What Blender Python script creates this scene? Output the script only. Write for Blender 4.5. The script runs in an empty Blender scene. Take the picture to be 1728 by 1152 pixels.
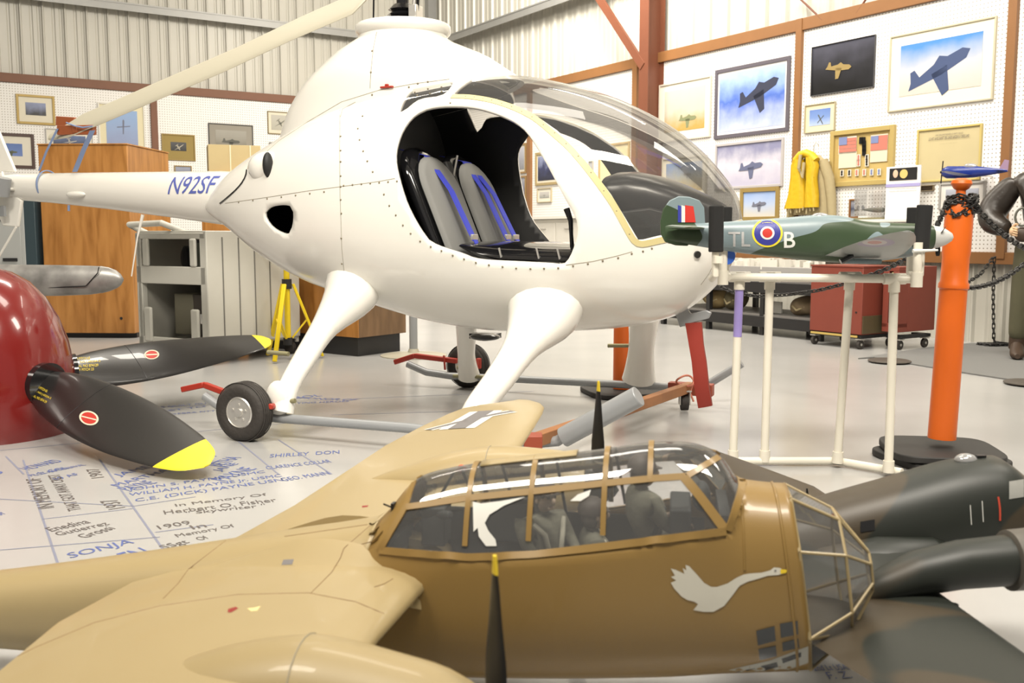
import bpy, bmesh, math, random
from mathutils import Vector, Matrix
from mathutils.bvhtree import BVHTree
random.seed(7)
SC = bpy.context.scene
COL = SC.collection
PI = math.pi
# ------------------------------------------------------------ camera, world, lamps, exposure
FPX, CAMH = 1650.0, 1.0
PITCH = math.atan(176.0 / FPX)
cam = bpy.data.cameras.new('camera')
cam.sensor_width = 36.0
cam.lens = FPX / 1728.0 * 36.0
cam.clip_start = 0.05
cam.dof.use_dof = True
cam.dof.focus_distance = 5.2
cam.dof.aperture_fstop = 6.3
camo = bpy.data.objects.new('camera', cam)
COL.objects.link(camo)
camo.location = (0, 0, CAMH)
camo.rotation_euler = (PI / 2 - PITCH, 0, 0)
SC.camera = camo

world = bpy.data.worlds.new('world')
SC.world = world
world.use_nodes = True
world.node_tree.nodes['Background'].inputs[0].default_value = (1.0, 0.93, 0.82, 1)
world.node_tree.nodes['Background'].inputs[1].default_value = 0.20

def area(name, loc, target, size, power, color=(1, 0.93, 0.82), spread=180):
    l = bpy.data.lights.new(name, 'AREA')
    l.shape = 'RECTANGLE'; l.size = size[0]; l.size_y = size[1]
    l.spread = math.radians(spread)
    l.energy = power * 0.40; l.color = color
    o = bpy.data.objects.new(name, l); COL.objects.link(o)
    o.location = loc
    d = Vector(target) - Vector(loc)
    o.rotation_euler = d.to_track_quat('-Z', 'Y').to_euler()
    return o
area('ceiling_lamp', (-2.6, 0.4, 5.4), (-1.6, 4.2, 0.8), (2.4, 0.9), 210, spread=110)
area('ceiling_lamp', (1.2, 0.4, 5.4), (0.6, 4.2, 0.9), (2.4, 0.9), 250, spread=110)
area('ceiling_lamp', (4.2, 4.0, 5.6), (4.2, 4.6, 0), (2.4, 0.9), 240)
area('ceiling_lamp', (1.8, 7.6, 5.9), (4.4, 11.0, 1.6), (2.6, 1.0), 540)
area('ceiling_lamp', (-2.2, 7.6, 5.9), (-3.6, 11.0, 0.8), (2.6, 1.0), 500)
area('ceiling_lamp', (0.2, 12.2, 5.9), (1.4, 15.5, 1.5), (2.6, 1.0), 700)
area('ceiling_lamp', (-0.2, 4.6, 5.7), (-0.2, 4.8, 0), (2.4, 0.9), 130)

SC.view_settings.view_transform = 'Standard'
SC.view_settings.look = 'None'
SC.view_settings.gamma = 1.0
SC.view_settings.use_curve_mapping = False
SC.view_settings.exposure = 0.70

# ------------------------------------------------------------ pixel <-> place helpers
_c, _s = math.cos(PITCH), math.sin(PITCH)
CAM = Vector((0, 0, CAMH))
def ray(px, py):
    x = (px - 864) / FPX; y = -(py - 576) / FPX
    return Vector((x, _c + y * _s, -_s + y * _c))
def gz(px, py, z=0.0):
    r = ray(px, py); t = (z - CAMH) / r.z
    return CAM + r * t
def at(px, py, Y):
    r = ray(px, py); return CAM + r * (Y / r.y)
def proj(p):
    q = p - CAM
    d = q.y * _c - q.z * _s; u = q.y * _s + q.z * _c
    return (864 + FPX * q.x / d, 576 - FPX * u / d)
def frameM(x, y, deg, z=0.0):
    return Matrix.Translation((x, y, z)) @ Matrix.Rotation(math.radians(deg), 4, 'Z')
def onplane(M, px, py, yl):
    """local point of frame M where the view line meets the local plane y = yl"""
    Mi = M.inverted(); o = Mi @ CAM; d = Mi.to_3x3() @ ray(px, py)
    t = (yl - o.y) / d.y
    return o + d * t
def gl(M, px, py, z=0.0):
    return M.inverted() @ gz(px, py, z)

# ------------------------------------------------------------ materials
MAT = {}
def mat(name, col, rough=0.5, metal=0.0, bump=0.0, bscale=40.0, vary=0.0, vscale=6.0, emit=0.0, coat=0.0, spec=0.5):
    if name in MAT: return MAT[name]
    m = bpy.data.materials.new(name); m.use_nodes = True
    nt = m.node_tree; b = nt.nodes['Principled BSDF']
    b.inputs['Base Color'].default_value = (*col, 1)
    b.inputs['Roughness'].default_value = rough
    b.inputs['Metallic'].default_value = metal
    b.inputs['Coat Weight'].default_value = coat
    b.inputs['Specular IOR Level'].default_value = spec
    if emit:
        b.inputs['Emission Color'].default_value = (*col, 1)
        b.inputs['Emission Strength'].default_value = emit
    tc = nt.nodes.new('ShaderNodeTexCoord')
    if vary:
        n = nt.nodes.new('ShaderNodeTexNoise'); n.inputs['Scale'].default_value = vscale
        n.inputs['Detail'].default_value = 5
        nt.links.new(tc.outputs['Object'], n.inputs['Vector'])
        mx = nt.nodes.new('ShaderNodeMix'); mx.data_type = 'RGBA'
        mx.inputs[6].default_value = (*[max(0, c * (1 - vary)) for c in col], 1)
        mx.inputs[7].default_value = (*[min(1, c * (1 + vary)) for c in col], 1)
        nt.links.new(n.outputs['Fac'], mx.inputs[0])
        nt.links.new(mx.outputs[2], b.inputs['Base Color'])
    if bump:
        n = nt.nodes.new('ShaderNodeTexNoise'); n.inputs['Scale'].default_value = bscale
        nt.links.new(tc.outputs['Object'], n.inputs['Vector'])
        bp = nt.nodes.new('ShaderNodeBump'); bp.inputs['Strength'].default_value = bump
        bp.inputs['Distance'].default_value = 0.01
        nt.links.new(n.outputs['Fac'], bp.inputs['Height'])
        nt.links.new(bp.outputs[0], b.inputs['Normal'])
    MAT[name] = m
    return m
def ramp_mat(name, stops, kind='noise', scale=3.0, detail=3.0, rough=0.5, metal=0.0, stretch=(1, 1, 1), const=False, dist=0.0, coord='Object'):
    if name in MAT: return MAT[name]
    m = bpy.data.materials.new(name); m.use_nodes = True
    nt = m.node_tree; b = nt.nodes['Principled BSDF']
    b.inputs['Roughness'].default_value = rough; b.inputs['Metallic'].default_value = metal
    tc = nt.nodes.new('ShaderNodeTexCoord'); mp = nt.nodes.new('ShaderNodeMapping')
    mp.inputs['Scale'].default_value = stretch
    nt.links.new(tc.outputs[coord], mp.inputs['Vector'])
    if kind == 'noise':
        n = nt.nodes.new('ShaderNodeTexNoise'); n.inputs['Scale'].default_value = scale
        n.inputs['Detail'].default_value = detail; n.inputs['Distortion'].default_value = dist
        nt.links.new(mp.outputs[0], n.inputs['Vector']); out = n.outputs['Fac']
    elif kind == 'wave':
        n = nt.nodes.new('ShaderNodeTexWave'); n.inputs['Scale'].default_value = scale
        n.inputs['Distortion'].default_value = dist; n.inputs['Detail'].default_value = detail
        nt.links.new(mp.outputs[0], n.inputs['Vector']); out = n.outputs['Fac']
    elif kind == 'grad':       # colours follow the painted picture's height, broken up with noise
        n = nt.nodes.new('ShaderNodeTexNoise'); n.inputs['Scale'].default_value = scale
        n.inputs['Detail'].default_value = 6
        nt.links.new(mp.outputs[0], n.inputs['Vector'])
        sp = nt.nodes.new('ShaderNodeSeparateXYZ'); nt.links.new(tc.outputs['Generated'], sp.inputs[0])
        ma = nt.nodes.new('ShaderNodeMath'); ma.operation = 'MULTIPLY_ADD'
        nt.links.new(n.outputs['Fac'], ma.inputs[0]); ma.inputs[1].default_value = dist
        nt.links.new(sp.outputs['Z'], ma.inputs[2])
        mb = nt.nodes.new('ShaderNodeMath'); mb.operation = 'SUBTRACT'
        nt.links.new(ma.outputs[0], mb.inputs[0]); mb.inputs[1].default_value = dist * .5
        out = mb.outputs[0]
    r = nt.nodes.new('ShaderNodeValToRGB')
    if const: r.color_ramp.interpolation = 'CONSTANT'
    els = r.color_ramp.elements
    els[0].position = stops[0][0]; els[0].color = (*stops[0][1], 1)
    els[1].position = stops[1][0]; els[1].color = (*stops[1][1], 1)
    for p, c in stops[2:]:
        e = els.new(p); e.color = (*c, 1)
    nt.links.new(out, r.inputs[0]); nt.links.new(r.outputs[0], b.inputs['Base Color'])
    MAT[name] = m
    return m
def glass_mat(name, tint=(0.95, 0.96, 0.97), refl=0.12, haze=0.0, rough=0.02):
    if name in MAT: return MAT[name]
    m = bpy.data.materials.new(name); m.use_nodes = True
    nt = m.node_tree; nt.nodes.remove(nt.nodes['Principled BSDF'])
    out = nt.nodes['Material Output']
    tr = nt.nodes.new('ShaderNodeBsdfTransparent'); tr.inputs[0].default_value = (*tint, 1)
    gl_ = nt.nodes.new('ShaderNodeBsdfGlossy'); gl_.inputs['Roughness'].default_value = rough
    df = nt.nodes.new('ShaderNodeBsdfDiffuse'); df.inputs[0].default_value = (0.8, 0.8, 0.8, 1)
    lw = nt.nodes.new('ShaderNodeLayerWeight'); lw.inputs['Blend'].default_value = 0.25
    ma = nt.nodes.new('ShaderNodeMath'); ma.operation = 'MULTIPLY_ADD'
    nt.links.new(lw.outputs['Fresnel'], ma.inputs[0]); ma.inputs[1].default_value = 0.75; ma.inputs[2].default_value = refl * .35
    mx = nt.nodes.new('ShaderNodeMixShader'); nt.links.new(ma.outputs[0], mx.inputs[0])
    m2 = nt.nodes.new('ShaderNodeMixShader'); m2.inputs[0].default_value = haze
    nt.links.new(tr.outputs[0], m2.inputs[1]); nt.links.new(df.outputs[0], m2.inputs[2])
    nt.links.new(m2.outputs[0], mx.inputs[1]); nt.links.new(gl_.outputs[0], mx.inputs[2])
    nt.links.new(mx.outputs[0], out.inputs['Surface'])
    MAT[name] = m
    return m

# ------------------------------------------------------------ mesh helpers
class MB:
    def __init__(s): s.v = []; s.f = []; s.mi = []
    def add(s, vs, fs, mi=0):
        o = len(s.v); s.v += [Vector(v) for v in vs]
        s.f += [tuple(i + o for i in f) for f in fs]; s.mi += [mi] * len(fs)
        return s
    def box(s, c, sz, R=None, mi=0):
        x, y, z = [k / 2 for k in sz]; c = Vector(c)
        vs = [Vector((a * x, b * y, d * z)) for a in (-1, 1) for b in (-1, 1) for d in (-1, 1)]
        if R is not None: vs = [R @ v for v in vs]
        return s.add([v + c for v in vs], [(0, 1, 3, 2), (4, 6, 7, 5), (0, 4, 5, 1), (2, 3, 7, 6), (0, 2, 6, 4), (1, 5, 7, 3)], mi)
    def bar(s, a, b, w, h, up=(0, 0, 1), mi=0):
        a = Vector(a); b = Vector(b); d = (b - a); L = d.length; d.normalize()
        u = Vector(up)
        if abs(d.dot(u)) > .98: u = Vector((1, 0, 0))
        x = d.cross(u).normalized(); z = x.cross(d)
        R = Matrix((x, d, z)).transposed()
        return s.box((a + b) / 2, (w, L, h), R, mi)
    def loft(s, rings, cap=True, closed=True, mi=0):
        n = len(rings[0]); vs = [p for r in rings for p in r]; fs = []
        for i in range(len(rings) - 1):
            for j in range(n if closed else n - 1):
                k = (j + 1) % n
                fs.append((i * n + j, i * n + k, (i + 1) * n + k, (i + 1) * n + j))
        if cap and closed:
            fs.append(tuple(reversed(range(n)))); o = (len(rings) - 1) * n
            fs.append(tuple(range(o, o + n)))
        return s.add(vs, fs, mi)
    def tube(s, pts, r, seg=12, cap=True, mi=0, flat=1.0, flatax=None):
        pts = [Vector(p) for p in pts]; n = len(pts)
        rr = r if isinstance(r, (list, tuple)) else [r] * n
        rings = []; prev = None
        for i, p in enumerate(pts):
            t = (pts[min(i + 1, n - 1)] - pts[max(i - 1, 0)])
            t.normalize()
            if prev is None:
                u = Vector(flatax) if flatax else (Vector((0, 0, 1)) if abs(t.z) < .9 else Vector((1, 0, 0)))
            else: u = prev
            u = (u - t * u.dot(t)).normalized(); prev = u
            w = t.cross(u)
            rings.append([p + (u * math.cos(a) * flat + w * math.sin(a)) * rr[i] for a in [2 * PI * k / seg for k in range(seg)]])
        return s.loft(rings, cap, True, mi)
    def cyl(s, a, b, r, seg=20, r2=None, mi=0):
        return s.tube([a, b], [r, r if r2 is None else r2], seg, True, mi)
    def lathe(s, prof, o=(0, 0, 0), ax=(0, 0, 1), seg=24, mi=0, arc=2 * PI):
        o = Vector(o); ax = Vector(ax).normalized()
        u = ax.orthogonal().normalized(); w = ax.cross(u)
        rings = [[o + ax * z + (u * math.cos(a) + w * math.sin(a)) * max(r, 1e-4) for a in [2 * PI * k / seg for k in range(seg)]] for r, z in prof]
        return s.loft(rings, True, True, mi)
    def prism(s, poly, n, t, mi=0):
        poly = [Vector(p) for p in poly]; d = Vector(n).normalized() * t; k = len(poly)
        fs = [tuple(reversed(range(k))), tuple(range(k, 2 * k))] + [(i, (i + 1) % k, k + (i + 1) % k, k + i) for i in range(k)]
        return s.add(poly + [p + d for p in poly], fs, mi)
    def ball(s, c, r, sc=(1, 1, 1), seg=16, rg=10, mi=0, R=None):
        c = Vector(c); rings = []
        for i in range(rg + 1):
            a = -PI / 2 + PI * i / rg; q = max(math.cos(a), .002)
            ring = [Vector((q * math.cos(2 * PI * k / seg) * sc[0], q * math.sin(2 * PI * k / seg) * sc[1], math.sin(a) * sc[2])) * r for k in range(seg)]
            if R is not None: ring = [R @ p for p in ring]
            rings.append([c + p for p in ring])
        return s.loft(rings, True, True, mi)
    def xf(s, M):
        s.v = [M @ v for v in s.v]; return s
    def build(s, name, mats, parent=None, smooth=True, bevel=0, sub=0, ang=35, fix=True):
        me = bpy.data.meshes.new(name)
        me.from_pydata([tuple(v) for v in s.v], [], s.f); me.update()
        if fix:
            b = bmesh.new(); b.from_mesh(me)
            bmesh.ops.recalc_face_normals(b, faces=b.faces); b.to_mesh(me); b.free()
        if not isinstance(mats, (list, tuple)): mats = [mats]
        for m in mats: me.materials.append(m)
        if len(s.mi) == len(me.polygons): me.polygons.foreach_set('material_index', s.mi)
        if smooth:
            me.polygons.foreach_set('use_smooth', [True] * len(me.polygons))
            me.set_sharp_from_angle(angle=math.radians(ang))
        o = bpy.data.objects.new(name, me); COL.objects.link(o)
        if parent is not None: o.parent = parent
        if bevel:
            md = o.modifiers.new('bevel', 'BEVEL'); md.width = bevel; md.segments = 2; md.limit_method = 'ANGLE'
            md.harden_normals = False
        if sub:
            md = o.modifiers.new('sub', 'SUBSURF'); md.levels = sub; md.render_levels = sub
        return o
def loose(o):
    """every separate piece of a part becomes a part of its own under the same parent"""
    me = o.data; n = len(me.vertices); par = list(range(n))
    def find(a):
        while par[a] != a: par[a] = par[par[a]]; a = par[a]
        return a
    for e in me.edges: par[find(e.vertices[0])] = find(e.vertices[1])
    gr = {}
    for p in me.polygons: gr.setdefault(find(p.vertices[0]), []).append(tuple(p.vertices))
    if len(gr) < 2: return [o]
    out = []; nm = o.name.split('.')[0]; vs = [v.co.copy() for v in me.vertices]
    for fs in gr.values():
        m = sub_mb(vs, fs); c = m.build(nm, list(me.materials), o.parent, ang=50, fix=False)
        c.matrix_basis = o.matrix_basis.copy()
        for md in o.modifiers:
            q = c.modifiers.new(md.name, md.type)
            for k in ('thickness', 'offset', 'material_offset', 'width', 'segments', 'limit_method'):
                if hasattr(md, k): setattr(q, k, getattr(md, k))
        out.append(c)
    bpy.data.objects.remove(o); return out
def tag(o, label=None, cat=None, group=None, kind=None):
    if label: o['label'] = label
    if cat: o['category'] = cat
    if group: o['group'] = group
    if kind: o['kind'] = kind
    return o
def thing(name, label, cat, M=None, group=None):
    o = bpy.data.objects.new(name, None); COL.objects.link(o)
    o.empty_display_size = 0.1
    if M is not None: o.matrix_world = M
    return tag(o, label, cat, group)
def copy_tree(o, parent=None):
    c = o.copy(); COL.objects.link(c); c.parent = parent
    for ch in list(o.children): copy_tree(ch, c)
    return c
def inpoly(p, poly):
    x, y = p; r = False; j = len(poly) - 1
    for i in range(len(poly)):
        xi, yi = poly[i]; xj, yj = poly[j]
        if (yi > y) != (yj > y) and x < (xj - xi) * (y - yi) / (yj - yi) + xi: r = not r
        j = i
    return r
def smoothpoly(pts, n=4):
    out = []; k = len(pts)
    for i in range(k):
        p0, p1, p2, p3 = [Vector(pts[(i + d) % k]) for d in (-1, 0, 1, 2)]
        for t in [q / n for q in range(n)]:
            v = 0.5 * ((2 * p1) + (p2 - p0) * t + (2 * p0 - 5 * p1 + 4 * p2 - p3) * t * t + (3 * p1 - p0 - 3 * p2 + p3) * t ** 3)
            out.append(tuple(v))
    return out
def interp(tab, x):
    if x <= tab[0][0]: return tab[0][1]
    for (a, va), (b, vb) in zip(tab, tab[1:]):
        if x <= b:
            t = (x - a) / (b - a); return va + (vb - va) * t
    return tab[-1][1]
def cr(tab, x):
    """smooth (monotone-ish cubic) interpolation of a table"""
    n = len(tab)
    if x <= tab[0][0]: return tab[0][1]
    if x >= tab[-1][0]: return tab[-1][1]
    for i in range(n - 1):
        if x <= tab[i + 1][0]: break
    def m(k):
        if k == 0: return (tab[1][1] - tab[0][1]) / (tab[1][0] - tab[0][0])
        if k == n - 1: return (tab[-1][1] - tab[-2][1]) / (tab[-1][0] - tab[-2][0])
        return (tab[k + 1][1] - tab[k - 1][1]) / (tab[k + 1][0] - tab[k - 1][0])
    a, b = tab[i], tab[i + 1]; h = b[0] - a[0]; t = (x - a[0]) / h
    return ((2*t**3 - 3*t*t + 1) * a[1] + (t**3 - 2*t*t + t) * h * m(i) + (-2*t**3 + 3*t*t) * b[1] + (t**3 - t*t) * h * m(i + 1))
def split_surface(na, nb, f, tests, wrap=True):
    """grid surface f(a,b) (a,b in 0..1) whose cells are sorted into the regions of `tests` with edges that
    run exactly on the region borders. returns [verts, faces_rest, faces_region0, ...]"""
    NB = nb if wrap else nb + 1
    P = [[[i / na, j / nb] for j in range(NB)] for i in range(na + 1)]
    flags = []
    for T in tests:
        F = [[T(f(*P[i][j])) for j in range(NB)] for i in range(na + 1)]
        def cross(i, j, k, l, wrapb):
            if F[i][j] == 2 or F[k][l] == 2 or F[i][j] == F[k][l]: return
            a = list(P[i][j]); b = list(P[k][l])
            if wrapb: b[1] += 1.0
            fa = F[i][j]; lo, hi = 0.0, 1.0
            for _ in range(9):
                m = (lo + hi) / 2
                q = T(f(a[0] + (b[0] - a[0]) * m, a[1] + (b[1] - a[1]) * m))
                if q == fa: lo = m
                else: hi = m
            m = (lo + hi) / 2
            na_, nb_ = a[0] + (b[0] - a[0]) * m, a[1] + (b[1] - a[1]) * m
            if m < .5: P[i][j] = [na_, nb_]; F[i][j] = 2
            else: P[k][l] = [na_, nb_ % 1.0 if wrap and nb_ >= 1 else nb_]; F[k][l] = 2
        for i in range(na + 1):
            for j in range(NB):
                if j + 1 < NB: cross(i, j, i, j + 1, False)
                elif wrap: cross(i, j, i, 0, True)
                if i < na: cross(i, j, i + 1, j, False)
        flags.append(F)
    vs = [f(*P[i][j]) for i in range(na + 1) for j in range(NB)]
    out = [[] for _ in range(len(tests) + 1)]
    def ctr(q):
        c = Vector((0, 0, 0))
        for k in q: c += vs[k]
        return c / len(q)
    for i in range(na):
        for j in range(nb):
            l = (j + 1) % NB if wrap else j + 1
            q = [(i, j), (i, l), (i + 1, l), (i + 1, j)]
            done = False
            for r, F in enumerate(flags):
                fl = [F[a][b] for a, b in q]
                st = set(x for x in fl if x != 2)
                ids = [a * NB + b for a, b in q]
                if st == {True}: out[r + 1].append(tuple(ids)); done = True; break
                if len(st) == 2:
                    if fl[0] == 2 and fl[2] == 2: tr = [((0, 1, 2), fl[1]), ((0, 2, 3), fl[3])]
                    elif fl[1] == 2 and fl[3] == 2: tr = [((1, 2, 3), fl[2]), ((1, 3, 0), fl[0])]
                    else: tr = [((0, 1, 2), tests[r](ctr(ids))), ((0, 2, 3), tests[r](ctr(ids)))]
                    for t, inn in tr: out[r + 1 if inn else 0].append(tuple(ids[k] for k in t))
                    done = True; break
                if not st and tests[r](ctr(ids)): out[r + 1].append(tuple(ids)); done = True; break
            if not done: out[0].append(tuple(a * NB + b for a, b in q))
    return vs, out
def sub_mb(vs, faces, flip=False):
    used = {}; m = MB()
    for fc in faces:
        nf = []
        for i in fc:
            if i not in used: used[i] = len(m.v); m.v.append(vs[i])
            nf.append(used[i])
        if len(set(nf)) > 2: m.f.append(tuple(reversed(nf)) if flip else tuple(nf)); m.mi.append(0)
    return m
def solid(o, t, off=-1, inner=None):
    md = o.modifiers.new('thick', 'SOLIDIFY'); md.thickness = t; md.offset = off
    if inner is not None: o.data.materials.append(inner); md.material_offset = 1
    return o
def bvh_of(vs, faces): return BVHTree.FromPolygons([tuple(v) for v in vs], [tuple(f) for f in faces])
def text_mesh(s, size=1.0, extr=0.0, shear=0.0, bold=0.0, align='LEFT'):
    cu = bpy.data.curves.new('txt', 'FONT'); cu.body = s; cu.size = size; cu.shear = shear
    cu.extrude = extr; cu.offset = bold; cu.align_x = align; cu.resolution_u = 3
    o = bpy.data.objects.new('txt', cu); COL.objects.link(o)
    dg = bpy.context.evaluated_depsgraph_get()
    me = bpy.data.meshes.new_from_object(o.evaluated_get(dg))
    vs = [v.co.copy() for v in me.vertices]; fs = [tuple(p.vertices) for p in me.polygons]
    bpy.data.objects.remove(o); bpy.data.curves.remove(cu); bpy.data.meshes.remove(me)
    return vs, fs
def fit_text(s, w, h, **k):
    """text scaled to width w and cap height h, origin at lower left, flat in xy"""
    vs, fs = text_mesh(s, **k)
    if not vs: return vs, fs
    x0 = min(v.x for v in vs); x1 = max(v.x for v in vs); y0 = min(v.y for v in vs); y1 = max(v.y for v in vs)
    return [Vector(((v.x - x0) / (x1 - x0) * w, (v.y - y0) / (y1 - y0) * h, v.z)) for v in vs], fs
def subdiv(vs, fs, maxlen):
    b = bmesh.new(); bv = [b.verts.new(v) for v in vs]
    for f in fs:
        try: b.faces.new([bv[i] for i in f])
        except ValueError: pass
    bmesh.ops.triangulate(b, faces=b.faces)
    for _ in range(4):
        es = [e for e in b.edges if e.calc_length() > maxlen]
        if not es: break
        bmesh.ops.subdivide_edges(b, edges=es, cuts=1)
        bmesh.ops.triangulate(b, faces=b.faces)
    b.verts.index_update()
    r = [v.co.copy() for v in b.verts], [tuple(v.index for v in f.verts) for f in b.faces]
    b.free(); return r
def drape(vs, fs, bvh, d, off=.002, maxlen=.03, back=1.0):
    """lay a flat mesh onto a surface along direction d"""
    d = Vector(d).normalized(); vs, fs = subdiv(vs, fs, maxlen); out = []; bad = set()
    for i, v in enumerate(vs):
        h = bvh.ray_cast(v - d * back, d)
        if h[0] is None: bad.add(i); out.append(v)
        else: out.append(h[0] - d * off)
    m = MB(); m.add(out, [f for f in fs if not any(i in bad for i in f)])
    return m
def skin(name, joints, edges, mats, parent=None, sub=2, M=None):
    """joints: list of (co, r or (rx,ry)); edges: index pairs; one continuous skinned surface baked to a mesh"""
    me = bpy.data.meshes.new(name)
    me.from_pydata([tuple(j[0]) for j in joints], edges, [])
    o = bpy.data.objects.new(name, me); COL.objects.link(o)
    o.modifiers.new('skin', 'SKIN')
    if not me.skin_vertices:
        b = bmesh.new(); b.from_mesh(me); b.verts.layers.skin.verify(); b.to_mesh(me); b.free()
    sv = me.skin_vertices[0].data
    for i, j in enumerate(joints):
        r = j[1] if isinstance(j[1], (tuple, list)) else (j[1], j[1])
        sv[i].radius = r; sv[i].use_root = (i == 0)
    s = o.modifiers.new('sub', 'SUBSURF'); s.levels = sub; s.render_levels = sub
    dg = bpy.context.evaluated_depsgraph_get()
    m2 = bpy.data.meshes.new_from_object(o.evaluated_get(dg))
    bpy.data.objects.remove(o); bpy.data.meshes.remove(me)
    m2.name = name; m2.materials.clear()
    for m in (mats if isinstance(mats, (list, tuple)) else [mats]): m2.materials.append(m)
    m2.polygons.foreach_set('use_smooth', [True] * len(m2.polygons))
    o2 = bpy.data.objects.new(name, m2); COL.objects.link(o2)
    if parent is not None: o2.parent = parent
    return o2
def airfoil(le, te, th, n=18, up=(0, 0, 1)):
    """closed ring from leading edge over the top to trailing edge and back below"""
    le = Vector(le); te = Vector(te); c = te - le; up = Vector(up); r = []
    ts = [(1 - math.cos(PI * k / n)) / 2 for k in range(n + 1)]
    def y(t): return 5 * th * (0.2969 * math.sqrt(t) - 0.126 * t - 0.3516 * t * t + 0.2843 * t ** 3 - 0.1036 * t ** 4)
    for t in ts: r.append(le + c * t + up * y(t) * 1.15)
    for t in reversed(ts[1:-1]): r.append(le + c * t - up * y(t) * .85)
    return r
def ringyz(x, hw, z0, z1, n=28, e=2.2, yc=0.0):
    zc = (z0 + z1) / 2; hh = (z1 - z0) / 2; r = []
    for k in range(n):
        a = 2 * PI * k / n; c, s = math.cos(a), math.sin(a)
        r.append(Vector((x, yc + hw * math.copysign(abs(c) ** (2 / e), c), zc + hh * math.copysign(abs(s) ** (2 / e), s))))
    return r

def ribbon(M, bvhs, line, w, t=.003, off=.001, mirror=False, step=10.0):
    """flat strip of width w and thickness t laid on a surface along a line sighted in the photograph; local coords of M"""
    Mi_ = M.inverted(); o = Mi_ @ CAM; pts = []
    for (a0, b0), (a1, b1) in zip(line, line[1:]):
        n = max(1, int(math.hypot(a1 - a0, b1 - b0) / step))
        for k in range(n + ((a1, b1) == tuple(line[-1]))):
            d = (Mi_.to_3x3() @ ray(a0 + (a1 - a0) * k / n, b0 + (b1 - b0) * k / n)).normalized(); best = None
            for b in bvhs:
                h = b.ray_cast(o, d)
                if h[0] is not None and (best is None or h[3] < best[3]): best = h
            if best: pts.append((best[0], best[1] if best[1].dot(d) < 0 else -best[1]))
    m = MB()
    if len(pts) < 2: return m
    for _ in range(3):
        q = list(pts)
        for i in range(1, len(pts) - 1): pts[i] = ((q[i - 1][0] + q[i][0] * 2 + q[i + 1][0]) / 4, (q[i - 1][1] + q[i][1] + q[i + 1][1]).normalized())
    for sg in ((1, -1) if mirror else (1,)):
        rings = []
        for i, (p, nn) in enumerate(pts):
            tg = (pts[min(i + 1, len(pts) - 1)][0] - pts[max(0, i - 1)][0]).normalized(); sd = tg.cross(nn).normalized() * w / 2
            q = [p + sd + nn * off, p + sd + nn * (off + t), p - sd + nn * (off + t), p - sd + nn * off]
            rings.append([Vector((v.x, v.y * sg, v.z)) for v in q])
        m.loft(rings)
    return m
def extend(line, d0=0, d1=0): return line
# ============================================================ the hall
M_floor = ramp_mat('painted_floor', [(0.3, (.36, .358, .35)), (.7, (.43, .427, .42))], 'noise', .7, 6, rough=.22)
M_siding = mat('cream_siding', (.50, .485, .43), .38, vary=.05, vscale=1.2)
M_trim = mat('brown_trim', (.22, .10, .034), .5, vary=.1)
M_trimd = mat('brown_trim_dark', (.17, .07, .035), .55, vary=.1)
M_steel = mat('grey_girt', (.30, .30, .29), .45, .3, vary=.08)
M_red = mat('column_paint', (.15, .05, .025), .5, vary=.1)
def peg_mat():
    m = bpy.data.materials.new('pegboard'); m.use_nodes = True; nt = m.node_tree
    b = nt.nodes['Principled BSDF']; b.inputs['Roughness'].default_value = .55
    tc = nt.nodes.new('ShaderNodeTexCoord'); sp = nt.nodes.new('ShaderNodeSeparateXYZ')
    nt.links.new(tc.outputs['Object'], sp.inputs[0])
    fr = []
    for ax in 'XZ':
        a = nt.nodes.new('ShaderNodeMath'); a.operation = 'MULTIPLY'; a.inputs[1].default_value = 1 / .0381
        nt.links.new(sp.outputs[ax], a.inputs[0])
        c = nt.nodes.new('ShaderNodeMath'); c.operation = 'FRACT'; nt.links.new(a.outputs[0], c.inputs[0])
        d = nt.nodes.new('ShaderNodeMath'); d.operation = 'SUBTRACT'; d.inputs[1].default_value = .5
        nt.links.new(c.outputs[0], d.inputs[0])
        e = nt.nodes.new('ShaderNodeMath'); e.operation = 'MULTIPLY'
        nt.links.new(d.outputs[0], e.inputs[0]); nt.links.new(d.outputs[0], e.inputs[1]); fr.append(e)
    s = nt.nodes.new('ShaderNodeMath'); s.operation = 'ADD'
    nt.links.new(fr[0].outputs[0], s.inputs[0]); nt.links.new(fr[1].outputs[0], s.inputs[1])
    l = nt.nodes.new('ShaderNodeMath'); l.operation = 'LESS_THAN'; l.inputs[1].default_value = .03
    nt.links.new(s.outputs[0], l.inputs[0])
    mx = nt.nodes.new('ShaderNodeMix'); mx.data_type = 'RGBA'
    mx.inputs[6].default_value = (.80, .79, .77, 1); mx.inputs[7].default_value = (.30, .27, .22, 1)
    nt.links.new(l.outputs[0], mx.inputs[0]); nt.links.new(mx.outputs[2], b.inputs['Base Color'])
    return m
M_peg = peg_mat()
CX, CY = -1.45, 18.6
AR, AL = -57.6, 32.4
MR = frameM(CX, CY, AR)              # right wall: x runs along the wall towards the viewer, y into the wall
ML = frameM(CX, CY, AL)              # left wall: x runs along the wall to the corner (negative x = left), y into it
def wp(M, px, py, d=0.0): return onplane(M, px, py, -d)
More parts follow.
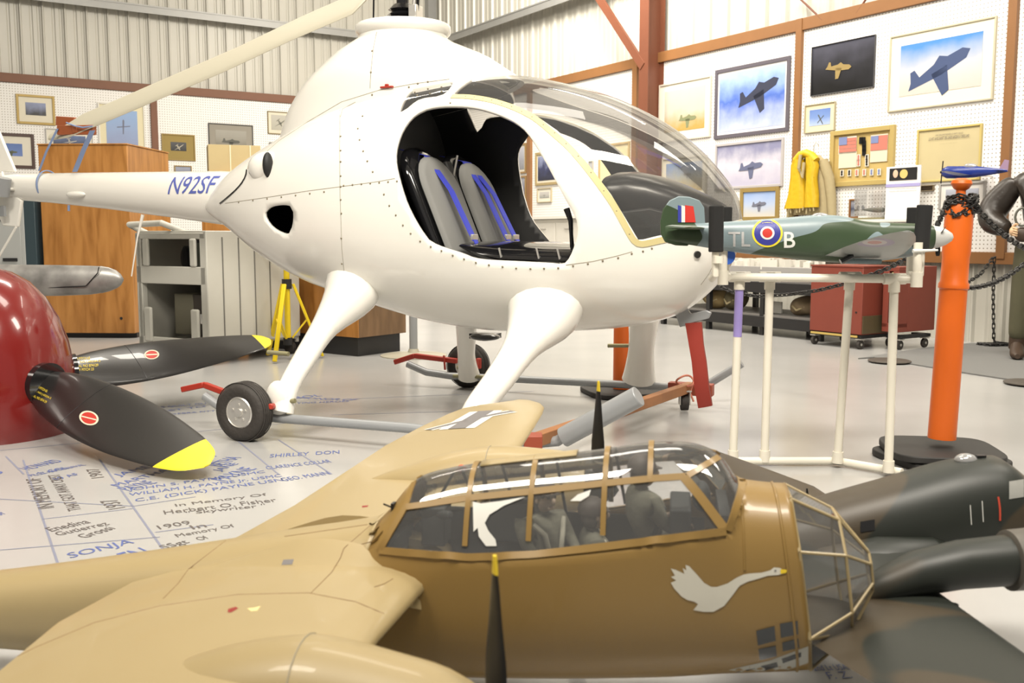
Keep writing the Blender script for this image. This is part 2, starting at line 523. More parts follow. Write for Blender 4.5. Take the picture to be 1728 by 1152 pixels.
# floor
fl = MB(); fl.add([(-16, -4, 0), (16, -4, 0), (16, 22, 0), (-16, 22, 0)], [(0, 1, 2, 3)])
FLOOR = fl.build('floor', M_floor, smooth=False); tag(FLOOR, kind='structure')
cl_ = MB(); cl_.box((0, 9, 6.5), (34, 28, .1)); tag(cl_.build('ceiling', mat('ceiling_liner', (.75, .73, .68), .8), smooth=False), kind='structure')
def siding(name, M, x0, x1, H=6.4):
    m = MB(); rib = .305; x = x0; pr = []
    while x < x1:
        pr += [(x, 0), (x + .10, 0), (x + .115, .012), (x + .135, .012), (x + .15, 0), (x + .20, 0), (x + .215, .012), (x + .235, .012),
               (x + .25, 0), (x + .262, 0), (x + .277, -.034), (x + .291, -.034)]
        x += rib
    rings = [[(a, b, z) for a, b in pr] for z in (0, H)]
    m.loft(rings, False, False)
    o = m.build(name, M_siding, smooth=False, fix=False); o.matrix_world = M; tag(o, kind='structure')
    return o
siding('wall_right', MR, 0, 24); siding('wall_left', ML, -20, 0)
HT = 3.40                            # top of the pegboard band
def band(name, M, x0, x1, z0, z1, d, m, nm='structure', y=-.045):
    b = MB(); b.box(((x0 + x1) / 2, y - d / 2 + .0, (z0 + z1) / 2), (x1 - x0, d, z1 - z0))
    o = b.build(name, m, smooth=False, bevel=.004); o.matrix_world = M; tag(o, kind=nm); return o
band('trim_1', MR, 0, 21, HT - .13, HT, .05, M_trim, y=-.05)
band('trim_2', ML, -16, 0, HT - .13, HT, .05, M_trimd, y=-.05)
band('wall_right_pegboard', MR, 0, 21, .86, HT - .13, .02, M_peg)
band('wall_left_pegboard', ML, -16, 0, .3, HT - .13, .02, M_peg)
band('trim_3', MR, 0, 21, .75, .86, .05, M_trim, y=-.05)
k = 4
for px, py, w in [(1347, 200, .085), (1703, 200, .085), (895, 280, .10), (1091, 150, .12), (1074, 140, .10)]:
    p = wp(MR, px, py, .07); band('trim_%d' % k, MR, p.x - w / 2, p.x + w / 2, .80, HT - .0, .055, M_trim, y=-.055); k += 1
for px, py, w in [(260, 210, .10)]:
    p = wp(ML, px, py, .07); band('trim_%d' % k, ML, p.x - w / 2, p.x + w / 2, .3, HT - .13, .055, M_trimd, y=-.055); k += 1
# steel girts, corner post, red column with its brace, tie rods
gzr = wp(MR, 850, 27, .2).z; gzl = wp(ML, 400, 28, .2).z
def girt(name, M, x0, x1, z):
    m = MB(); m.box(((x0 + x1) / 2, -.13, z), (x1 - x0, .2, .012)); m.box(((x0 + x1) / 2, -.225, z - .06), (x1 - x0, .012, .12)); m.box(((x0 + x1) / 2, -.225, z - .01), (x1 - x0, .03, .02))
    o = m.build(name, M_steel, smooth=False); o.matrix_world = M; tag(o, kind='structure')
girt('trim_%d' % k, MR, 0, 21, gzr); k += 1
girt('trim_%d' % k, ML, -16, 0, gzl); k += 1
m = MB(); m.box((.10, -.12, 3.2), (.16, .16, 6.4)); o = m.build('trim_%d' % k, M_steel, smooth=False); o.matrix_world = MR; tag(o, kind='structure'); k += 1
p0 = wp(MR, 1086, 60, .3); p1 = wp(MR, 1117, 60, .12)
m = MB(); m.box((p0.x + .05, -.33, 3.2), (.18, .014, 6.4)); m.box((p0.x + .05, -.19, 3.2), (.012, .28, 6.4)); m.box((p0.x + .05, -.06, 3.2), (.18, .014, 6.4))
o = m.build('steel_column', M_red, smooth=False); o.matrix_world = MR; tag(o, kind='structure')
a = wp(MR, 1084, 112, .34); b = wp(MR, 1004, -12, .34)
m = MB(); m.bar(a, a + (b - a) * 1.6, .012, .11); m.bar(a + Vector((0, .05, -.0)), a + Vector((0, .05, 0)) + (b - a) * 1.6, .1, .012)
o = m.build('column_brace', M_red, smooth=False); o.matrix_world = MR; tag(o, kind='structure')
for (x0, y0, x1, y1) in [(1348, -4, 1388, 34), (1463, -4, 1446, 22)]:
    a = wp(MR, x0, y0, .09); b = wp(MR, x1, y1, .09)
    m = MB(); m.cyl(a, b, .011, 8); o = m.build('tie_rod', M_red); o.matrix_world = MR; tag(o, kind='structure')

# ---------------------------------------------------------------- writing and pencil lines on the floor (parts of the floor)
M_blue = mat('blue_marker', (.085, .12, .32), .5); M_ink = mat('dark_marker', (.10, .085, .08), .5); M_line = mat('pencil_line', (.20, .21, .28), .6)
def ftext(s, a, b, h, m=None, shear=.0, bold=.0, flip=1):
    A = gz(*a); B = gz(*b); d = B - A; w = d.length; d.normalize(); n = Vector((-d.y, d.x, 0)) * flip
    vs, fs = fit_text(s, w, h, shear=shear, bold=bold)
    mm = MB(); mm.add([A + d * v.x + n * v.y + Vector((0, 0, .0012)) for v in vs], fs)
    o = mm.build('floor_lettering', m or M_blue, FLOOR, smooth=False, fix=False); o['kind'] = 'structure'
for s, a, b, h, m in [
    ('HOWARD', (50, 793), (108, 778), .075, M_blue), ('L. COL', (72, 800), (118, 790), .05, M_blue), ('PILOT AAFTR NAVAL', (54, 804), (146, 785), .04, M_blue), ('19 AF', (98, 810), (138, 800), .045, M_blue),
    ('JAMES R. GREY', (205, 805), (362, 760), .07, M_blue), ('MARTHA J GRANT', (205, 822), (378, 768), .07, M_blue), ('PAYNE', (218, 828), (268, 814), .08, M_blue),
    ('BETHA', (372, 787), (408, 772), .075, M_blue), ('JANE', (375, 796), (410, 782), .06, M_blue), ('PAYNE', (380, 812), (436, 790), .08, M_blue),
    ('JOHN S. PAYNE  USMC', (218, 830), (452, 798), .055, M_blue), ('WILLIAM H. PAYNE Jr. USMC', (222, 838), (480, 805), .06, M_blue), ('C.E. (DICK) PAYNE USN', (232, 848), (484, 812), .062, M_blue),
    ('In Memory Of', (298, 856), (453, 837), .05, M_ink), ('Herbert O. Fisher', (278, 868), (468, 846), .055, M_ink), ('" Skywriter "', (315, 870), (450, 856), .055, M_ink),
    ('1909', (270, 893), (324, 884), .05, M_ink), ('In', (326, 893), (350, 889), .05, M_ink), ('Memory Of', (302, 908), (400, 890), .05, M_ink), ('Of', (338, 912), (354, 908), .04, M_ink), ('SSgt', (282, 928), (325, 917), .06, M_ink),
    ('Enedina', (88, 897), (154, 882), .06, M_ink), ('Gutierrez', (100, 904), (186, 885), .05, M_ink), ('Grossi', (145, 908), (196, 892), .055, M_ink),
    ('SONJA', (124, 944), (232, 918), .075, M_blue), ('ALLEN', (160, 966), (268, 935), .11, M_blue), ('D', (0, 800), (10, 795), .07, M_blue), ('OF', (0, 870), (14, 866), .06, M_blue),
    ("WOMEN'S QUILT GUILD", (212, 694), (372, 680), .07, M_blue), ('BEST TO', (262, 697), (350, 686), .05, M_blue), ('JOHN DEBRA PITTS', (245, 704), (372, 694), .055, M_blue), ('FUTBOL', (455, 678), (545, 668), .08, M_blue),
    ('IN HONOR OF', (480, 672), (600, 676), .06, M_blue), ('FLYING HEROES', (487, 682), (590, 678), .06, M_blue),
    ('SHIRLEY  DON', (455, 772), (575, 765), .07, M_blue), ('CLARENCE COLLAR', (452, 792), (560, 780), .06, M_blue), ('GEO. MANN', (480, 812), (560, 800), .06, M_blue),
    ('GORDON LEE', (1360, 1108), (1425, 1104), .035, M_blue), ('2nd Lt USAF', (1375, 1132), (1440, 1130), .03, M_blue), ('F. Z.', (1400, 1146), (1440, 1144), .035, M_blue)]:
    ftext(s, a, b, h, m, shear=.18 if m is M_blue else 0)
ftext('IN MEMORY OF', (92, 856), (68, 806), .055, M_ink); ftext('THAT GOT AWAY CREST', (138, 860), (100, 800), .045, M_ink)
ftext('1907', (176, 805), (166, 790), .05, M_ink); ftext('1937', (212, 856), (196, 842), .06, M_ink)
for a, b in [((39, 776), (98, 952)), ((168, 775), (288, 945)), ((392, 736), (470, 800)), ((470, 742), (560, 800)), ((0, 842), (225, 854)), ((40, 800), (10, 770)),
             ((0, 928), (270, 906)), ((70, 876), (224, 858)), ((225, 854), (330, 838)), ((262, 898), (360, 885)), ((0, 760), (500, 712)), ((190, 690), (900, 660)), ((560, 700), (900, 690))]:
    A = gz(*a); B = gz(*b); mm = MB(); n = (B - A).normalized(); n = Vector((-n.y, n.x, 0)) * .004; u = Vector((0, 0, .0008))
    mm.add([A + n + u, A - n + u, B - n + u, B + n + u], [(0, 1, 2, 3)])
    o = mm.build('marker_line', M_line, FLOOR, smooth=False, fix=False); o['kind'] = 'structure'
# ============================================================ the white kit helicopter
M_white = mat('white_gelcoat', (.84, .82, .76), .22, coat=.6)
M_black = mat('black_interior', (.010, .010, .010), .55)
M_gloss = mat('black_gloss', (.008, .008, .009), .12, coat=.5)
M_skid = mat('grey_tube', (.30, .31, .32), .35, .2)
M_tyre = mat('tyre_rubber', (.035, .03, .026), .7, bump=.3, bscale=60)
M_alu = mat('cast_aluminium', (.72, .70, .66), .32, .8)
M_redp = mat('red_paint', (.36, .030, .016), .4)
M_seal = mat('window_tape', (.60, .52, .26), .45)
M_rivet = mat('rivet', (.20, .17, .11), .4, .4)
M_glass = glass_mat('canopy_glass', (.90, .89, .87), .10, .05)
M_seat = ramp_mat('seat_fabric', [(.35, (.22, .22, .21)), (.6, (.40, .40, .385))], 'wave', 9, 1, rough=.85, stretch=(0, 0, 1.2), dist=.6)
M_belt = mat('blue_belt', (.035, .05, .50), .6)
M_blade = mat('rotor_blade_paint', (.50, .47, .37), .4)
ang_h = math.radians(-23)
fx, fy = math.cos(ang_h), math.sin(ang_h)
MH = frameM(-2.4 * fx + 4.87 * -fy, -2.4 * fy + 4.87 * fx, -23)
MHi = MH.inverted()
H = thing('helicopter', 'white kit helicopter with bubble canopy and black seats, registration on its tail boom', 'helicopter', MH)
def hp(px, py, y): return onplane(MH, px, py, y)
U = 2.4
topT = [(-1.63, 1.19), (-1.60, 1.23), (-1.42, 1.40), (-1.04, 1.585), (-.73, 1.71), (-.40, 1.80), (-.03, 1.845), (.38, 1.838), (.65, 1.785), (.91, 1.70), (1.16, 1.57), (1.33, 1.44), (1.45, 1.31), (1.53, 1.19), (1.555, 1.09)]
botT = [(-1.63, 1.17), (-1.60, 1.13), (-1.40, 1.00), (-1.19, .865), (-.90, .735), (-.65, .665), (-.34, .583), (-.04, .523), (.32, .495), (.63, .505), (.95, .535), (1.22, .60), (1.36, .69), (1.47, .81), (1.535, .95), (1.555, 1.07)]
widT = [(-1.63, .06), (-1.60, .15), (-1.45, .24), (-1.2, .35), (-.9, .45), (-.5, .54), (0, .59), (.4, .60), (.75, .55), (1.05, .45), (1.3, .32), (1.45, .20), (1.53, .10), (1.555, .01)]
def podf(a, b):
    x = -1.63 + 3.185 * (1 - math.cos(PI * a)) / 2
    t, bt, w = cr(topT, x), cr(botT, x), cr(widT, x)
    zc, hh = (t + bt) / 2, max((t - bt) / 2, .004); w = max(w, .004)
    an = 2 * PI * b; e = 2.25; c, s = math.cos(an), math.sin(an)
    return Vector((x, w * math.copysign(abs(c) ** (2 / e), c), zc + hh * math.copysign(abs(s) ** (2 / e), s)))
def pxtest(M, polys, ok=lambda p: True):
    def T(p):
        if not ok(p): return False
        q = proj(M @ Vector((p.x, -abs(p.y), p.z)))
        return any(inpoly(q, po) for po in polys)
    return T
door = smoothpoly([(667, 268), (673, 234), (686, 208), (703, 191), (727, 181), (764, 178), (802, 181), (837, 191), (868, 205), (891, 225), (915, 263), (935, 300), (955, 338), (970, 364), (975, 384), (972, 407), (955, 444), (929, 445), (871, 442), (808, 438), (779, 428), (728, 410), (709, 387), (689, 350), (676, 312)], 3)
gin = [(1078, 406), (1110, 398), (1190, 384), (1330, 352), (1330, 90), (800, 90), (796, 133), (776, 147), (764, 159), (790, 159.5), (837, 167), (871, 179), (906, 196), (943, 222), (965, 244), (996, 282), (1030, 326), (1059, 374)]
gout = [(1071, 423), (1110, 412), (1190, 398), (1330, 366), (1330, 90), (800, 90), (794, 131), (774, 146), (758, 164), (760, 168), (790, 167), (828, 173), (865, 186), (900, 205), (941, 235), (978, 275), (1010, 316), (1040, 362), (1056, 393)]
qwin = smoothpoly([(675, 192), (678, 177), (692, 154), (718, 142.5), (748, 138.5), (765, 139), (747, 160), (712, 166), (695, 176), (680, 190)], 3)
exh = smoothpoly([(446, 362), (455, 350), (475, 346), (491, 348), (495, 360), (493, 382), (486, 395), (470, 391), (455, 380)], 3)
body = lambda p: p.x > -1.2
near = lambda p: p.y < 0
gmid = [(a if i > 30 else a, b) for i, (a, b) in enumerate(gin)]
farc = [(225, 895), (248, 879), (262, 875), (280, 876), (300, 879), (326, 884), (350, 891), (370, 899), (385, 910), (402, 924), (440, 955)]
_door = pxtest(MH, [door], body)
def doort(p):
    if not _door(p): return False
    if p.y > 0:
        q = proj(MH @ p); return q[0] > interp(farc, q[1]) and q[1] > 215
    return True
tests = [pxtest(MH, [gmid], lambda p: p.x > -.1), lambda p: False, doort, pxtest(MH, [qwin], body), pxtest(MH, [exh])]
vs, R = split_surface(150, 128, podf, tests)
POD = bvh_of(vs, [f for r in R for f in r])
shell = sub_mb(vs, R[0]).build('fuselage', [M_white], H, ang=60, fix=False); solid(shell, .016, -1, M_black)
sub_mb(vs, R[1]).build('windshield', [M_glass], H, ang=60, fix=False)
ribbon(MH, [POD], [(1330, 357), (1250, 376), (1190, 391), (1110, 406), (1074, 415), (1056, 383), (1035, 344), (1010, 309), (987, 279), (958, 246), (925, 218), (903, 199), (868, 182), (832, 170), (790, 163), (762, 163)], .030, .004, .0, True, 8).build('window_seal', M_seal, H, ang=50)
loose(sub_mb(vs, R[4]).build('quarter_window', [M_glass], H, ang=60, fix=False))
def hray(px, py, off=0.0, B=None):
    o = MHi @ CAM; d = (MHi.to_3x3() @ ray(px, py)).normalized()
    h = (B or POD).ray_cast(o, d)
    return None if h[0] is None else (h[0] + h[1] * (off if h[1].dot(d) < 0 else -off), h[1])
# rotor pylon cowling on top
dz = [(1.25, -1.2, .55, .30), (1.42, -1.19, .56, .32), (1.56, -1.13, .50, .33), (1.70, -1.07, .46, .335), (1.83, -.97, .38, .34), (1.90, -.89, .28, .33), (1.97, -.79, .17, .305), (2.025, -.70, .04, .28), (2.06, -.62, -.04, .25), (2.08, -.575, -.07, .24)]
def dome_ring(z, n=48):
    x0 = cr([(a[0], a[1]) for a in dz], z); x1 = cr([(a[0], a[2]) for a in dz], z); w = cr([(a[0], a[3]) for a in dz], z)
    return [Vector(((x0 + x1) / 2 + (x1 - x0) / 2 * math.cos(t), w * math.sin(t), z)) for t in [2 * PI * k / n for k in range(n)]]
m = MB(); rr = [dome_ring(1.25 + (2.08 - 1.25) * k / 26) for k in range(27)]
cx = -.32
def lip(sx, z): return [Vector((cx + sx * .247 * math.cos(t), sx * .235 * math.sin(t), z - .055)) for t in [2 * PI * k / 48 for k in range(48)]]
rr += [lip(1.0, 2.15), lip(1.06, 2.165), lip(1.085, 2.18), lip(1.08, 2.2), lip(1.04, 2.212), lip(.95, 2.215), lip(.8, 2.2), lip(.5, 2.195)]
m.loft(rr[:1] + rr[1:]); DOME = bvh_of(m.v, m.f)
def inpod(p):
    if not -1.6 < p.x < 1.5 or p.z > 2.0: return False
    t, bt, w = cr(topT, p.x), cr(botT, p.x), cr(widT, p.x)
    return (abs(p.y) / w) ** 2.25 + (abs(p.z - (t + bt) / 2) / ((t - bt) / 2)) ** 2.25 < .94
def domef(a, b):
    ring = rr[min(int(round(a * (len(rr) - 1))), len(rr) - 1)] if False else None
    i = a * (len(rr) - 1); i0 = min(int(i), len(rr) - 2); f = i - i0; j = (b % 1.0) * 48; j0 = int(j) % 48; g = j - int(j)
    q = lambda R_: R_[j0] * (1 - g) + R_[(j0 + 1) % 48] * g
    return q(rr[i0]) * (1 - f) + q(rr[i0 + 1]) * f
vd, Rd = split_surface(len(rr) - 1, 96, domef, [inpod])
m = sub_mb(vd, Rd[0]); o_ = m.build('pylon_cowling', M_white, H, ang=50)
m = MB(); m.loft([rr[-2], rr[-1]]); m.build('cowling_cap', M_white, H, ang=50)
# rotor mast and head
m = MB(); m.cyl((cx, 0, 2.12), (cx, 0, 2.36), .035); m.lathe([(.055, 2.14), (.08, 2.15), (.058, 2.172), (.085, 2.182), (.06, 2.20), (.085, 2.212), (.06, 2.23), (.08, 2.24), (.05, 2.27)], (cx, 0, 0))
m.cyl((cx + .1, -.03, 2.13), (cx + .12, -.03, 2.42), .009, 8); m.cyl((cx - .16, -.05, 2.13), (cx - .15, -.05, 2.42), .005, 8)
m.build('rotor_mast', M_gloss, H)
m = MB(); m.box((cx, 0, 2.40), (.30, .12, .06)); m.box((cx + .09, -.02, 2.22), (.05, .08, .07)); m.cyl((cx + .08, -.02, 2.24), (cx + .1, -.02, 2.4), .012); m.cyl((cx, 0, 2.43), (cx, 0, 2.5), .04); m.build('rotor_head', M_alu, H, bevel=.006)
pts = [Vector((cx - .12, 0, 2.42)), hp(606, 2, 0), hp(500, 48, 0), hp(390, 100, 0), hp(290, 143, 0), hp(190, 186, 0), hp(128, 212, 0), hp(86, 231, 0)]
m = MB(); rings = []
for i, p in enumerate(pts):
    t = (pts[min(i + 1, len(pts) - 1)] - pts[max(i - 1, 0)]).normalized()
    ch = Vector((0, math.cos(.85), math.sin(.85))); up = t.cross(ch).normalized()
    wch = .05 if i == 0 else (.115 if i < 7 else .03)
    rings.append([p + ch * wch * math.cos(a) + up * .016 * math.sin(a) for a in [2 * PI * k / 16 for k in range(16)]])
m.loft(rings); m.build('rotor_blade', M_blade, H, ang=60)
rings = []
for i, q in enumerate([.1, .5, 1.6, 3.4]):
    p = Vector((cx + q, 0, 2.42 - .02 * q * q * .3)); rings.append([p + Vector((0, .1 * math.cos(a), .016 * math.sin(a) + .03 * math.cos(a))) for a in [2 * PI * k / 16 for k in range(16)]])
MB().loft(rings).build('rotor_blade', M_blade, H, ang=60)
# tail boom, fins, stabiliser
def boomr(x, n=28):
    r = interp([(-4.2, .07), (-3.3, .086), (-2.28, .128), (-1.55, .165), (-1.3, .155)], x); z = interp([(-4.2, 1.36), (-3.3, 1.342), (-2.28, 1.285), (-1.55, 1.235), (-1.2, 1.22)], x)
    return [Vector((x, r * .9 * math.cos(t), z + r * math.sin(t))) for t in [2 * PI * k / n for k in range(n)]]
m = MB(); m.loft([boomr(x) for x in (-4.2, -3.9, -3.5, -3.0, -2.5, -2.0, -1.6, -1.4)]); m.build('tail_boom', M_white, H, ang=50)
BOOM = bvh_of(m.v, m.f)
m = MB(); rg = [boomr(-1.50)]; c0 = Vector((-1.5, 0, 1.252)); m.tube([hray(372 + 45 * math.sin(PI * t / 2) * 1.0, 343 - 56 * t, .004)[0] if hray(372 + 45 * math.sin(PI * t / 2), 343 - 56 * t) else hp(372 + 45 * t, 343 - 56 * t, -.15) for t in [k / 8 for k in range(9)]], .004, 6); m.build('boom_seam', M_gloss, H)
def plate(poly, y, t, nm, axis='y'):
    mm = MB(); mm.prism(poly, (0, 1, 0), t); mm.build(nm, M_white, H, bevel=.008)
a, b, c, d = hp(28, 290, 0), hp(-2, 218, 0), hp(-60, 120, 0), hp(-90, 292, 0)
plate([(p.x, -.012, p.z) for p in (a, b, c, d)], 0, .024, 'tail_fin')
pl = [hp(q[0], q[1], -.05) for q in [(2, 288), (10, 318), (36, 338), (29, 383), (4, 381), (-22, 325)]]
plate([(p.x, p.y, p.z) for p in pl], 0, .024, 'lower_fin')
zst = hp(60, 318, -.1).z
m = MB(); m.add([(-3.25, -.07, zst), (-3.35, -.55, zst + .01), (-3.72, -.55, zst + .01), (-3.85, -.07, zst)], [(0, 1, 2, 3)]); o = m.build('stabiliser', M_white, H); solid(o, .018, 0)
m = MB(); m.add([(-3.25, .07, zst), (-3.35, .55, zst + .01), (-3.72, .55, zst + .01), (-3.85, .07, zst)], [(3, 2, 1, 0)]); o = m.build('stabiliser', M_white, H); solid(o, .018, 0)
m = MB(); m.ball(hp(128, 328, -.1), .035, (2.4, .7, .6)); m.build('stabiliser_fairing', M_white, H)
m = MB(); m.cyl(hp(6, 300, -.14), hp(2, 330, -.14), .05); m.box(hp(4, 356, -.1), (.05, .02, .07)); m.build('tail_rotor_gearbox', M_skid, H)
m = MB(); m.tube([hp(27, 383, -.05), hp(-6, 440, -.05)], .008, 8); m.build('tail_bumper', M_white, H)
m = MB(); m.tube([hp(241, 362, -.05), hp(232, 400, -.06), hp(222, 466, -.07)], [.011, .005, .004], 8); m.build('whip_antenna', M_white, H)
# registration on the boom
a = hp(280, 330, -.15); b = hp(362, 331, -.15)
vs_, fs_ = fit_text('N92SF', b.x - a.x, .108, shear=.22, bold=.004)
mm = drape([Vector((a.x + v.x, 0, a.z + .008 + v.y)) for v in vs_], fs_, BOOM, (0, 1, 0), .0025, .04)
mm.build('registration_letters', mat('blue_vinyl', (.10, .13, .42), .4), H, smooth=False, fix=False)
# scoop, hatch handle, fuel drain
q = hray(446, 279)
if q:
    m = MB(); m.ball(q[0] + Vector((.0, .03, -.01)), .085, (1.5, .75, 1.05)); m.build('air_scoop', M_white, H)
    m = MB(); m.ball(hp(452, 278, q[0].y - .035), .066, (.40, .5, 1.05)); m.build('scoop_mouth', M_black, H)
q = hray(653, 152)
m = MB(); p_ = hp(653, 147, -.34); m.box(p_, (.075, .02, .010)); m.box(p_ + Vector((0, 0, .010)), (.02, .015, .012)); m.build('position_lamp', M_redp, H, bevel=.003)
# rivets and seams laid on the shell
rows = [[(574, y) for y in range(212, 480, 23)], [(608, 505), (601, 478)]]
rows.append([(676 + 4 * 0, 0)])
rv = [(575, 230), (575, 254), (575, 273), (575, 297), (575, 315), (575, 337), (576, 360), (576, 402), (577, 445), (580, 484)]
rv += [(403 + 24 * i, 341 - 2.9 * i - .0 * i) for i in range(0, 7)] + [(580 + 15 * i, 313 - 1.2 * i) for i in range(7)]
rv += [(612, 196), (604, 217), (607, 236), (613, 255), (620, 272), (629, 290)]
rv += [(648, 328), (657, 347), (668, 363), (680, 380), (693, 394), (709, 407), (727, 416), (745, 423), (764, 431), (783, 437), (803, 443), (825, 447), (848, 450), (871, 452.5), (895, 453.5), (918, 453), (942, 452), (967, 448.5), (992, 445), (1017, 440), (1043, 435), (1066, 428), (1085, 424), (1100, 419)]
rv += [(1129, 409), (760, 174), (628, 160), (626, 122), (628, 86), (722, 150), (745, 147), (700, 156)]
for i in range(16):
    t = i / 15; x = interp([(0, 786), (.2, 830), (.45, 893), (.7, 965), (1, 1062)], t); y = interp([(762, 165), (790, 163), (828, 169), (865, 181), (900, 199), (941, 228), (978, 266), (1010, 308), (1040, 355), (1062, 395)], x); rv.append((x, y))
rv += [(690, 147), (705, 141), (722, 138), (690, 168), (704, 161), (725, 158), (745, 155)]
m = MB()
for px, py in rv:
    q = hray(px, py) or hray(px, py, 0, DOME)
    q2 = hray(px, py, 0, DOME)
    if q2 and (not q or q2[0].y < q[0].y): q = q2
    if q: m.ball(q[0], .0052, seg=8, rg=5)
m.build('rivets', M_rivet, H)
m = MB()
for line in ([(574, 185), (573, 250), (574, 330), (577, 420), (582, 470), (600, 508)], [(380, 343), (450, 333), (520, 322), (574, 315), (640, 306), (672, 300)], [(600, 172), (578, 184), (574, 200)], [(955, 447), (1000, 441), (1040, 432), (1072, 423)],
             [(636, 54), (634, 62), (630, 82), (626, 120), (624, 155)], [(1205, 444), (1196, 462), (1180, 484)], [(416, 286), (470, 238), (520, 205), (576, 172), (640, 152), (700, 141), (770, 132)]):
    pts = []
    for (a0, b0), (a1, b1) in zip(line, line[1:]):
        for t in range(6):
            px, py = a0 + (a1 - a0) * t / 6, b0 + (b1 - b0) * t / 6
            q = hray(px, py); q2 = hray(px, py, 0, DOME)
            if q2 and (not q or q2[0].y < q[0].y): q = q2
            if q: pts.append(q[0])
    if len(pts) > 2: m.tube(pts, .0016, 5)
loose(m.build('panel_seam', mat('seam', (.30, .27, .2), .6), H))
# nose cover plate and drain
q = hray(1176, 429)
if q:
    m = MB(); m.cyl(q[0] + q[1] * .01 * (-1 if q[1].y > 0 else 1), q[0], .017, 16); m.build('breather', M_gloss, H)
# cabin: floor, bulkhead, seats, console, instrument hood
m = MB(); m.box((.35, 0, .70), (1.2, .55, .03)); m.build('cabin_floor', M_black, H)
m = MB(); m.loft([[Vector((-.30 - .0 * y, y, z)) for y, z in [(w * math.cos(t), 1.17 + .60 * math.sin(t)) for w in [.46] for t in [2 * PI * k / 32 for k in range(32)]]], [Vector((-.26, y, z)) for y, z in [(.46 * math.cos(t), 1.17 + .60 * math.sin(t)) for t in [2 * PI * k / 32 for k in range(32)]]]])
m.build('bulkhead', M_black, H)
def rounded_pad(cx_, yc, z0, z1, w, th, lean, top=.16, n=12):
    """upholstered back: outline rounded at the top, thickness th, leaning back"""
    out = [(-w / 2, z0), (w / 2, z0)]
    for k in range(n + 1):
        a = PI * k / n; out.append((w / 2 * math.cos(a) if True else 0, z1 - top + top * math.sin(a)))
    ringsA = []
    for dx, s in ((0, .9), (th * .3, 1.0), (th * .75, 1.0), (th, .93)):
        zc = (z0 + z1) / 2
        ringsA.append([Vector((cx_ + dx - (z1 - (zc + (z - zc) * s)) * 0 - ((zc + (z - zc) * s) - z0) * lean, yc + y * s, zc + (z - zc) * s)) for y, z in out])
    return ringsA
for yc in (-.235, .235):
    bx = hp(760, 415, -.26).x
    m = MB(); m.loft(rounded_pad(.12, yc, .80, 1.47, .44, .07, .42)); m.build('seat_shell', M_gloss, H, ang=50)
    m = MB(); m.loft(rounded_pad(.18, yc, .84, 1.42, .39, .05, .42)); m.build('seat_back', M_seat, H, ang=50)
    m = MB(); m.box((.42, yc, .86), (.40, .34, .08)); m.build('seat_cushion', M_seat, H, bevel=.03)
def belt(p, w=.03): 
    mm = MB(); r = []
    for a in p: a = Vector(a); r.append([a + Vector((0, -w, 0)), a + Vector((.004, -w, .002)), a + Vector((.004, w, .002)), a + Vector((0, w, 0))])
    mm.loft(r); return mm
for yc in (-.235, .235):
    for s in ((-.03,) if yc < 0 else (-.06, .05)):
        pts = [(-.20, yc + s * .3, 1.46), (-.05, yc + s * .5, 1.425), (.10, yc + s, 1.24), (.215, yc + s * 1.1, 1.02), (.24, yc + s * 1.2, .98)]
        belt(pts).build('seat_belt', M_belt, H)
        m = MB(); m.box((.235, yc + s * 1.1, 1.0), (.014, .066, .03)); m.build('belt_buckle', M_alu, H, bevel=.003)
        belt([(.235, yc + s * 1.2, .99), (.28, yc + s * 1.4, .92), (.30, yc + s * 1.2, .89), (.38, yc + s * 2, .90)], .02).build('seat_belt', M_belt, H)
m = MB(); m.box((.05, 0, 1.05), (.10, .07, .75), Matrix.Rotation(-.38, 3, 'Y')); m.build('centre_post', M_black, H, bevel=.01)
# door sill console and collective levers
m = MB(); a = hp(790, 408, -.30); b = hp(972, 412, -.30)
rings = []
for t in [k / 8 for k in range(9)]:
    x = a.x + (b.x - a.x) * t; z = a.z + (b.z - a.z) * t; h = .02 + .06 * math.sin(min(1, t * 2.2) * PI / 2)
    rings.append([Vector((x, -.05 + .36 * math.cos(q), z - h + h * math.sin(q) * 1.1)) for q in [2 * PI * k / 20 for k in range(20)]])
m.loft(rings); m.build('console', M_gloss, H)
m = MB(); m.box((.55, 0, .80), (.70, .62, .10)); m.build('cabin_tray', M_black, H, bevel=.02)
m = MB()
for px in (842, 905, 940): p = hp(px, 418, -.40); m.bar(p, p + Vector((.03, .01, -.13)), .02, .008)
loose(m.build('console_bracket', M_alu, H))
m = MB(); m.tube([hp(956, 352, -.2), hp(963, 372, -.2), hp(964, 395, -.2), hp(966, 425, -.2)], [.017, .013, .010, .012], 10); m.build('cyclic_stick', M_gloss, H)
m = MB(); m.tube([hp(772, 262, .0), hp(765, 300, .0)], .006, 8); m.build('headset_hook', M_alu, H)
m = MB(); rings = []
hood = [(1031, .955), (1036, .99), (1050, 1.0), (1075, 1.0), (1105, 1.0), (1140, 1.0), (1180, 1.0), (1215, .99)]
hy = {1031: 306, 1036: 296, 1050: 290, 1075: 289, 1105: 295, 1140: 307, 1180: 325, 1215: 344}
for px, s in hood:
    p = hp(px, hy[px], -.12); w = min(.34, cr(widT, min(p.x, 1.5)) * .74) * s
    hb = {1031: .05, 1036: .09}.get(px, .13)
    rings.append([Vector((p.x, w * math.copysign(abs(math.cos(q)) ** .6, math.cos(q)), p.z - hb + hb * math.copysign(abs(math.sin(q)) ** .7, math.sin(q)))) for q in [2 * PI * k / 28 for k in range(28)]])
m.loft(rings); m.build('instrument_hood', mat('hood_black', (.010, .010, .011), .28), H, ang=50)
m = MB(); x0 = hp(1056, 330, -.2).x
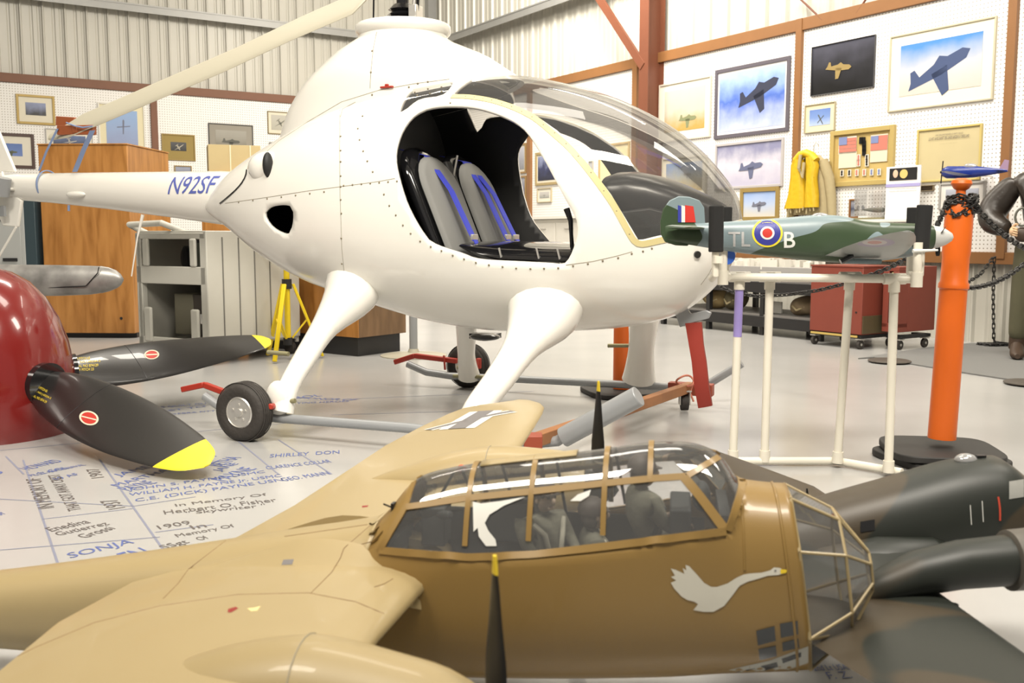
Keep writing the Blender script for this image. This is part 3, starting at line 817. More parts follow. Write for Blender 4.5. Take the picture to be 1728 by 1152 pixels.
m.loft([[Vector((x, y * min(.36, cr(widT, min(x, 1.5)) * .8), z)) for y, z in [(-1, .82), (1, .82), (1, zt), (-1, zt)]] for x, zt in [(x0, 1.12), (x0 + .15, 1.14), (x0 + .3, 1.10), (1.38, 1.02)]])
m.build('instrument_panel', M_black, H, bevel=.01)
m = MB(); p = hp(1092, 306, -.2); m.box(p + Vector((0, 0, .004)), (.06, .05, .004), Matrix.Rotation(.35, 3, 'Y')); m.build('compass_card', mat('card', (.6, .62, .55), .5), H)
m = MB(); m.ball(hp(1049, 322, -.26), .05, (.5, .8, 1)); m.build('gauge_pod', M_gloss, H)
# legs, skids, pegs
def leg(pts, rad, flat, nm='skid_leg'):
    m = MB(); n = len(pts); P = []
    for i in range(n - 1):
        for k in range(4):
            t = k / 4; p0, p1, p2, p3 = [Vector(pts[max(0, min(n - 1, i + d))]) for d in (-1, 0, 1, 2)]
            P.append(0.5 * ((2 * p1) + (p2 - p0) * t + (2 * p0 - 5 * p1 + 4 * p2 - p3) * t * t + (3 * p1 - p0 - 3 * p2 + p3) * t ** 3))
    P.append(Vector(pts[-1])); R_ = [cr([(j / (n - 1), rad[j]) for j in range(n)], i / (len(P) - 1)) for i in range(len(P))]
    m.tube(P, R_, 20, True, flat=flat, flatax=(1, 0, 0))
    return m.build(nm, M_white, H, ang=50), P
def legpx(lst): return [hp(px, py, y) for px, py, y in lst]
YN, YF = -.904, .90
leg(legpx([(600, 470, -.30), (590, 500, -.42), (548, 552, -.58), (514, 605, -.74), (488, 650, -.86), (476, 694, YN)]), [.13, .12, .062, .05, .045, .05], 1.25)
leg(legpx([(925, 500, -.30), (914, 535, -.42), (880, 585, -.60), (842, 640, -.75), (805, 690, -.86), (790, 728, YN)]), [.16, .145, .076, .060, .055, .055], 1.25)
leg(legpx([(786, 520, .40), (787, 560, .62), (787, 600, .80), (792, 636, YF)]), [.055, .05, .045, .06], 1.3)
leg(legpx([(1086, 500, .40), (1086, 540, .62), (1082, 590, .80), (1078, 640, YF)]), [.085, .07, .06, .08], 1.3)
m = MB(); m.ball(hp(470, 672, YN), .075, (1.0, .5, 1.2)); m.build('leg_fairing', M_white, H)
def skid(pts, nm='skid'):
    m = MB(); m.tube(pts, .024, 16); m.build(nm, M_skid, H)
skid([hp(346, 668, YN), hp(372, 686, YN), hp(395, 698, YN), hp(480, 706, YN), hp(690, 722, YN), hp(905, 747, YN), hp(940, 744, YN), hp(975, 722, YN)])
skid([hp(688, 614, YF), hp(720, 628, YF), hp(760, 634, YF), hp(1000, 646, YF), hp(1172, 655, YF), hp(1200, 645, YF), hp(1252, 613, YF)])
m = MB(); a = hp(950, 738, YN); b = hp(1078, 668, YN); m.cyl(a, b, .045, 28); m.build('skid_sleeve', M_skid, H, bevel=.004)
m = MB()
for a, b in [((487, 597, -.72), (452, 594, -.72)), ((484, 677, YN), (498, 676, YN)), ((1070, 583, .78), (1026, 583, .78)), ((772, 620, .86), (790, 615, .86)), ((765, 634, YF - .03), (816, 636, YF - .03))]:
    m.cyl(hp(*a), hp(*b), .012, 10)
loose(m.build('step_peg', mat('olive_metal', (.30, .28, .16), .5, .4), H))
# ground handling wheels with red lift bars
def wheel(c, R=.145, w=.10, par=None):
    wt = MB(); hw = w / 2
    wt.lathe([(R * .52, -hw * .8), (R * .62, -hw), (R * .84, -hw), (R * .96, -hw * .75), (R, -hw * .3), (R, hw * .3), (R * .96, hw * .75), (R * .84, hw), (R * .62, hw), (R * .52, hw * .8)], (0, 0, 0), (0, 1, 0), 40)
    for k in range(-2, 3):
        wt.tube([(R * 1.004 * math.cos(t), k * .016, R * 1.004 * math.sin(t)) for t in [2 * PI * j / 40 for j in range(41)]], .0028, 4, False)
    M_ = Matrix.Translation(c)
    wt.xf(M_); o = wt.build('tyre', M_tyre, par, ang=40)
    h = MB(); h.lathe([(R * .54, -hw * .85), (R * .5, -hw * .95), (R * .44, -hw * .5), (R * .42, hw * .5), (R * .5, hw * .9)], (0, 0, 0), (0, 1, 0), 32)
    h.cyl((0, -hw * 1.0, 0), (0, hw, 0), R * .14, 16)
    for k in range(5):
        a = 2 * PI * k / 5 + .3; h.bar((0, -hw * .6, 0), (R * .46 * math.cos(a), -hw * .6, R * .46 * math.sin(a)), .028, .012, (0, 1, 0)); h.cyl((R * .27 * math.cos(a), -hw * .95, R * .27 * math.sin(a)), (R * .27 * math.cos(a), -hw * .4, R * .27 * math.sin(a)), .007, 8)
    h.xf(M_); h.build('wheel_rim', M_alu, par)
cw = hp(412, 674, YN - .10); cw.z = .146
wheel(cw, par=H)
cw2 = hp(790, 601, YF + .10); cw2.z = .146
wheel(cw2, par=H)
m = MB(); m.bar(hp(308, 657, YN + .02), hp(345, 649, YN + .02), .03, .03); m.bar(hp(345, 649, YN + .02), hp(455, 690, YN + .02), .03, .03); m.cyl(hp(468, 684, YN + .04), hp(456, 686, YN - .09), .016, 10); m.build('lift_bar', M_redp, H, bevel=.006)
m = MB(); m.bar(hp(666, 611, YF + .03), hp(700, 600, YF + .03), .034, .034); m.bar(hp(700, 600, YF + .03), hp(772, 609, YF + .03), .034, .034); m.bar(hp(749, 599, YF), hp(751, 624, YF), .014, .014); m.box(hp(808, 613, YF + .03), (.03, .03, .07)); m.build('lift_bar', M_redp, H, bevel=.006)
m = MB(); m.box(hp(752, 590, .9) * 0 + hp(819, 566, .5), (.16, .12, .03)); m.ball(hp(818, 568, .42), .07, (1.4, 1, .35)); m.build('far_drain_cover', M_gloss, H)
# nose pitot bracket
m = MB(); po = [hp(*q, 0) for q in [(1140, 528), (1148, 552), (1158, 548), (1196, 537), (1201, 527), (1192, 523), (1166, 529), (1160, 520), (1146, 515)]]
m.prism([(p.x, -.012, p.z) for p in po], (0, 1, 0), .024); m.build('pitot_bracket', M_skid, H, bevel=.004)
m = MB(); po = [hp(*q, -.02) for q in [(1082, 539), (1110, 536), (1150, 521), (1142, 512), (1100, 528)]]; m.prism([(p.x, p.y, p.z) for p in po], (0, 1, 0), .12); m.build('belly_fairing', M_white, H, bevel=.01)
# red cover hanging from the nose
RB = thing('pitot_cover', 'long red cloth pitot cover hanging below the white helicopter nose', 'cover', MH @ Matrix.Translation((hp(1190, 687, 0).x, 0, 0)))
m = MB(); Ri = RB.matrix_world.inverted() @ MH; rings = []
for L, Rr, z in [((1157, 545), (1184, 543), 0), ((1163, 580), (1187, 580), 0), ((1168, 610), (1192, 610), 0), ((1172, 650), (1196, 648), 0), ((1179, 688), (1202, 684), 0)]:
    a = hp(*L, 0); b = hp(*Rr, 0)
    rings.append([a + Vector((0, -.012, 0)), (a + b) / 2 + Vector((0, -.02, 0)), b + Vector((0, -.012, 0)), b + Vector((0, .012, 0)), (a + b) / 2 + Vector((0, .02, 0)), a + Vector((0, .012, 0))])
m.loft(rings).xf(Ri); m.build('cover_sleeve', mat('red_vinyl', (.28, .030, .018), .5, bump=.2, bscale=20), RB)
# tow beam on caster between the skids
a = gz(1166, 652, .13); b = gz(893, 746, .13)
TB = thing('tow_beam', 'orange-brown timber tow beam on one black caster between the skid tips', 'beam', Matrix.Translation((a.x, a.y, 0)))
Ti = TB.matrix_world.inverted()
m = MB(); m.bar(a, b, .05, .055); m.xf(Ti); m.build('timber', mat('orange_timber', (.34, .15, .06), .6, vary=.2, vscale=12), TB, bevel=.004)
m = MB(); m.box(gz(1166, 656, .12), (.26, .07, .07), Matrix.Rotation(-.4, 3, 'Z')); m.bar(gz(884, 744, .14), gz(915, 744, .14), .09, .06); m.xf(Ti); m.build('bracket', mat('oxide_red', (.30, .06, .03), .5), TB, bevel=.004)
m = MB(); c = gz(1155, 679, .05); m.cyl(c + Vector((-.02, 0, 0)), c + Vector((.02, 0, 0)), .045, 24); m.xf(Ti); m.build('caster_wheel', M_tyre, TB)
m = MB(); m.box(c + Vector((-.028, 0, .03)), (.006, .05, .08)); m.box(c + Vector((.028, 0, .03)), (.006, .05, .08)); m.box(c + Vector((0, 0, .07)), (.07, .07, .008)); m.xf(Ti); m.build('caster_fork', M_alu, TB)
m = MB(); p = gz(1156, 648, .16)
m.tube([p + Vector((.05 * math.cos(t), .03 * math.sin(2 * t), .02 + .03 * math.sin(t))) for t in [2 * PI * k / 20 for k in range(21)]] + [p + Vector((.03, 0, -.05)), p + Vector((.05, -.01, -.1))], .006, 6); m.xf(Ti); m.build('pink_twine', mat('twine', (.6, .22, .15), .8), TB)
# blade cradle and straps tying the blade to the boom
BC = thing('blade_cradle', 'red-brown wooden cradle strapped under the drooping rotor blade tip', 'cradle', MH @ Matrix.Translation((hp(125, 220, 0).x, 0, 1.7)))
Bi = BC.matrix_world.inverted() @ MH
m = MB(); a = hp(99, 220, -.06); b = hp(160, 219, -.06); m.bar(a, b, .03, .06); m.bar(hp(97, 204, .08), hp(128, 206, .08), .03, .06); m.box((a + b) / 2 + Vector((0, .06, -.0)), (.04, .16, .04)); m.xf(Bi); m.build('cradle_board', mat('red_wood', (.33, .09, .03), .5, vary=.15, vscale=15), BC, bevel=.003)
M_strap = mat('blue_strap', (.22, .29, .48), .6)
BS = thing('tie_down_strap', 'pale blue strap tying the rotor blade down around the tail boom', 'strap', MH @ Matrix.Translation((hp(60, 290, 0).x, 0, 1.25)))
Bi = BS.matrix_world.inverted() @ MH
m = MB()
def strap(pts, w):
    r = []
    for p in pts: r.append([p + Vector((-w, -.001, 0)), p + Vector((w, -.001, 0)), p + Vector((w, .002, 0)), p + Vector((-w, .002, 0))])
    return r
m.loft(strap([hp(97, 217, -.085), hp(78, 256, -.08), hp(66, 288, -.075)], .010)); m.loft(strap([hp(156, 220, -.085), hp(140, 255, -.05), hp(126, 290, -.02)], .022))
xb = hp(60, 315, -.1).x
m.tube([Vector((xb, .092 * math.cos(t), 1.343 + .098 * math.sin(t))) for t in [2 * PI * k / 28 for k in range(29)]], .0045, 6, flat=2.0, flatax=(1, 0, 0))
m.tube([hp(112, 207, -.09), hp(128, 213, -.1), hp(140, 215, -.1), hp(156, 213, -.09)], .005, 6)
m.cyl(hp(116, 346, -.09), hp(116, 356, -.09), .008, 8)
m.xf(Bi); loose(m.build('webbing', M_strap, BS))
# ============================================================ the large tan twin-engine model aircraft in front
def tanmat(name, c, rough=.42):
    return mat(name, c, rough, coat=.15, vary=.04, vscale=3)
M_tan = tanmat('sand_paint', (.35, .27, .135)); M_bod = tanmat('brown_sand_paint', (.25, .155, .045), .38)
M_grey = mat('pale_belly_paint', (.42, .42, .38), .5)
M_glz = glass_mat('model_glazing', (.90, .91, .92), .25, .06, .03)
M_dark = mat('cockpit_dark', (.025, .028, .028), .7)
M_gm = mat('gunmetal', (.02, .02, .022), .35, .5)
MJ = frameM(0, 1.9, -9.5); MJi = MJ.inverted()
J = thing('model_bomber', 'large sand-coloured twin-engine model bomber with glazed nose and a swan painted on its side', 'model aircraft', MJ)
def jp(px, py, y): return onplane(MJ, px, py, y)
jt = [(-2.1, .16), (-1.7, .18), (-1.144, .266), (-.858, .316), (-.679, .350), (-.453, .395), (-.30, .425), (-.262, .440), (-.199, .512), (-.125, .540), (-.017, .560), (.159, .586), (.274, .606), (.352, .607), (.397, .589), (.443, .540), (.47, .536), (.525, .532)]
jb = [(-2.1, .12), (-1.7, .10), (-1.144, .105), (-.7, .105), (-.3, .11), (.0, .125), (.30, .15), (.47, .175), (.578, .19)]
jw = [(-2.1, .03), (-1.7, .055), (-1.144, .085), (-.7, .105), (-.3, .122), (.1, .13), (.35, .128), (.578, .118)]
X1 = .552
lean = .14
def jf(a, b):
    x = -2.1 + (X1 + 2.1) * (a ** .62)
    t, bt, w = cr(jt, x), cr(jb, x), cr(jw, x)
    an = 2 * PI * b; c, s = math.cos(an), math.sin(an)
    # body below the sill is fuller; the canopy above it is narrower
    sill = interp([(-.27, .43), (-.238, .407), (-.064, .403), (.06, .412), (.405, .477), (.46, .52)], x)
    zc, hh = (t + bt) / 2, (t - bt) / 2; e = 2.5
    z = zc + hh * math.copysign(abs(s) ** (2 / e), s)
    y = w * math.copysign(abs(c) ** (2 / e), c)
    k = interp([(-.30, 0), (-.2, 1), (.40, 1), (.46, 0)], x)
    if z > sill and k > 0:
        q = (z - sill) / max(.02, t - sill)
        y2 = w * .93 * (1 - .42 * q) * math.sqrt(max(0, 1 - q ** 4.0)) * math.copysign(1, y) if abs(y) > 1e-6 else 0
        y = y * (1 - k) + y2 * k if abs(y2) < abs(y) or True else y
    xs = x + (zc - z) * lean * interp([(.42, 0), (.50, 1)], x)
    return Vector((xs, y, z))
glzp = [(645, 925), (688, 852), (698, 800), (720, 740), (1260, 700), (1262, 790), (1255, 816), (1228, 893), (900, 934), (790, 938)]
cano = lambda p: p.x > -.30 and p.z > .38
vs, R = split_surface(170, 112, jf, [pxtest(MJ, [glzp], cano), lambda p: p.x < -.262 + .25 * min(0, p.z - .42)])
body = sub_mb(vs, R[0]).build('fuselage', [M_bod], J, ang=40, fix=False); solid(body, .005, -1, M_bod)
loose_r = sub_mb(vs, R[2]).build('rear_fuselage', [M_tan], J, ang=40, fix=False); solid(loose_r, .005, -1, M_tan)
gl_o = sub_mb(vs, R[1]).build('canopy_glazing', [M_glz], J, ang=40, fix=False)
JB = bvh_of(vs, [f for r in R for f in r])
FW_ = .009
def jr(line, w=FW_): loose(ribbon(MJ, [JB], line, w, .003, .0005, True, 6).build('canopy_frame', M_bod, J, ang=50))
jr([(641, 928), (700, 933), (790, 940), (900, 936), (1020, 922), (1130, 908), (1225, 896)], .014)
jr([(643, 926), (665, 890), (686, 855), (694, 825), (705, 803)], .012)
jr([(686, 856), (785, 841), (893, 830), (1018, 816), (1097, 808), (1157, 804)], .013)
jr([(1154, 805), (1180, 836), (1222, 892)], .017); jr([(1228, 895), (1243, 850), (1253, 815)], .014)
jr([(1160, 803), (1190, 785), (1212, 772)], .012)
def hoop(px, py, z0=.38, w=.010, zmax=9):
    h = JB.ray_cast(MJi @ CAM, (MJi.to_3x3() @ ray(px, py)).normalized()); x = h[0].x; a = ((x + 2.1) / (X1 + 2.1)) ** (1 / .62); rings = []
    for k in range(41):
        p = jf(a, .5 * k / 40)
        if p.z < z0: continue
        p = Vector((x, p.y, p.z)); o_ = Vector((0, p.y, p.z - .43)).normalized()
        rings.append([p + Vector((-w / 2, 0, 0)) + o_ * .0, p + Vector((-w / 2, 0, 0)) + o_ * .004, p + Vector((w / 2, 0, 0)) + o_ * .004, p + Vector((w / 2, 0, 0)) + o_ * .0])
    m = MB(); m.loft(rings); m.build('canopy_frame', M_bod, J, ang=50)
hoop(787, 885, .41); hoop(894, 870, .425); hoop(1019, 850, .44); hoop(1097, 800, .548)
a0 = ((-.06 + 2.1) / (X1 + 2.1)) ** (1 / .62); a1 = ((.13 + 2.1) / (X1 + 2.1)) ** (1 / .62)
m = MB(); m.loft([[jf(a0 + (a1 - a0) * i / 8, .215 + .07 * k / 10) + Vector((0, 0, .003)) for k in range(11)] for i in range(9)], False, False); o_ = m.build('roof_panel', M_tan, J); solid(o_, .003, 0)
# faceted glazed nose
ZC = .36
def ell(x0, zc, hw, hh, n, lean_=0, ph=0):
    return [Vector((x0 + (zc - (zc + hh * math.sin(t))) * lean_, hw * math.cos(t), zc + hh * math.sin(t))) for t in [2 * PI * k / n + ph for k in range(n)]]
xb = X1
base = [jf(1.0, (k / 8 + 1 / 16) % 1.0) for k in range(8)]
top_ = jf(1, .25); bot_ = jf(1, .75)
def nose_ring(f, zc, xc, sc):
    return [Vector((xc + (zc - (zc + (p.z - ZC) * sc[1])) * lean, p.y * sc[0], zc + (p.z - ZC) * sc[1])) for p in base]
ring1 = nose_ring(0, .375, .633, (.72, .66)); ring2 = nose_ring(0, .378, .683, (.22, .22))
g = MB(); g.loft([base, ring1, ring2]); g.build('nose_glazing', M_glz, J, smooth=False)
m = MB()
for k in range(8):
    m.cyl(base[k], base[(k + 1) % 8], .0035, 6)
    m.cyl(ring1[k], ring1[(k + 1) % 8], .003, 6)
    m.cyl(base[k], ring1[k], .003, 6)
    m.cyl(ring1[k], ring2[k], .003, 6)
    m.cyl(ring2[k], ring2[(k + 1) % 8], .003, 6)
m.cyl(base[4], ring1[5], .003, 6); m.cyl(base[5], ring1[5], .003, 6)
m.build('nose_framing', M_tan, J)
pts = [jf(.985, k / 64) for k in range(65)]; m = MB(); m.tube(pts, .003, 6, False)
pts = [jf(.937, k / 64) * 1.0 for k in range(2, 31)]; m.tube(pts, .0022, 6, False)
m.build('nose_band', M_bod, J)
# wings
def wing(secs, nm, M, par, n=12, cap=True):
    m = MB(); m.loft([airfoil(le, te, th) for le, te, th in secs]); o = m.build(nm, M, par, ang=60, fix=True); return o, bvh_of(m.v, m.f)
ws = [(.06, -.145, -.68, .33, .085), (.16, -.150, -.655, .335, .075), (.39, -.155, -.615, .345, .065), (.75, -.152, -.595, .352, .055), (1.05, -.145, -.58, .357, .048), (1.35, -.150, -.545, .36, .040), (1.60, -.156, -.505, .362, .032),
      (1.72, -.165, -.475, .363, .026), (1.80, -.19, -.43, .363, .02), (1.86, -.235, -.37, .363, .013), (1.885, -.28, -.33, .363, .006)]
WB = []
for sgn in (1, -1):
    o, b = wing([((xl, sgn * y, z), (xt - (.13 * max(0, 1 - abs(y - .45) / .7) if sgn < 0 and y > .1 else 0), sgn * y, z - .01), th / (xl - xt) * 1.0 * (xl - xt)) for y, xl, xt, z, th in ws], 'wing', M_tan, J); WB.append(b)
# fillet from the wing root into the fuselage side
for sgn in (1, -1):
    m = MB(); rings = []
    for k in range(17):
        x = -.15 - .62 * k / 16; t = k / 16
        h = .045 * math.sin(PI * min(1, t * 1.4 + .0)) * (1 if t < .4 else 1 - .3 * (t - .4)); h = max(h, .004) * (1 - t * t)
        zz = interp([(0, .31), (.15, .365), (.4, .37), (.7, .345), (1, .28)], t)
        w = interp([(0, .004), (.15, .10), (.5, .10), (.8, .05), (1, .012)], t)
        y0 = cr(jw, x) * .93
        rings.append([Vector((x, sgn * (y0 - .03), zz + h)), Vector((x, sgn * (y0 + .005), zz + h * .55)), Vector((x, sgn * (y0 + w * .3), zz + h * .12)), Vector((x, sgn * (y0 + w), zz - .012)), Vector((x, sgn * (y0 + w), zz - .02)), Vector((x, sgn * (y0 - .03), zz - .02))])
    m.loft(rings); m.build('wing_fillet', M_tan, J, ang=80)
# engine nacelles
for sgn in (1, -1):
    y = .58 * sgn; m = MB(); zo = 0 if sgn > 0 else -.035; dx = 0 if sgn > 0 else -.05
    zf = lambda x: zo - (0 if sgn > 0 else .15 * max(0, x + .15))
    nf = [(-.50, .345, .008, .006), (-.44, .352, .030, .025), (-.36, .358, .062, .048), (-.26, .362, .082, .078), (-.14, .362, .090, .098), (0.0, .362, .088, .094), (.05, .360, .085, .090), (.095, .358, .074, .076)]
    NS = [[Vector((x + dx, y + w * math.cos(t), zc + zf(x) + h * math.sin(t))) for t in [2 * PI * k / 28 for k in range(28)]] for x, zc, w, h in
          [(cr([(a[0], a[0]) for a in nf], x), cr([(a[0], a[1]) for a in nf], x), cr([(a[0], a[2]) for a in nf], x), cr([(a[0], a[3]) for a in nf], x)) for x in [-.50 + .595 * k / 26 for k in range(27)]]]
    m.loft(NS); m.build('engine_nacelle', M_tan, J, ang=50)
    mm = MB(); mm.tube([p + (p - Vector((p.x, y, .362 + zf(-.1)))) * .004 for p in NS[15]] + [NS[15][0]], .0012, 5, False); mm.build('cowl_seam', mat('seam', (.3, .27, .2), .6), J)
    mm = MB(); mm.ball((-.215, y - .072, .415) if sgn > 0 else (-.25, y, .41), .011 if sgn > 0 else .006) if True else mm.ball((-.215 if sgn > 0 else -.2, y + .078 * -1 * (1 if sgn > 0 else -1) * .8 * 1, .415), .011, (1.3, 1, 1)); mm.build('vent_plug', mat('orange_plug', (.55, .10, .03), .4), J)
    mm = MB(); mm.lathe([(.05, 0), (.05, .008), (.034, .05), (.016, .075), (.001, .085)], (.095, y, .358), (1, 0, 0), 24); mm.xf(Matrix.Translation((dx, 0, zf(.1)))); mm.build('spinner', M_gm, J)
    for q in range(3):
        a = (PI / 2 if sgn > 0 else PI / 2 + .04) + 2 * PI * q / 3
        d = Vector((0, math.cos(a), math.sin(a))); e = Vector((0, -math.sin(a), math.cos(a)))
        rings = []; rt = []
        for t in [k / 10 for k in range(11)]:
            r = .02 + .26 * t; w = interp([(0, .012), (.35, .022), (.8, .014), (1, .004)], t); tw = 1.25 - .75 * t
            ax = Vector((1, 0, 0)) * math.sin(tw) * 1 + e * math.cos(tw); nrm = d.cross(ax)
            rt.append([Vector((.125, y, .358)) + d * r + ax * w * math.cos(s_) + nrm * .003 * math.sin(s_) for s_ in [2 * PI * k / 10 for k in range(10)]])
        mm = MB(); mm.loft(rt[:10]); mm.xf(Matrix.Translation((dx, 0, zf(.1)))); pb = mm.build('propeller_blade', M_gm, J, ang=60)
        mm = MB(); mm.loft(rt[9:]); mm.xf(Matrix.Translation((dx, 0, zf(.1)))); mm.build('blade_tip', mat('yellow_tip', (.75, .55, .03), .45), pb)
    # main gear
    mm = MB(); mm.cyl((-.10, y, .30), (-.06, y, .055), .012, 12); mm.build('gear_strut', M_gm, J)
    mm = MB(); mm.cyl((-.06, y - .022, .055), (-.06, y + .022, .055), .055, 28); mm.build('main_wheel', M_tyre, J, bevel=.008)
mm = MB(); mm.cyl((-1.9, -.012, .03), (-1.9, .012, .03), .03, 20); mm.box((-1.9, 0, .08), (.01, .03, .09)); mm.build('tail_wheel', M_tyre, J)
mm = MB(); mm.prism([(-2.12, -.01, .15), (-1.72, -.01, .17), (-1.92, -.01, .46), (-2.1, -.01, .47)], (0, 1, 0), .02); mm.build('fin', M_tan, J, bevel=.006)
for sgn in (1, -1):
    mm = MB(); mm.prism([(-1.74, sgn * .04, .17), (-1.80, sgn * .52, .19), (-1.98, sgn * .52, .19), (-2.05, sgn * .04, .17)], (0, 0, 1), .016); mm.build('tailplane', M_tan, J, bevel=.006)
# panel lines on fillet and wing (near side), hatch, dots
def jray(px, py, bs):
    o = MJi @ CAM; d = (MJi.to_3x3() @ ray(px, py)).normalized(); best = None
    for b in bs:
        h = b.ray_cast(o, d)
        if h[0] is not None and (best is None or h[3] < best[3]): best = h
    return best
dg = bpy.context.evaluated_depsgraph_get(); ALLJ = WB + [JB]
for o in J.children:
    if o.name.split('.')[0] in ('wing_fillet', 'engine_nacelle'): ALLJ.append(bvh_of([v.co for v in o.data.vertices], [p.vertices for p in o.data.polygons]))
m = MB()
for line in ([(0, 1122), (60, 1092), (160, 1050), (270, 1022), (400, 1003), (520, 1000), (600, 1015), (655, 1038)], [(525, 1000), (560, 965), (575, 940), (580, 925), (632, 880)],
             [(275, 1010), (300, 985), (318, 960), (390, 905)], [(610, 918), (640, 910)], [(632, 990), (648, 985), (665, 975)], [(480, 905), (640, 882)]):
    pts = []
    for (a0, b0), (a1, b1) in zip(line, line[1:]):
        for t in range(8):
            h = jray(a0 + (a1 - a0) * t / 8, b0 + (b1 - b0) * t / 8, ALLJ)
            if h: pts.append(h[0])
    seg = [pts[0]] if pts else []
    for p in pts[1:]:
        if (p - seg[-1]).length > .08:
            if len(seg) > 2: m.tube(seg, .0009, 5)
            seg = [p]
        else: seg.append(p)
    if len(seg) > 2: m.tube(seg, .0009, 5)
loose(m.build('panel_line', mat('tan_seam', (.20, .12, .05), .6), J))
def jdecal(nm, polypx, M_, off=.0015, bs=None):
    m = MB(); vs_, fs_ = subdiv([Vector((x, y, 0)) for x, y in polypx], [tuple(range(len(polypx)))], 12)
    out = []; bad = set()
    for i, v in enumerate(vs_):
        h = jray(v.x, v.y, bs or ALLJ)
        if h is None: bad.add(i); out.append(Vector((0, 0, 0)))
        else:
            d = (MJi @ CAM - h[0]).normalized(); out.append(h[0] + d * off)
    m.add(out, [f for f in fs_ if not any(i in bad for i in f)]); o_ = m.build(nm, M_, J, fix=False); return loose(o_) if nm == 'pale_belly' else o_
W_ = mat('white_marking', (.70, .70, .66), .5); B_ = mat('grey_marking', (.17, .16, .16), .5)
swan = [(1323, 962), (1316, 958), (1306, 957), (1300, 962), (1285, 966), (1268, 967), (1255, 969), (1242, 975), (1228, 984), (1210, 990), (1200, 990), (1188, 983), (1176, 969), (1163, 955), (1157, 953), (1158, 962), (1152, 958), (1155, 968), (1140, 961), (1132, 959), (1139, 971), (1132, 973), (1141, 979), (1132, 983), (1138, 993), (1150, 1006), (1160, 1012), (1172, 1015), (1178, 1019), (1170, 1029), (1188, 1032), (1204, 1032), (1222, 1022), (1237, 1003), (1248, 988), (1262, 981), (1280, 976), (1296, 971), (1312, 970), (1320, 968)]
jdecal('swan_marking', swan, mat('swan_white', (.60, .58, .50), .5), .0012, [JB])
jdecal('swan_beak', [(1317, 960), (1328, 961), (1327, 966), (1317, 968)], mat('yellow_tip', (.75, .55, .03), .45), .002, [JB])
jdecal('swan_eye', [(1307, 961), (1310, 961), (1310, 964), (1307, 964)], B_, .002, [JB])
win = [[(1276, 1064), (1307, 1056), (1309, 1081), (1279, 1089)], [(1316, 1052), (1346, 1047), (1347, 1070), (1318, 1076)], [(1280, 1095), (1309, 1089), (1311, 1107), (1282, 1114)], [(1320, 1084), (1347, 1077), (1349, 1093), (1321, 1099)],
       [(1241, 1134), (1275, 1127), (1275, 1138), (1242, 1146)], [(1284, 1124), (1311, 1117), (1313, 1125), (1285, 1133)], [(1319, 1111), (1352, 1100), (1352, 1108), (1321, 1119)]]
jdecal('pale_belly', [(1364, 1090), (1364, 1118), (1300, 1140), (1200, 1165), (1130, 1165), (1130, 1150), (1230, 1130), (1300, 1114)], M_grey, .0006, [JB])
for w in win: jdecal('side_window', w, mat('dark_pane', (.03, .035, .04), .1, coat=.5), .0014, [JB])
jdecal('wing_hatch', [(478, 944), (496, 943), (493, 952), (475, 953)], B_, .001)
jdecal('red_dot', [(385, 1027), (398, 1023), (402, 1026), (390, 1033), (384, 1033)], mat('dark_red', (.25, .02, .015), .5), .001)
jdecal('pale_emblem', [(417, 1026), (428, 1025), (440, 1022), (434, 1030), (424, 1031)], mat('pale_yellow', (.75, .62, .28), .5), .001)
jdecal('red_dot', [(611, 853), (622, 852), (620, 855), (611, 856)], mat('dark_red', (.25, .02, .015), .5), .001)
FW = WB[0]
def top_decal(nm, c, u, L, W, M_, off, sh=0):
    u = Vector(u).normalized(); v = Vector((-u.y, u.x, 0)); c = Vector(c)
    mm = drape([c + u * a * L / 2 + v * b * W / 2 for a, b in ((-1, -1), (1, -1), (1, 1), (-1, 1))], [(0, 1, 2, 3)], FW, (0, 0, -1), off, .03); mm.build(nm, M_, J, smooth=False, fix=False)
pa = gl(MJ, 722, 716, .38); pb = gl(MJ, 870, 693, .38); pc = gl(MJ, 768, 719, .38); pd = gl(MJ, 818, 689, .38); cc = (pa + pb + pc + pd) / 4; cc.z = .8
top_decal('cross_marking', cc, pb - pa, (pb - pa).length * .96, .052, W_, .0012); top_decal('cross_marking', cc, pd - pc, (pd - pc).length, .125, W_, .0012)
top_decal('cross_marking', cc, pb - pa, (pb - pa).length * .97, .026, B_, .002); top_decal('cross_marking', cc, pd - pc, (pd - pc).length * 1.0, .06, B_, .002)
# aerial bump, machine gun, cockpit tub and inner struts
m = MB(); p = jp(866, 778, 0); m.ball(p + Vector((0, 0, -.002)), .026, (1.0, .55, .45)); m.build('direction_finder_dome', M_tan, J)
m = MB(); g0 = jp(647, 850, -.06); g1 = jp(664, 857, -.05); m.cyl(g0, g1, .0018, 8); m.cyl(g1, g1 + Vector((.02, .01, -.004)), .006, 10); m.box(g1, (.006, .018, .022)); m.build('rear_gun', M_gm, J)
m = MB()
m.box((.07, 0, .28), (.64, .215, .012)); m.box((.07, .115, .35), (.62, .004, .12)); m.box((.07, .112, .395), (.62, .004, .07)); m.box((.41, 0, .43), (.02, .19, .13)); m.box((-.24, 0, .375), (.02, .2, .05))
m.build('cockpit_tub', M_dark, J)
m = MB()
for x0, z0, x1, z1 in [(-.20, .40, -.13, .52), (-.08, .42, -.115, .53), (.0, .41, -.03, .54), (.10, .43, .08, .565), (.22, .46, .20, .58)]:
    m.bar((x0, .085, z0), (x1, .055, z1), .006, .004, (0, 1, 0))
m.build('inner_strut', M_gm, J)
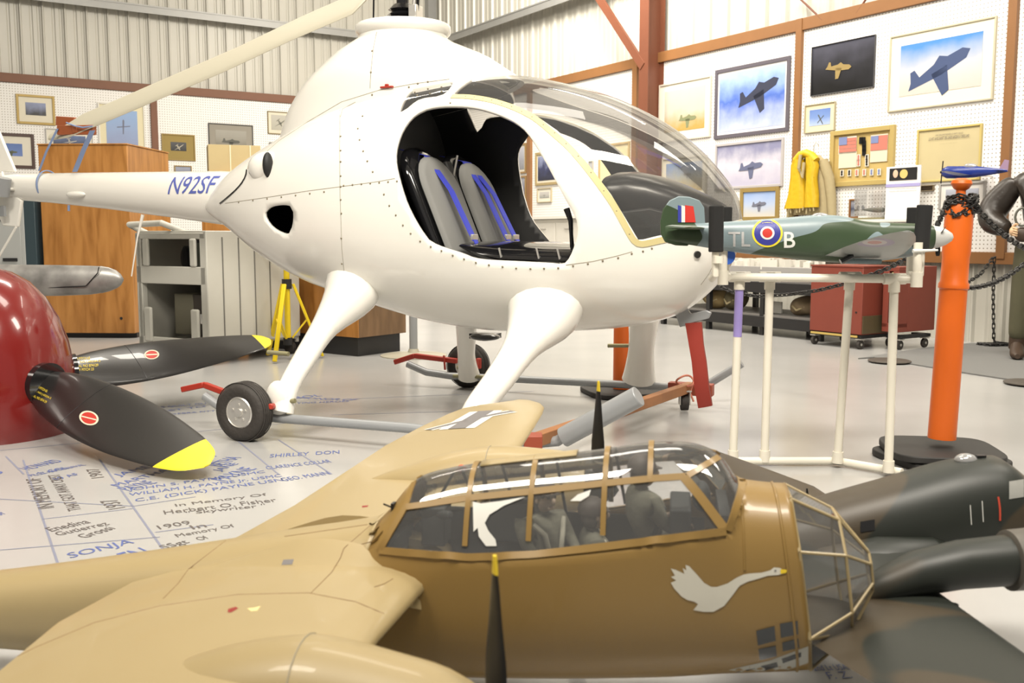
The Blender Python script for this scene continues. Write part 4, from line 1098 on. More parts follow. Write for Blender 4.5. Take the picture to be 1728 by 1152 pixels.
m = MB(); m.box((-.16, .02, .42), (.05, .06, .08)); m.cyl((-.19, .02, .44), (-.12, -.02, .45), .008); m.box((.33, 0, .47), (.04, .14, .05)); m.cyl((.28, -.03, .43), (.30, -.03, .49), .005); m.ball((.37, .02, .50), .03, (.6, 1, 1)); m.box((.0, .05, .43), (.10, .05, .09)); m.build('cockpit_fittings', M_dark, J, bevel=.004)
m = MB(); a, b = jp(860, 930, -.1), jp(808, 842, 0)
# scale aircrew seated in the cockpit
def pilot(x, y, z, face, label, cap=True, kind=0):
    """seated one-fifth scale airman; face = heading in degrees (0 = towards the nose)"""
    M_ = MJ @ Matrix.Translation((x, y, z)) @ Matrix.Rotation(math.radians(face), 4, 'Z')
    T = thing('pilot_figure', label, 'figurine', M_)
    cl = mat('flight_suit', (.15, .145, .105), .9, bump=.3, bscale=60)
    s = 1.0; kids0 = set(o.name for o in COL.objects)
    js = [((0, 0, .02), .026), ((0, 0, .055), (.028, .022)), ((-.002, 0, .085), (.034, .022)), ((-.002, 0, .098), .013), ((0, 0, .106), .010),
          ((0, .034, .088), .014), ((.010, .043, .06), .011), ((.036, .036, .042), .009), ((.052, .026, .047), .007),
          ((0, -.034, .088), .014), ((.010, -.043, .06), .011), ((.036, -.036, .042), .009), ((.052, -.026, .047), .007),
          ((.02, .016, .014), .015), ((.065, .018, .016), .013), ((.078, .018, -.02), .010), ((.02, -.016, .014), .015), ((.065, -.018, .016), .013), ((.078, -.018, -.02), .010)]
    es = [(0, 1), (1, 2), (2, 3), (3, 4), (2, 5), (5, 6), (6, 7), (7, 8), (2, 9), (9, 10), (10, 11), (11, 12), (0, 13), (13, 14), (14, 15), (0, 16), (16, 17), (17, 18)]
    skin('body', js, es, cl, T, 1)
    hm = MB(); hm.ball((.002, 0, .124), .019, (1.0, .86, 1.18), 16, 12)
    hm.ball((.021, 0, .121), .0045, (1.2, .8, 1.3)); hm.ball((.004, .0165, .122), .004, (.8, .5, 1.3)); hm.ball((.004, -.0165, .122), .004, (.8, .5, 1.3)); hm.box((.0175, 0, .111), (.004, .011, .002))
    hm.build('head', mat('pale_skin', (.42, .31, .22), .6), T)
    e = MB(); e.ball((.0185, .0065, .127), .0025); e.ball((.0185, -.0065, .127), .0025); e.build('eyes', M_dark, T)
    h = MB(); h.lathe([(.0205, -.004), (.0215, .004), (.018, .014), (.010, .020), (.001, .022)], (-.002, 0, .130), (0, 0, 1), 20); h.box((.016, 0, .131), (.016, .028, .002)); h.ball((-.004, 0, .120), .0195, (.75, .98, 1.0)); h.build('flying_helmet', mat('helmet_leather', (.07, .055, .045) if kind == 0 else (.20, .16, .10), .6), T)
    h = MB(); h.tube([(.012, .030, .09), (.024, .018, .075), (.028, .010, .04), (.024, 0, .03)], .004, 8); h.tube([(.012, -.030, .09), (.024, -.018, .075), (.028, -.010, .04), (.024, 0, .03)], .004, 8); h.build('harness', mat('webbing_pale', (.45, .43, .34), .8), T)
    hd = MB()
    for sy in (1, -1):
        hd.ball((.057, .024 * sy, .048), .0065, (1.2, .9, .6))
        for q in range(4): hd.tube([(.060, .024 * sy + (q - 1.5) * .003, .048), (.067, .024 * sy + (q - 1.5) * .003, .046), (.069, .024 * sy + (q - 1.5) * .003, .041)], .0014, 6)
        hd.tube([(.056, (.024 - .005) * sy, .049), (.061, (.024 - .010) * sy, .047)], .0016, 6)
    hd.build('hands', mat('pale_skin', (.42, .31, .22), .6), T)
    T.scale = (1.32, 1.32, 1.32)
    return T
h1 = jp(925, 838, -.02); pilot(h1.x - .01, -.02, h1.z - .164, -40, 'small airman figure in dark cap, sitting in the middle bay of the tan cockpit')
h2 = jp(1000, 868, .03); pilot(h2.x, .035, h2.z - .164, 15, 'small airman figure half hidden low behind the dark-capped one', kind=1)
h3 = jp(1085, 796, .0); pilot(h3.x, .0, h3.z - .164, 28, 'small airman figure in brown helmet, sitting at the front of the tan cockpit', kind=1)
jdecal('white_pane_mark', [(798, 846), (812, 849), (845, 845), (886, 838), (850, 853), (826, 868), (818, 882), (824, 895), (836, 910), (838, 921), (820, 921), (808, 905), (806, 890), (799, 897)], W_, .003, [JB])  # flat white bird-like shape laid on the canopy glazing
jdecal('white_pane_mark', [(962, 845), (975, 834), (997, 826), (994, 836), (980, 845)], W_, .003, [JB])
# ============================================================ the dark camouflaged model bomber on the right
MB_ = frameM(1.0, 2.2, 2); MBi = MB_.inverted()
M_camo = ramp_mat('dark_camouflage', [(.0, (.017, .020, .016)), (.47, (.017, .020, .016)), (.50, (.048, .035, .019)), (.9, (.05, .037, .021))], 'noise', 3.2, 1.0, rough=.45, dist=.6)
M_olive = mat('dark_olive', (.035, .038, .03), .5, vary=.1)
K = thing('camouflaged_model_bomber', 'dark green and brown camouflaged model bomber beside the glazed nose of the tan one', 'model aircraft', MB_)
def bp(px, py, y): return onplane(MB_, px, py, y)
bt = [(-.95, .25), (-.62, .315), (-.40, .37), (-.265, .413), (-.132, .45), (0, .487), (.10, .50), (.122, .496), (.165, .462), (.19, .445), (.26, .43), (.33, .39), (.36, .35)]
bb = [(-.95, .20), (-.62, .16), (-.40, .15), (-.121, .185), (.012, .225), (.179, .275), (.28, .30), (.36, .335)]
bw = [(-.95, .02), (-.62, .06), (-.40, .088), (-.1, .105), (.15, .105), (.28, .085), (.36, .02)]
m = MB(); m.loft([ringyz(x, cr(bw, x), cr(bb, x), cr(bt, x), 40, 2.3) for x in [-.95 + 1.31 * k / 48 for k in range(49)]]); m.build('fuselage', M_camo, K, ang=60); KB = bvh_of(m.v, m.f)
far = [(gl(MB_, 1424, 836, .30), gl(MB_, 1290, 850, .28)), (gl(MB_, 1400, 828, .30), gl(MB_, 1285, 850, .29)), (gl(MB_, 1300, 785, .30), gl(MB_, 1215, 800, .29)), (gl(MB_, 1235, 757, .30), gl(MB_, 1190, 765, .295)), (gl(MB_, 1212, 752, .30), gl(MB_, 1195, 756, .30))]
secs = [((-.13, .06, .30), (-.52, .06, .27), .06)] + [(a, Vector((min(b.x, a.x - .03), a.y + .0, b.z)), max(.008, .05 * (1 - k / 5))) for k, (a, b) in enumerate(far)]
secs = [((-.12, .05, .30), (-.50, .05, .27), .06), ((-.142, .448, .305), (-.45, .42, .285), .045), ((-.25, .75, .31), (-.46, .72, .295), .03), ((-.335, .98, .312), (-.46, .95, .30), .018), ((-.375, 1.02, .312), (-.43, 1.0, .303), .006)]
m = MB(); m.loft([airfoil(a, b, c) for a, b, c in secs]); m.build('wing', M_camo, K, ang=60)
p1_, p2_, p3_ = gl(MB_, 1500, 950, .30), gl(MB_, 1565, 990, .29), gl(MB_, 1728, 1105, .29)
secs = [((-.10, -.05, .305), (-.50, -.05, .27), .07), ((-.09, -.16, .30), (-.49, -.14, .27), .06), (p2_, p2_ + Vector((-.36, 0, -.03)), .05), (p3_, p3_ + Vector((-.30, 0, -.02)), .04), (p3_ + (p3_ - p2_) * 1.0, p3_ + (p3_ - p2_) * 1.0 + Vector((-.22, 0, -.01)), .025), (p3_ + (p3_ - p2_) * 1.35, p3_ + (p3_ - p2_) * 1.35 + Vector((-.12, 0, -.01)), .008)]
m = MB(); m.loft([airfoil(a, b, c) for a, b, c in secs]); m.build('wing', M_camo, K, ang=60); KW = bvh_of(m.v, m.f)
# fillet hump over the near wing root and engine nacelle
y1 = -.36
a = bp(1600, 925, y1); 
def nac(pts, y, nm, M_):
    m = MB(); m.loft([[Vector((x, y + r * math.cos(t), z + r * .95 * math.sin(t))) for t in [2 * PI * k / 28 for k in range(28)]] for x, z, r in pts]); return m.build(nm, M_, K, ang=50)
NP = [bp(*q, -.33) for q in [(1420, 1020), (1480, 990), (1540, 968), (1620, 952), (1698, 945)]]; nac([(p.x, p.z, r) for p, r in zip(NP, (.008, .034, .046, .050, .052))], -.33, 'engine_nacelle', M_camo); NX, NZ = NP[-1].x, NP[-1].z
nac([(NX, NZ, .05), (NX + .004, NZ, .062), (NX + .09, NZ + .006, .064), (NX + .12, NZ + .008, .056), (NX + .122, NZ + .008, .03)], -.33, 'engine_cowling', mat('worn_cowl', (.10, .09, .075), .5, vary=.3, vscale=30))
m = MB(); m.lathe([(.026, 0), (.024, .02), (.014, .045), (.001, .052)], (NX + .12, -.33, NZ + .008), (1, 0, 0), 20); m.build('spinner', M_gm, K)
for q in range(3):
    an = PI / 2 + .5 + 2 * PI * q / 3; d = Vector((0, math.cos(an), math.sin(an))); e = Vector((0, -math.sin(an), math.cos(an))); c = Vector((NX + .14, -.33, NZ + .008))
    rings = [[c + d * (.02 + .155 * t) + (Vector((.6, 0, 0)) + e * .8) * w * math.cos(s_) + Vector((1, 0, 0)) * .002 * math.sin(s_) for s_ in [2 * PI * k / 8 for k in range(8)]] for t, w in [(0, .006), (.3, .012), (.8, .010), (1, .003)]]
    m = MB(); m.loft(rings); m.build('propeller_blade', M_gm, K, ang=60)
m = MB(); m.loft([ringyz(x, w, .255, zt, 20, 2, -.10) for x, w, zt in [(-.42, .01, .28), (-.32, .05, .32), (-.2, .07, .345), (-.08, .06, .345), (-.04, .02, .33)]]); m.build('wing_fillet', M_camo, K, ang=60)
m = MB(); p = bp(1630, 776, 0); m.ball(p, .026, (1, .8, .6)); m.build('astrodome', glass_mat('dome_perspex', (.7, .7, .75), .6, .35, .05), K)
for (x0, y0, x1, y1_) in [(1703, 812, 1728, 842), (1452, 880, 1476, 898)]:
    vs_, fs_ = subdiv([Vector((a_, b_, 0)) for a_, b_ in ((x0, y0), (x1, y0 - 4), (x1, y1_ - 4), (x0, y1_))], [(0, 1, 2, 3)], 8); out = []
    for v in vs_:
        d = (MBi.to_3x3() @ ray(v.x, v.y)).normalized(); h = KB.ray_cast(MBi @ CAM, d); out.append((h[0] if h[0] else bp(v.x, v.y, -.1)) - d * .002)
    m = MB(); m.add(out, fs_); m.build('side_window', mat('model_pane', (.30, .30, .28), .15) if x0 > 1600 else M_gloss, K, fix=False)
ribbon(MB_, [KB], [(1684, 838), (1688, 858), (1687, 878)], .004, .001, .0008).build('red_stripe', mat('red_line', (.5, .06, .03), .5), K)
ribbon(MB_, [KB], [(1637, 852), (1639, 885)], .0015, .0005, .0008).build('pale_stripe', W_, K); ribbon(MB_, [KB], [(1657, 845), (1659, 880)], .0015, .0005, .0008).build('pale_stripe', W_, K)
m = MB(); a = bp(1364, 840, 0); m.prism([bp(1361, 842, 0), bp(1366, 842, 0), bp(1363, 824, 0), bp(1361, 824, 0)], (0, 1, 0), .004); m.build('aerial', M_gm, K)
m = MB(); q = bp(1655, 772, 0); m.box(q, (.02, .012, .012)); m.build('roof_fitting', M_gm, K)
for y in (-.33, .36):
    m = MB(); m.cyl((-.14, y, .28), (-.14, y, .06), .010, 10); m.build('gear_strut', M_gm, K)
    m = MB(); m.cyl((-.14, y - .018, .055), (-.14, y + .018, .055), .055, 24); m.build('main_wheel', M_tyre, K, bevel=.006)
m = MB(); m.box((-.85, 0, .10), (.01, .02, .2)); m.cyl((-.85, -.01, .02), (-.85, .01, .02), .02, 16); m.build('tail_wheel', M_tyre, K)

# ============================================================ camouflaged fighter model on its white pipe stand
MS = frameM(1.5, 4.12, 0); MSi = MS.inverted()
def sp(px, py, y): return onplane(MS, px, py, y)
M_pvc = mat('white_pvc', (.72, .68, .58), .3)
M_foam = mat('black_foam', (.012, .012, .012), .9)
ST = thing('pipe_stand', 'white plastic pipe stand with black foam covered prongs under the roundel fighter', 'stand', MS)
zt = sp(1400, 471, -.14).z
fr, bk = -.16, .10
def pipe(nm, pts, r=.0175, M_=None, n=16):
    m = MB(); m.tube(pts, r, n); return m.build(nm, M_ or M_pvc, ST)
def fit(a, b, r=.023, nm='pipe_fitting'):
    m = MB(); m.cyl(a, b, r, 16); m.build(nm, M_pvc, ST)
uprights = [((1248, 478), (1236, 800), bk), ((1299, 478), (1290, 778), bk), ((1434, 480), (1413, 782), bk - .03), ((1509, 480), (1499, 800), fr + .06)]
for i, (a, b, y) in enumerate(uprights):
    A = sp(a[0], a[1], y); A.z = zt; B = sp(b[0], b[1], y); B.z = .02
    pipe('upright_pipe', [B, A], .0178)
    fit(A + Vector((0, 0, .02)), A + (B - A).normalized() * .055); fit(A + Vector((-.045, 0, 0)), A + Vector((.045, 0, 0)))
    fit(B, B + (A - B).normalized() * .05)
    if i == 0:
        m = MB(); m.cyl(A + (B - A) * .06, A + (B - A) * .32, .0185, 16); m.build('purple_mark', mat('primer_purple', (.30, .24, .55), .4), ST)
A = sp(1216, 470, bk); A.z = zt; B = sp(1549, 474, fr + .03); B.z = zt
pipe('top_pipe', [A, B])
a = sp(1232, 775, bk); a.z = .022; b = sp(1412, 784, bk); b.z = .022; c = sp(1522, 800, fr + .05); c.z = .022
pipe('base_pipe', [sp(1288, 780, bk + .0).xyz * 1, b, c] if False else [Vector((a.x, a.y, .022)), Vector((b.x, b.y, .022)), Vector((c.x, c.y, .022))])
for px, top, bot, y in [(1222, 362, 468, bk - .08), (1549, 362, 468, fr - .02)]:
    A = sp(px - 2, 470, y); A.z = zt
    T = Vector((A.x, A.y, sp(px, 430, y).z)); pipe('prong_pipe', [A + Vector((0, 0, -.0)), T + Vector((0, 0, .05))])
    fit(A + Vector((0, 0, -.03)), A + Vector((0, 0, .03)))
for (x0, y0, x1, y1_, y, r) in [(1209, 347, 1208, 425, -.13, .030), (1227, 349, 1226, 400, .10, .022), (1561, 346, 1554, 422, -.14, .031), (1540, 350, 1538, 400, .10, .023)]:
    m = MB(); A = sp(x0, y0, y); B = sp(x1, y1_, y); m.cyl(A, B, r, 24); m.build('foam_sleeve', M_foam, ST, bevel=.004)
    m = MB(); m.tube([B + Vector((0, 0, .03)), B + Vector((0, 0, -.03)), Vector((B.x, (B.y - .0), zt + .02)), Vector((B.x, bk - .05 if y > 0 else B.y * .5, zt))], .016, 12); m.build('prong_pipe', M_pvc, ST)
m = MB(); m.cyl(sp(1226, 432, .02) + Vector((0, .006, 0)), sp(1226, 432, .02) + Vector((0, -.006, 0)), .036, 28); m.build('blue_cap', mat('blue_cap', (.04, .12, .50), .25), ST)
m = MB(); m.cyl(sp(1212, 432, -.14), sp(1212, 444, -.14), .022, 20); m.build('elbow', M_pvc, ST)
# fighter
M_fc = ramp_mat('fighter_camouflage', [(.0, (.035, .060, .028)), (.50, (.035, .060, .028)), (.52, (.19, .25, .27)), (.9, (.21, .27, .29))], 'noise', 2.6, .6, rough=.35, const=True, dist=.4, stretch=(1, 1, 1.6))
M_ug = mat('fighter_underside', (.26, .27, .26), .4, vary=.12, vscale=12)
F = thing('model_fighter', 'green and grey model fighter with a roundel and large B on the pipe stand', 'model aircraft', MS)
ft = [(-.86, 1.055), (-.72, 1.058), (-.55, 1.068), (-.35, 1.082), (-.22, 1.092), (-.12, 1.088), (-.02, 1.066), (.1, 1.060), (.2, 1.056), (.27, 1.045), (.315, 1.025), (.335, 1.008)]
fb = [(-.86, .985), (-.72, .962), (-.55, .935), (-.35, .912), (-.2, .898), (-.05, .893), (.08, .905), (.2, .925), (.27, .955), (.315, .985), (.335, .998)]
fw = [(-.86, .008), (-.72, .025), (-.55, .040), (-.35, .055), (-.2, .062), (0, .062), (.15, .060), (.255, .050), (.262, .05)]
m = MB(); m.loft([ringyz(x, cr(fw, x), cr(fb, x), cr(ft, x), 36, 2.2) for x in [-.86 + 1.115 * k / 50 for k in range(51)]]); m.build('fuselage', M_fc, F, ang=60); FB = bvh_of(m.v, m.f)
m = MB(); zc = .997; m.lathe([(.048, 0), (.045, .03), (.034, .06), (.018, .085), (.001, .095)], (.255, 0, zc + .003), (1, 0, 0), 28); m.build('spinner', mat('grey_white_plastic', (.60, .60, .58), .3), F)
for q in range(3):
    an = -.3 + 2 * PI * q / 3 + .75; d = Vector((0, math.cos(an), math.sin(an))); c = Vector((.285, 0, zc)); e = d.cross(Vector((1, 0, 0)))
    rings = [[c + d * (.02 + r_ * .09) + (Vector((.7, 0, 0)) + e * .7) * w * math.cos(s_) + Vector((1, 0, 0)) * .002 * math.sin(s_) for s_ in [2 * PI * k / 8 for k in range(8)]] for r_, w in [(0, .006), (.3, .011), (.5, .010), (.62, .007)]]
    m = MB(); m.loft(rings); m.build('propeller_blade', M_gm, F, ang=60)
fin = [sp(*q, 0) for q in [(1190, 380), (1188, 350), (1180, 338), (1163, 332), (1145, 331), (1130, 338), (1119, 352), (1114, 375), (1115, 395), (1122, 408), (1140, 414), (1160, 415)]]
m = MB(); m.prism([(p.x, -.006, p.z) for p in fin], (0, 1, 0), .012); m.build('fin', M_fc, F, bevel=.003)
for (x0, x1, M_, xa) in [(1144, 1150, mat('flag_blue', (.03, .04, .30), .5), 1144), (1150, 1156, W_, 1150), (1156, 1170, mat('flag_red', (.55, .03, .02), .5), 1156)]:
    pl = [sp(x0, 375, -.008), sp(x1 + (4 if x0 > 1152 else 0), 375, -.008), sp(x1, 348, -.008), sp(x0, 346, -.008)]; m = MB(); m.prism(pl, (0, 1, 0), .001); m.build('fin_flash', M_, F)
def eastab(sg):
    m = MB(); m.loft([airfoil((-.70, sg * .02, 1.035), (-.85, sg * .02, 1.035), .012), airfoil((-.715, sg * .12, 1.036), (-.85, sg * .12, 1.036), .010), airfoil((-.75, sg * .20, 1.037), (-.84, sg * .20, 1.037), .008), airfoil((-.79, sg * .23, 1.037), (-.82, sg * .23, 1.037), .004)]); m.build('tailplane', M_fc, F, ang=60)
eastab(1); eastab(-1)
# near wing reaches towards the viewer: planned from its outline in the photograph
def ewing(sg):
    m = MB(); S_ = []
    for y, xl, xt, z in [(.03, .11, -.20, .922), (.12, .10, -.20, .936), (.28, .06, -.20, .962), (.42, .02, -.19, .984), (.54, -.03, -.17, 1.003), (.62, -.07, -.15, 1.015), (.66, -.10, -.13, 1.020)]:
        zz = z if sg < 0 else 1.85 - z * .0 - .925 + (.02 * y); S_.append(airfoil((xl, sg * y, zz), (xt, sg * y, zz), .030 * (1 - y / .72) + .004))
    m.loft(S_); o = m.build('wing', [M_ug], F, ang=60); return bvh_of(m.v, m.f)
EW = ewing(-1); ewing(1)
def sdecal(nm, polypx, M_, off, bs):
    vs_, fs_ = subdiv([Vector((x, y, 0)) for x, y in polypx], [tuple(range(len(polypx)))], 8); out = []; bad = set()
    for i, v in enumerate(vs_):
        d = (MSi.to_3x3() @ ray(v.x, v.y)).normalized(); h = bs.ray_cast(MSi @ CAM, d)
        if h[0] is None: bad.add(i); out.append(Vector((0, 0, 0)))
        else: out.append(h[0] - d * off)
    m = MB(); m.add(out, [f for f in fs_ if not any(i in bad for i in f)]); 
    if m.f: loose(m.build(nm, M_, F, fix=False))
def circ(cx_, cy_, rx, ry, n=36): return [(cx_ + rx * math.cos(2 * PI * k / n), cy_ + ry * math.sin(2 * PI * k / n)) for k in range(n)]
for k, (r, M_) in enumerate([(26, mat('roundel_yellow', (.75, .62, .04), .45)), (22.5, mat('roundel_blue', (.035, .04, .26), .45)), (12, W_), (8.5, mat('roundel_red', (.50, .03, .02), .45))]):
    sdecal('roundel', circ(1295, 393, r, r * .93), M_, .0015 + .0006 * k, FB)
for s_, x0, x1, y0, y1_ in [('TL', 1229, 1266, 391, 416), ('B', 1323, 1342, 391, 418)]:
    vs_, fs_ = fit_text(s_, x1 - x0, y1_ - y0, bold=.012); vs_, fs_ = subdiv([Vector((x0 + v.x, y1_ - v.y, 0)) for v in vs_], fs_, 8); out = []; bad = set()
    for i, v in enumerate(vs_):
        d = (MSi.to_3x3() @ ray(v.x, v.y)).normalized(); h = FB.ray_cast(MSi @ CAM, d)
        if h[0] is None: bad.add(i); out.append(Vector((0, 0, 0)))
        else: out.append(h[0] - d * .0018)
    m = MB(); m.add(out, [f for f in fs_ if not any(i in bad for i in f)]); m.build('code_letters', mat('letter_grey', (.42, .42, .42), .5) if s_ == 'TL' else W_, F, fix=False, smooth=False)
for k, (r, M_) in enumerate([(1.0, mat('faded_lilac', (.30, .26, .34), .5)), (.62, mat('faded_white', (.45, .42, .42), .5)), (.36, mat('faded_red', (.42, .22, .2), .5))]):
    sdecal('wing_roundel', circ(1476, 409, 34 * r, 7.5 * r), M_, .001 + .0006 * k, EW)
m = MB(); p = sp(1384, 370, 0); m.ball(p + Vector((0, 0, .004)), .024, (1.8, .8, 1.0)); m.build('canopy', glass_mat('dome_perspex'), F)
m = MB(); m.ball(p + Vector((-.01, 0, -.006)), .011); m.build('pilot_head', M_gm, F)
m = MB(); m.box((-.06, -.075, .90), (.16, .04, .018)); m.build('radiator', M_fc, F, bevel=.005); m = MB(); m.cyl((-.11, -.12, .925), (-.16, -.12, .90), .012, 10); m.build('wheel_well', M_gloss, F)
m = MB(); m.cyl((.10, -.20, .945), (.20, -.20, .948), .008, 10, .004); m.build('wing_gun', W_, F)

# ============================================================ orange stanchions and plastic chain
M_or = mat('orange_plastic', (.68, .125, .008), .38); M_rub = mat('black_rubber', (.022, .021, .02), .65, vary=.2, vscale=9)
def bollard(name, label, x, y, base_z, H, lean=0, group=None):
    M_ = Matrix.Translation((x, y, 0)); T = thing(name, label, 'bollard', M_, group)
    m = MB(); r = .060
    m.lathe([(r, base_z), (r * .98, base_z + .4), (r * .96, base_z + H * .58), (r * 1.06, base_z + H * .585), (r * 1.06, base_z + H * .60), (r * .95, base_z + H * .61), (r * .93, base_z + H * .70), (r * .98, base_z + H * .72), (r * .98, base_z + H * .88), (r * .9, base_z + H * .90), (.022, base_z + H * .91), (.020, base_z + H * .955), (.032, base_z + H * .962), (.044, base_z + H * .98), (.040, base_z + H * .992), (.022, base_z + H)], (0, 0, 0), (lean, 0, 1), 36)
    m.build('post', M_or, T, ang=40)
    for k, (rot, z0) in enumerate([(.25, 0), (-.15, .035), (.12, .07)][:max(1, int(base_z / .035))]):
        o = [(.24 * math.copysign(abs(math.cos(t)) ** .45, math.cos(t)), .24 * math.copysign(abs(math.sin(t)) ** .45, math.sin(t))) for t in [2 * PI * j / 40 for j in range(40)]]
        R_ = Matrix.Rotation(rot, 3, 'Z'); m = MB(); m.prism([R_ @ Vector((a, b, z0 + .002)) for a, b in o], (0, 0, 1), .03); m.build('rubber_base', M_rub, T, bevel=.005)
    return T
B1 = gz(1588, 741, .10)
bollard('stanchion', 'tall orange stanchion on three stacked black bases, right of the pipe stand', B1.x, B1.y, .105, 1.15, .03)
B2 = gz(1050, 655, .035)
bollard('stanchion', 'orange stanchion mostly hidden behind the far front helicopter leg', B2.x, B2.y, .035, 1.0, 0)
M_ch = mat('black_chain', (.015, .014, .013), .45)
def chain(name, label, pts, link=.05, w=.017, r=.0048):
    P = [Vector(p) for p in pts]; c = P[0].copy(); T = thing(name, label, 'chain', Matrix.Translation((c.x, c.y, c.z)))
    # resample
    L = [0]
    for a, b in zip(P, P[1:]): L.append(L[-1] + (b - a).length)
    n = max(2, int(L[-1] / (link * .74))); 
    def pos(s):
        for i in range(len(P) - 1):
            if s <= L[i + 1] + 1e-9: return P[i].lerp(P[i + 1], (s - L[i]) / max(1e-6, L[i + 1] - L[i]))
        return P[-1]
    m = MB()
    for k in range(n):
        a = pos(L[-1] * k / n); b = pos(L[-1] * (k + 1) / n); t = (b - a).normalized(); u = t.orthogonal().normalized()
        if abs(t.z) < .95: u = t.cross(Vector((0, 0, 1))).normalized()
        v = t.cross(u); sd = (u + v).normalized() if k % 2 else (u - v).normalized()
        cc = (a + b) / 2 - c; h = link / 2 - w * .5
        ring = [cc + t * (h * (1 if math.cos(q) >= 0 else -1) + w * .5 * math.cos(q)) + sd * w * .62 * math.sin(q) for q in [2 * PI * j / 12 for j in range(12)]]
        m.tube(ring + [ring[0]], r, 6, False)
    m.build('links', M_ch, T)
    return T
def sag(a, b, d, n=14): 
    a = Vector(a); b = Vector(b); return [a.lerp(b, k / n) + Vector((0, 0, -d * 4 * (k / n) * (1 - k / n))) for k in range(n + 1)]
top1 = Vector((B1.x + .04, B1.y, 1.17)); 
ch1 = [at(1598, 345, 4.66), at(1584, 375, 4.9), at(1560, 420, 5.2), at(1500, 452, 5.6), at(1440, 475, 5.9), at(1380, 490, 6.2), at(1330, 497, 6.4), at(1280, 500, 6.6), at(1240, 494, 6.9), at(1212, 482, 7.1)]
chain('plastic_chain', 'black chain sagging from the tall orange stanchion leftwards behind the pipe stand', ch1)
chain('plastic_chain', 'black chain running from the top of the tall stanchion across the mannequin to the right', sag(Vector((B1.x + .07, B1.y - .03, 1.15)), at(1745, 425, 4.9), .03))
chain('plastic_chain', 'black chain at mid height from the tall stanchion rising to the right edge', sag(at(1622, 486, 4.75), at(1745, 430, 5.4), .05))
q0 = gz(1677, 583, .01)
chain('plastic_chain', 'black chain hanging straight down to a small heap on the grey mat', [at(1628, 480, q0.y - .4), at(1655, 462, q0.y - .2), at(1678, 432, q0.y - .1), at(1676, 500, q0.y), at(1677, 577, q0.y)] + [q0 + Vector((.16 * math.cos(t * 1.3) * (1 - t / 30), .07 * math.sin(t), .012)) for t in range(22)], link=.06, w=.02)
m = []
for k in range(70):
    t = k * .62; r_ = .058 + .014 * math.sin(k * 1.7); m.append(Vector((B1.x + .04 + r_ * math.cos(t), B1.y + r_ * math.sin(t), 1.115 + .03 * math.sin(k * .9) + .045 * (k % 13) / 13)))
chain('plastic_chain', 'tangled bunch of black chain wrapped around the neck of the tall orange stanchion', m, link=.04, w=.014, r=.004)
# ============================================================ big red spinner with black propeller blades, grey airfoil
hx, hy = -2.70, 4.98
PR = thing('propeller_hub', 'huge glossy red propeller spinner standing on the floor with two black blades', 'propeller', Matrix.Translation((hx, hy, 0)))
M_rs = mat('red_gloss', (.17, .010, .009), .18, coat=.6)
m = MB(); prof = [(.345, .0), (.36, .06), (.362, .16), (.355, .28), (.335, .40), (.30, .51), (.25, .60), (.19, .67), (.12, .715), (.05, .738), (.001, .742)]
m.lathe([(r * 1.17, z * 1.15) for r, z in prof], (0, 0, 0), (0, 0, 1), 64); sp_o = m.build('spinner', M_rs, PR, ang=60)
M_bl = mat('black_blade', (.013, .012, .012), .3, coat=.3)
M_yel = mat('blade_yellow', (.78, .62, .02), .4)
M_ylt = mat('stencil_yellow', (.60, .45, .03), .5); M_dr = mat('decal_red', (.42, .03, .02), .5); M_cr = mat('decal_cream', (.62, .55, .42), .5)
def bigblade(root, tip, zr, chordtab, tw0, tw1, nm='blade'):
    A = Vector(root); B = Vector(tip); d = (B - A).normalized(); L = (B - A).length
    sd = Vector((-d.y, d.x, 0)).normalized(); up = d.cross(sd) * -1
    if up.z < 0: up = -up
    def sec(t):
        w = cr(chordtab, t) / 2; th = interp([(0, .035), (.3, .022), (1, .004)], t); tw = tw0 + (tw1 - tw0) * min(1, t * 1.1)
        c = A + d * L * t; a1 = sd * math.cos(tw) + up * math.sin(tw); n = -sd * math.sin(tw) + up * math.cos(tw)
        return [c + a1 * w * math.cos(q) + n * (th * math.sin(q) * (1 if math.sin(q) > 0 else .4)) for q in [2 * PI * k / 28 for k in range(28)]]
    ts = [k / 40 for k in range(41)]
    m = MB(); m.loft([sec(t) for t in ts]); full = bvh_of(m.v, m.f)
    return sec, full, d, sd, up, A, L
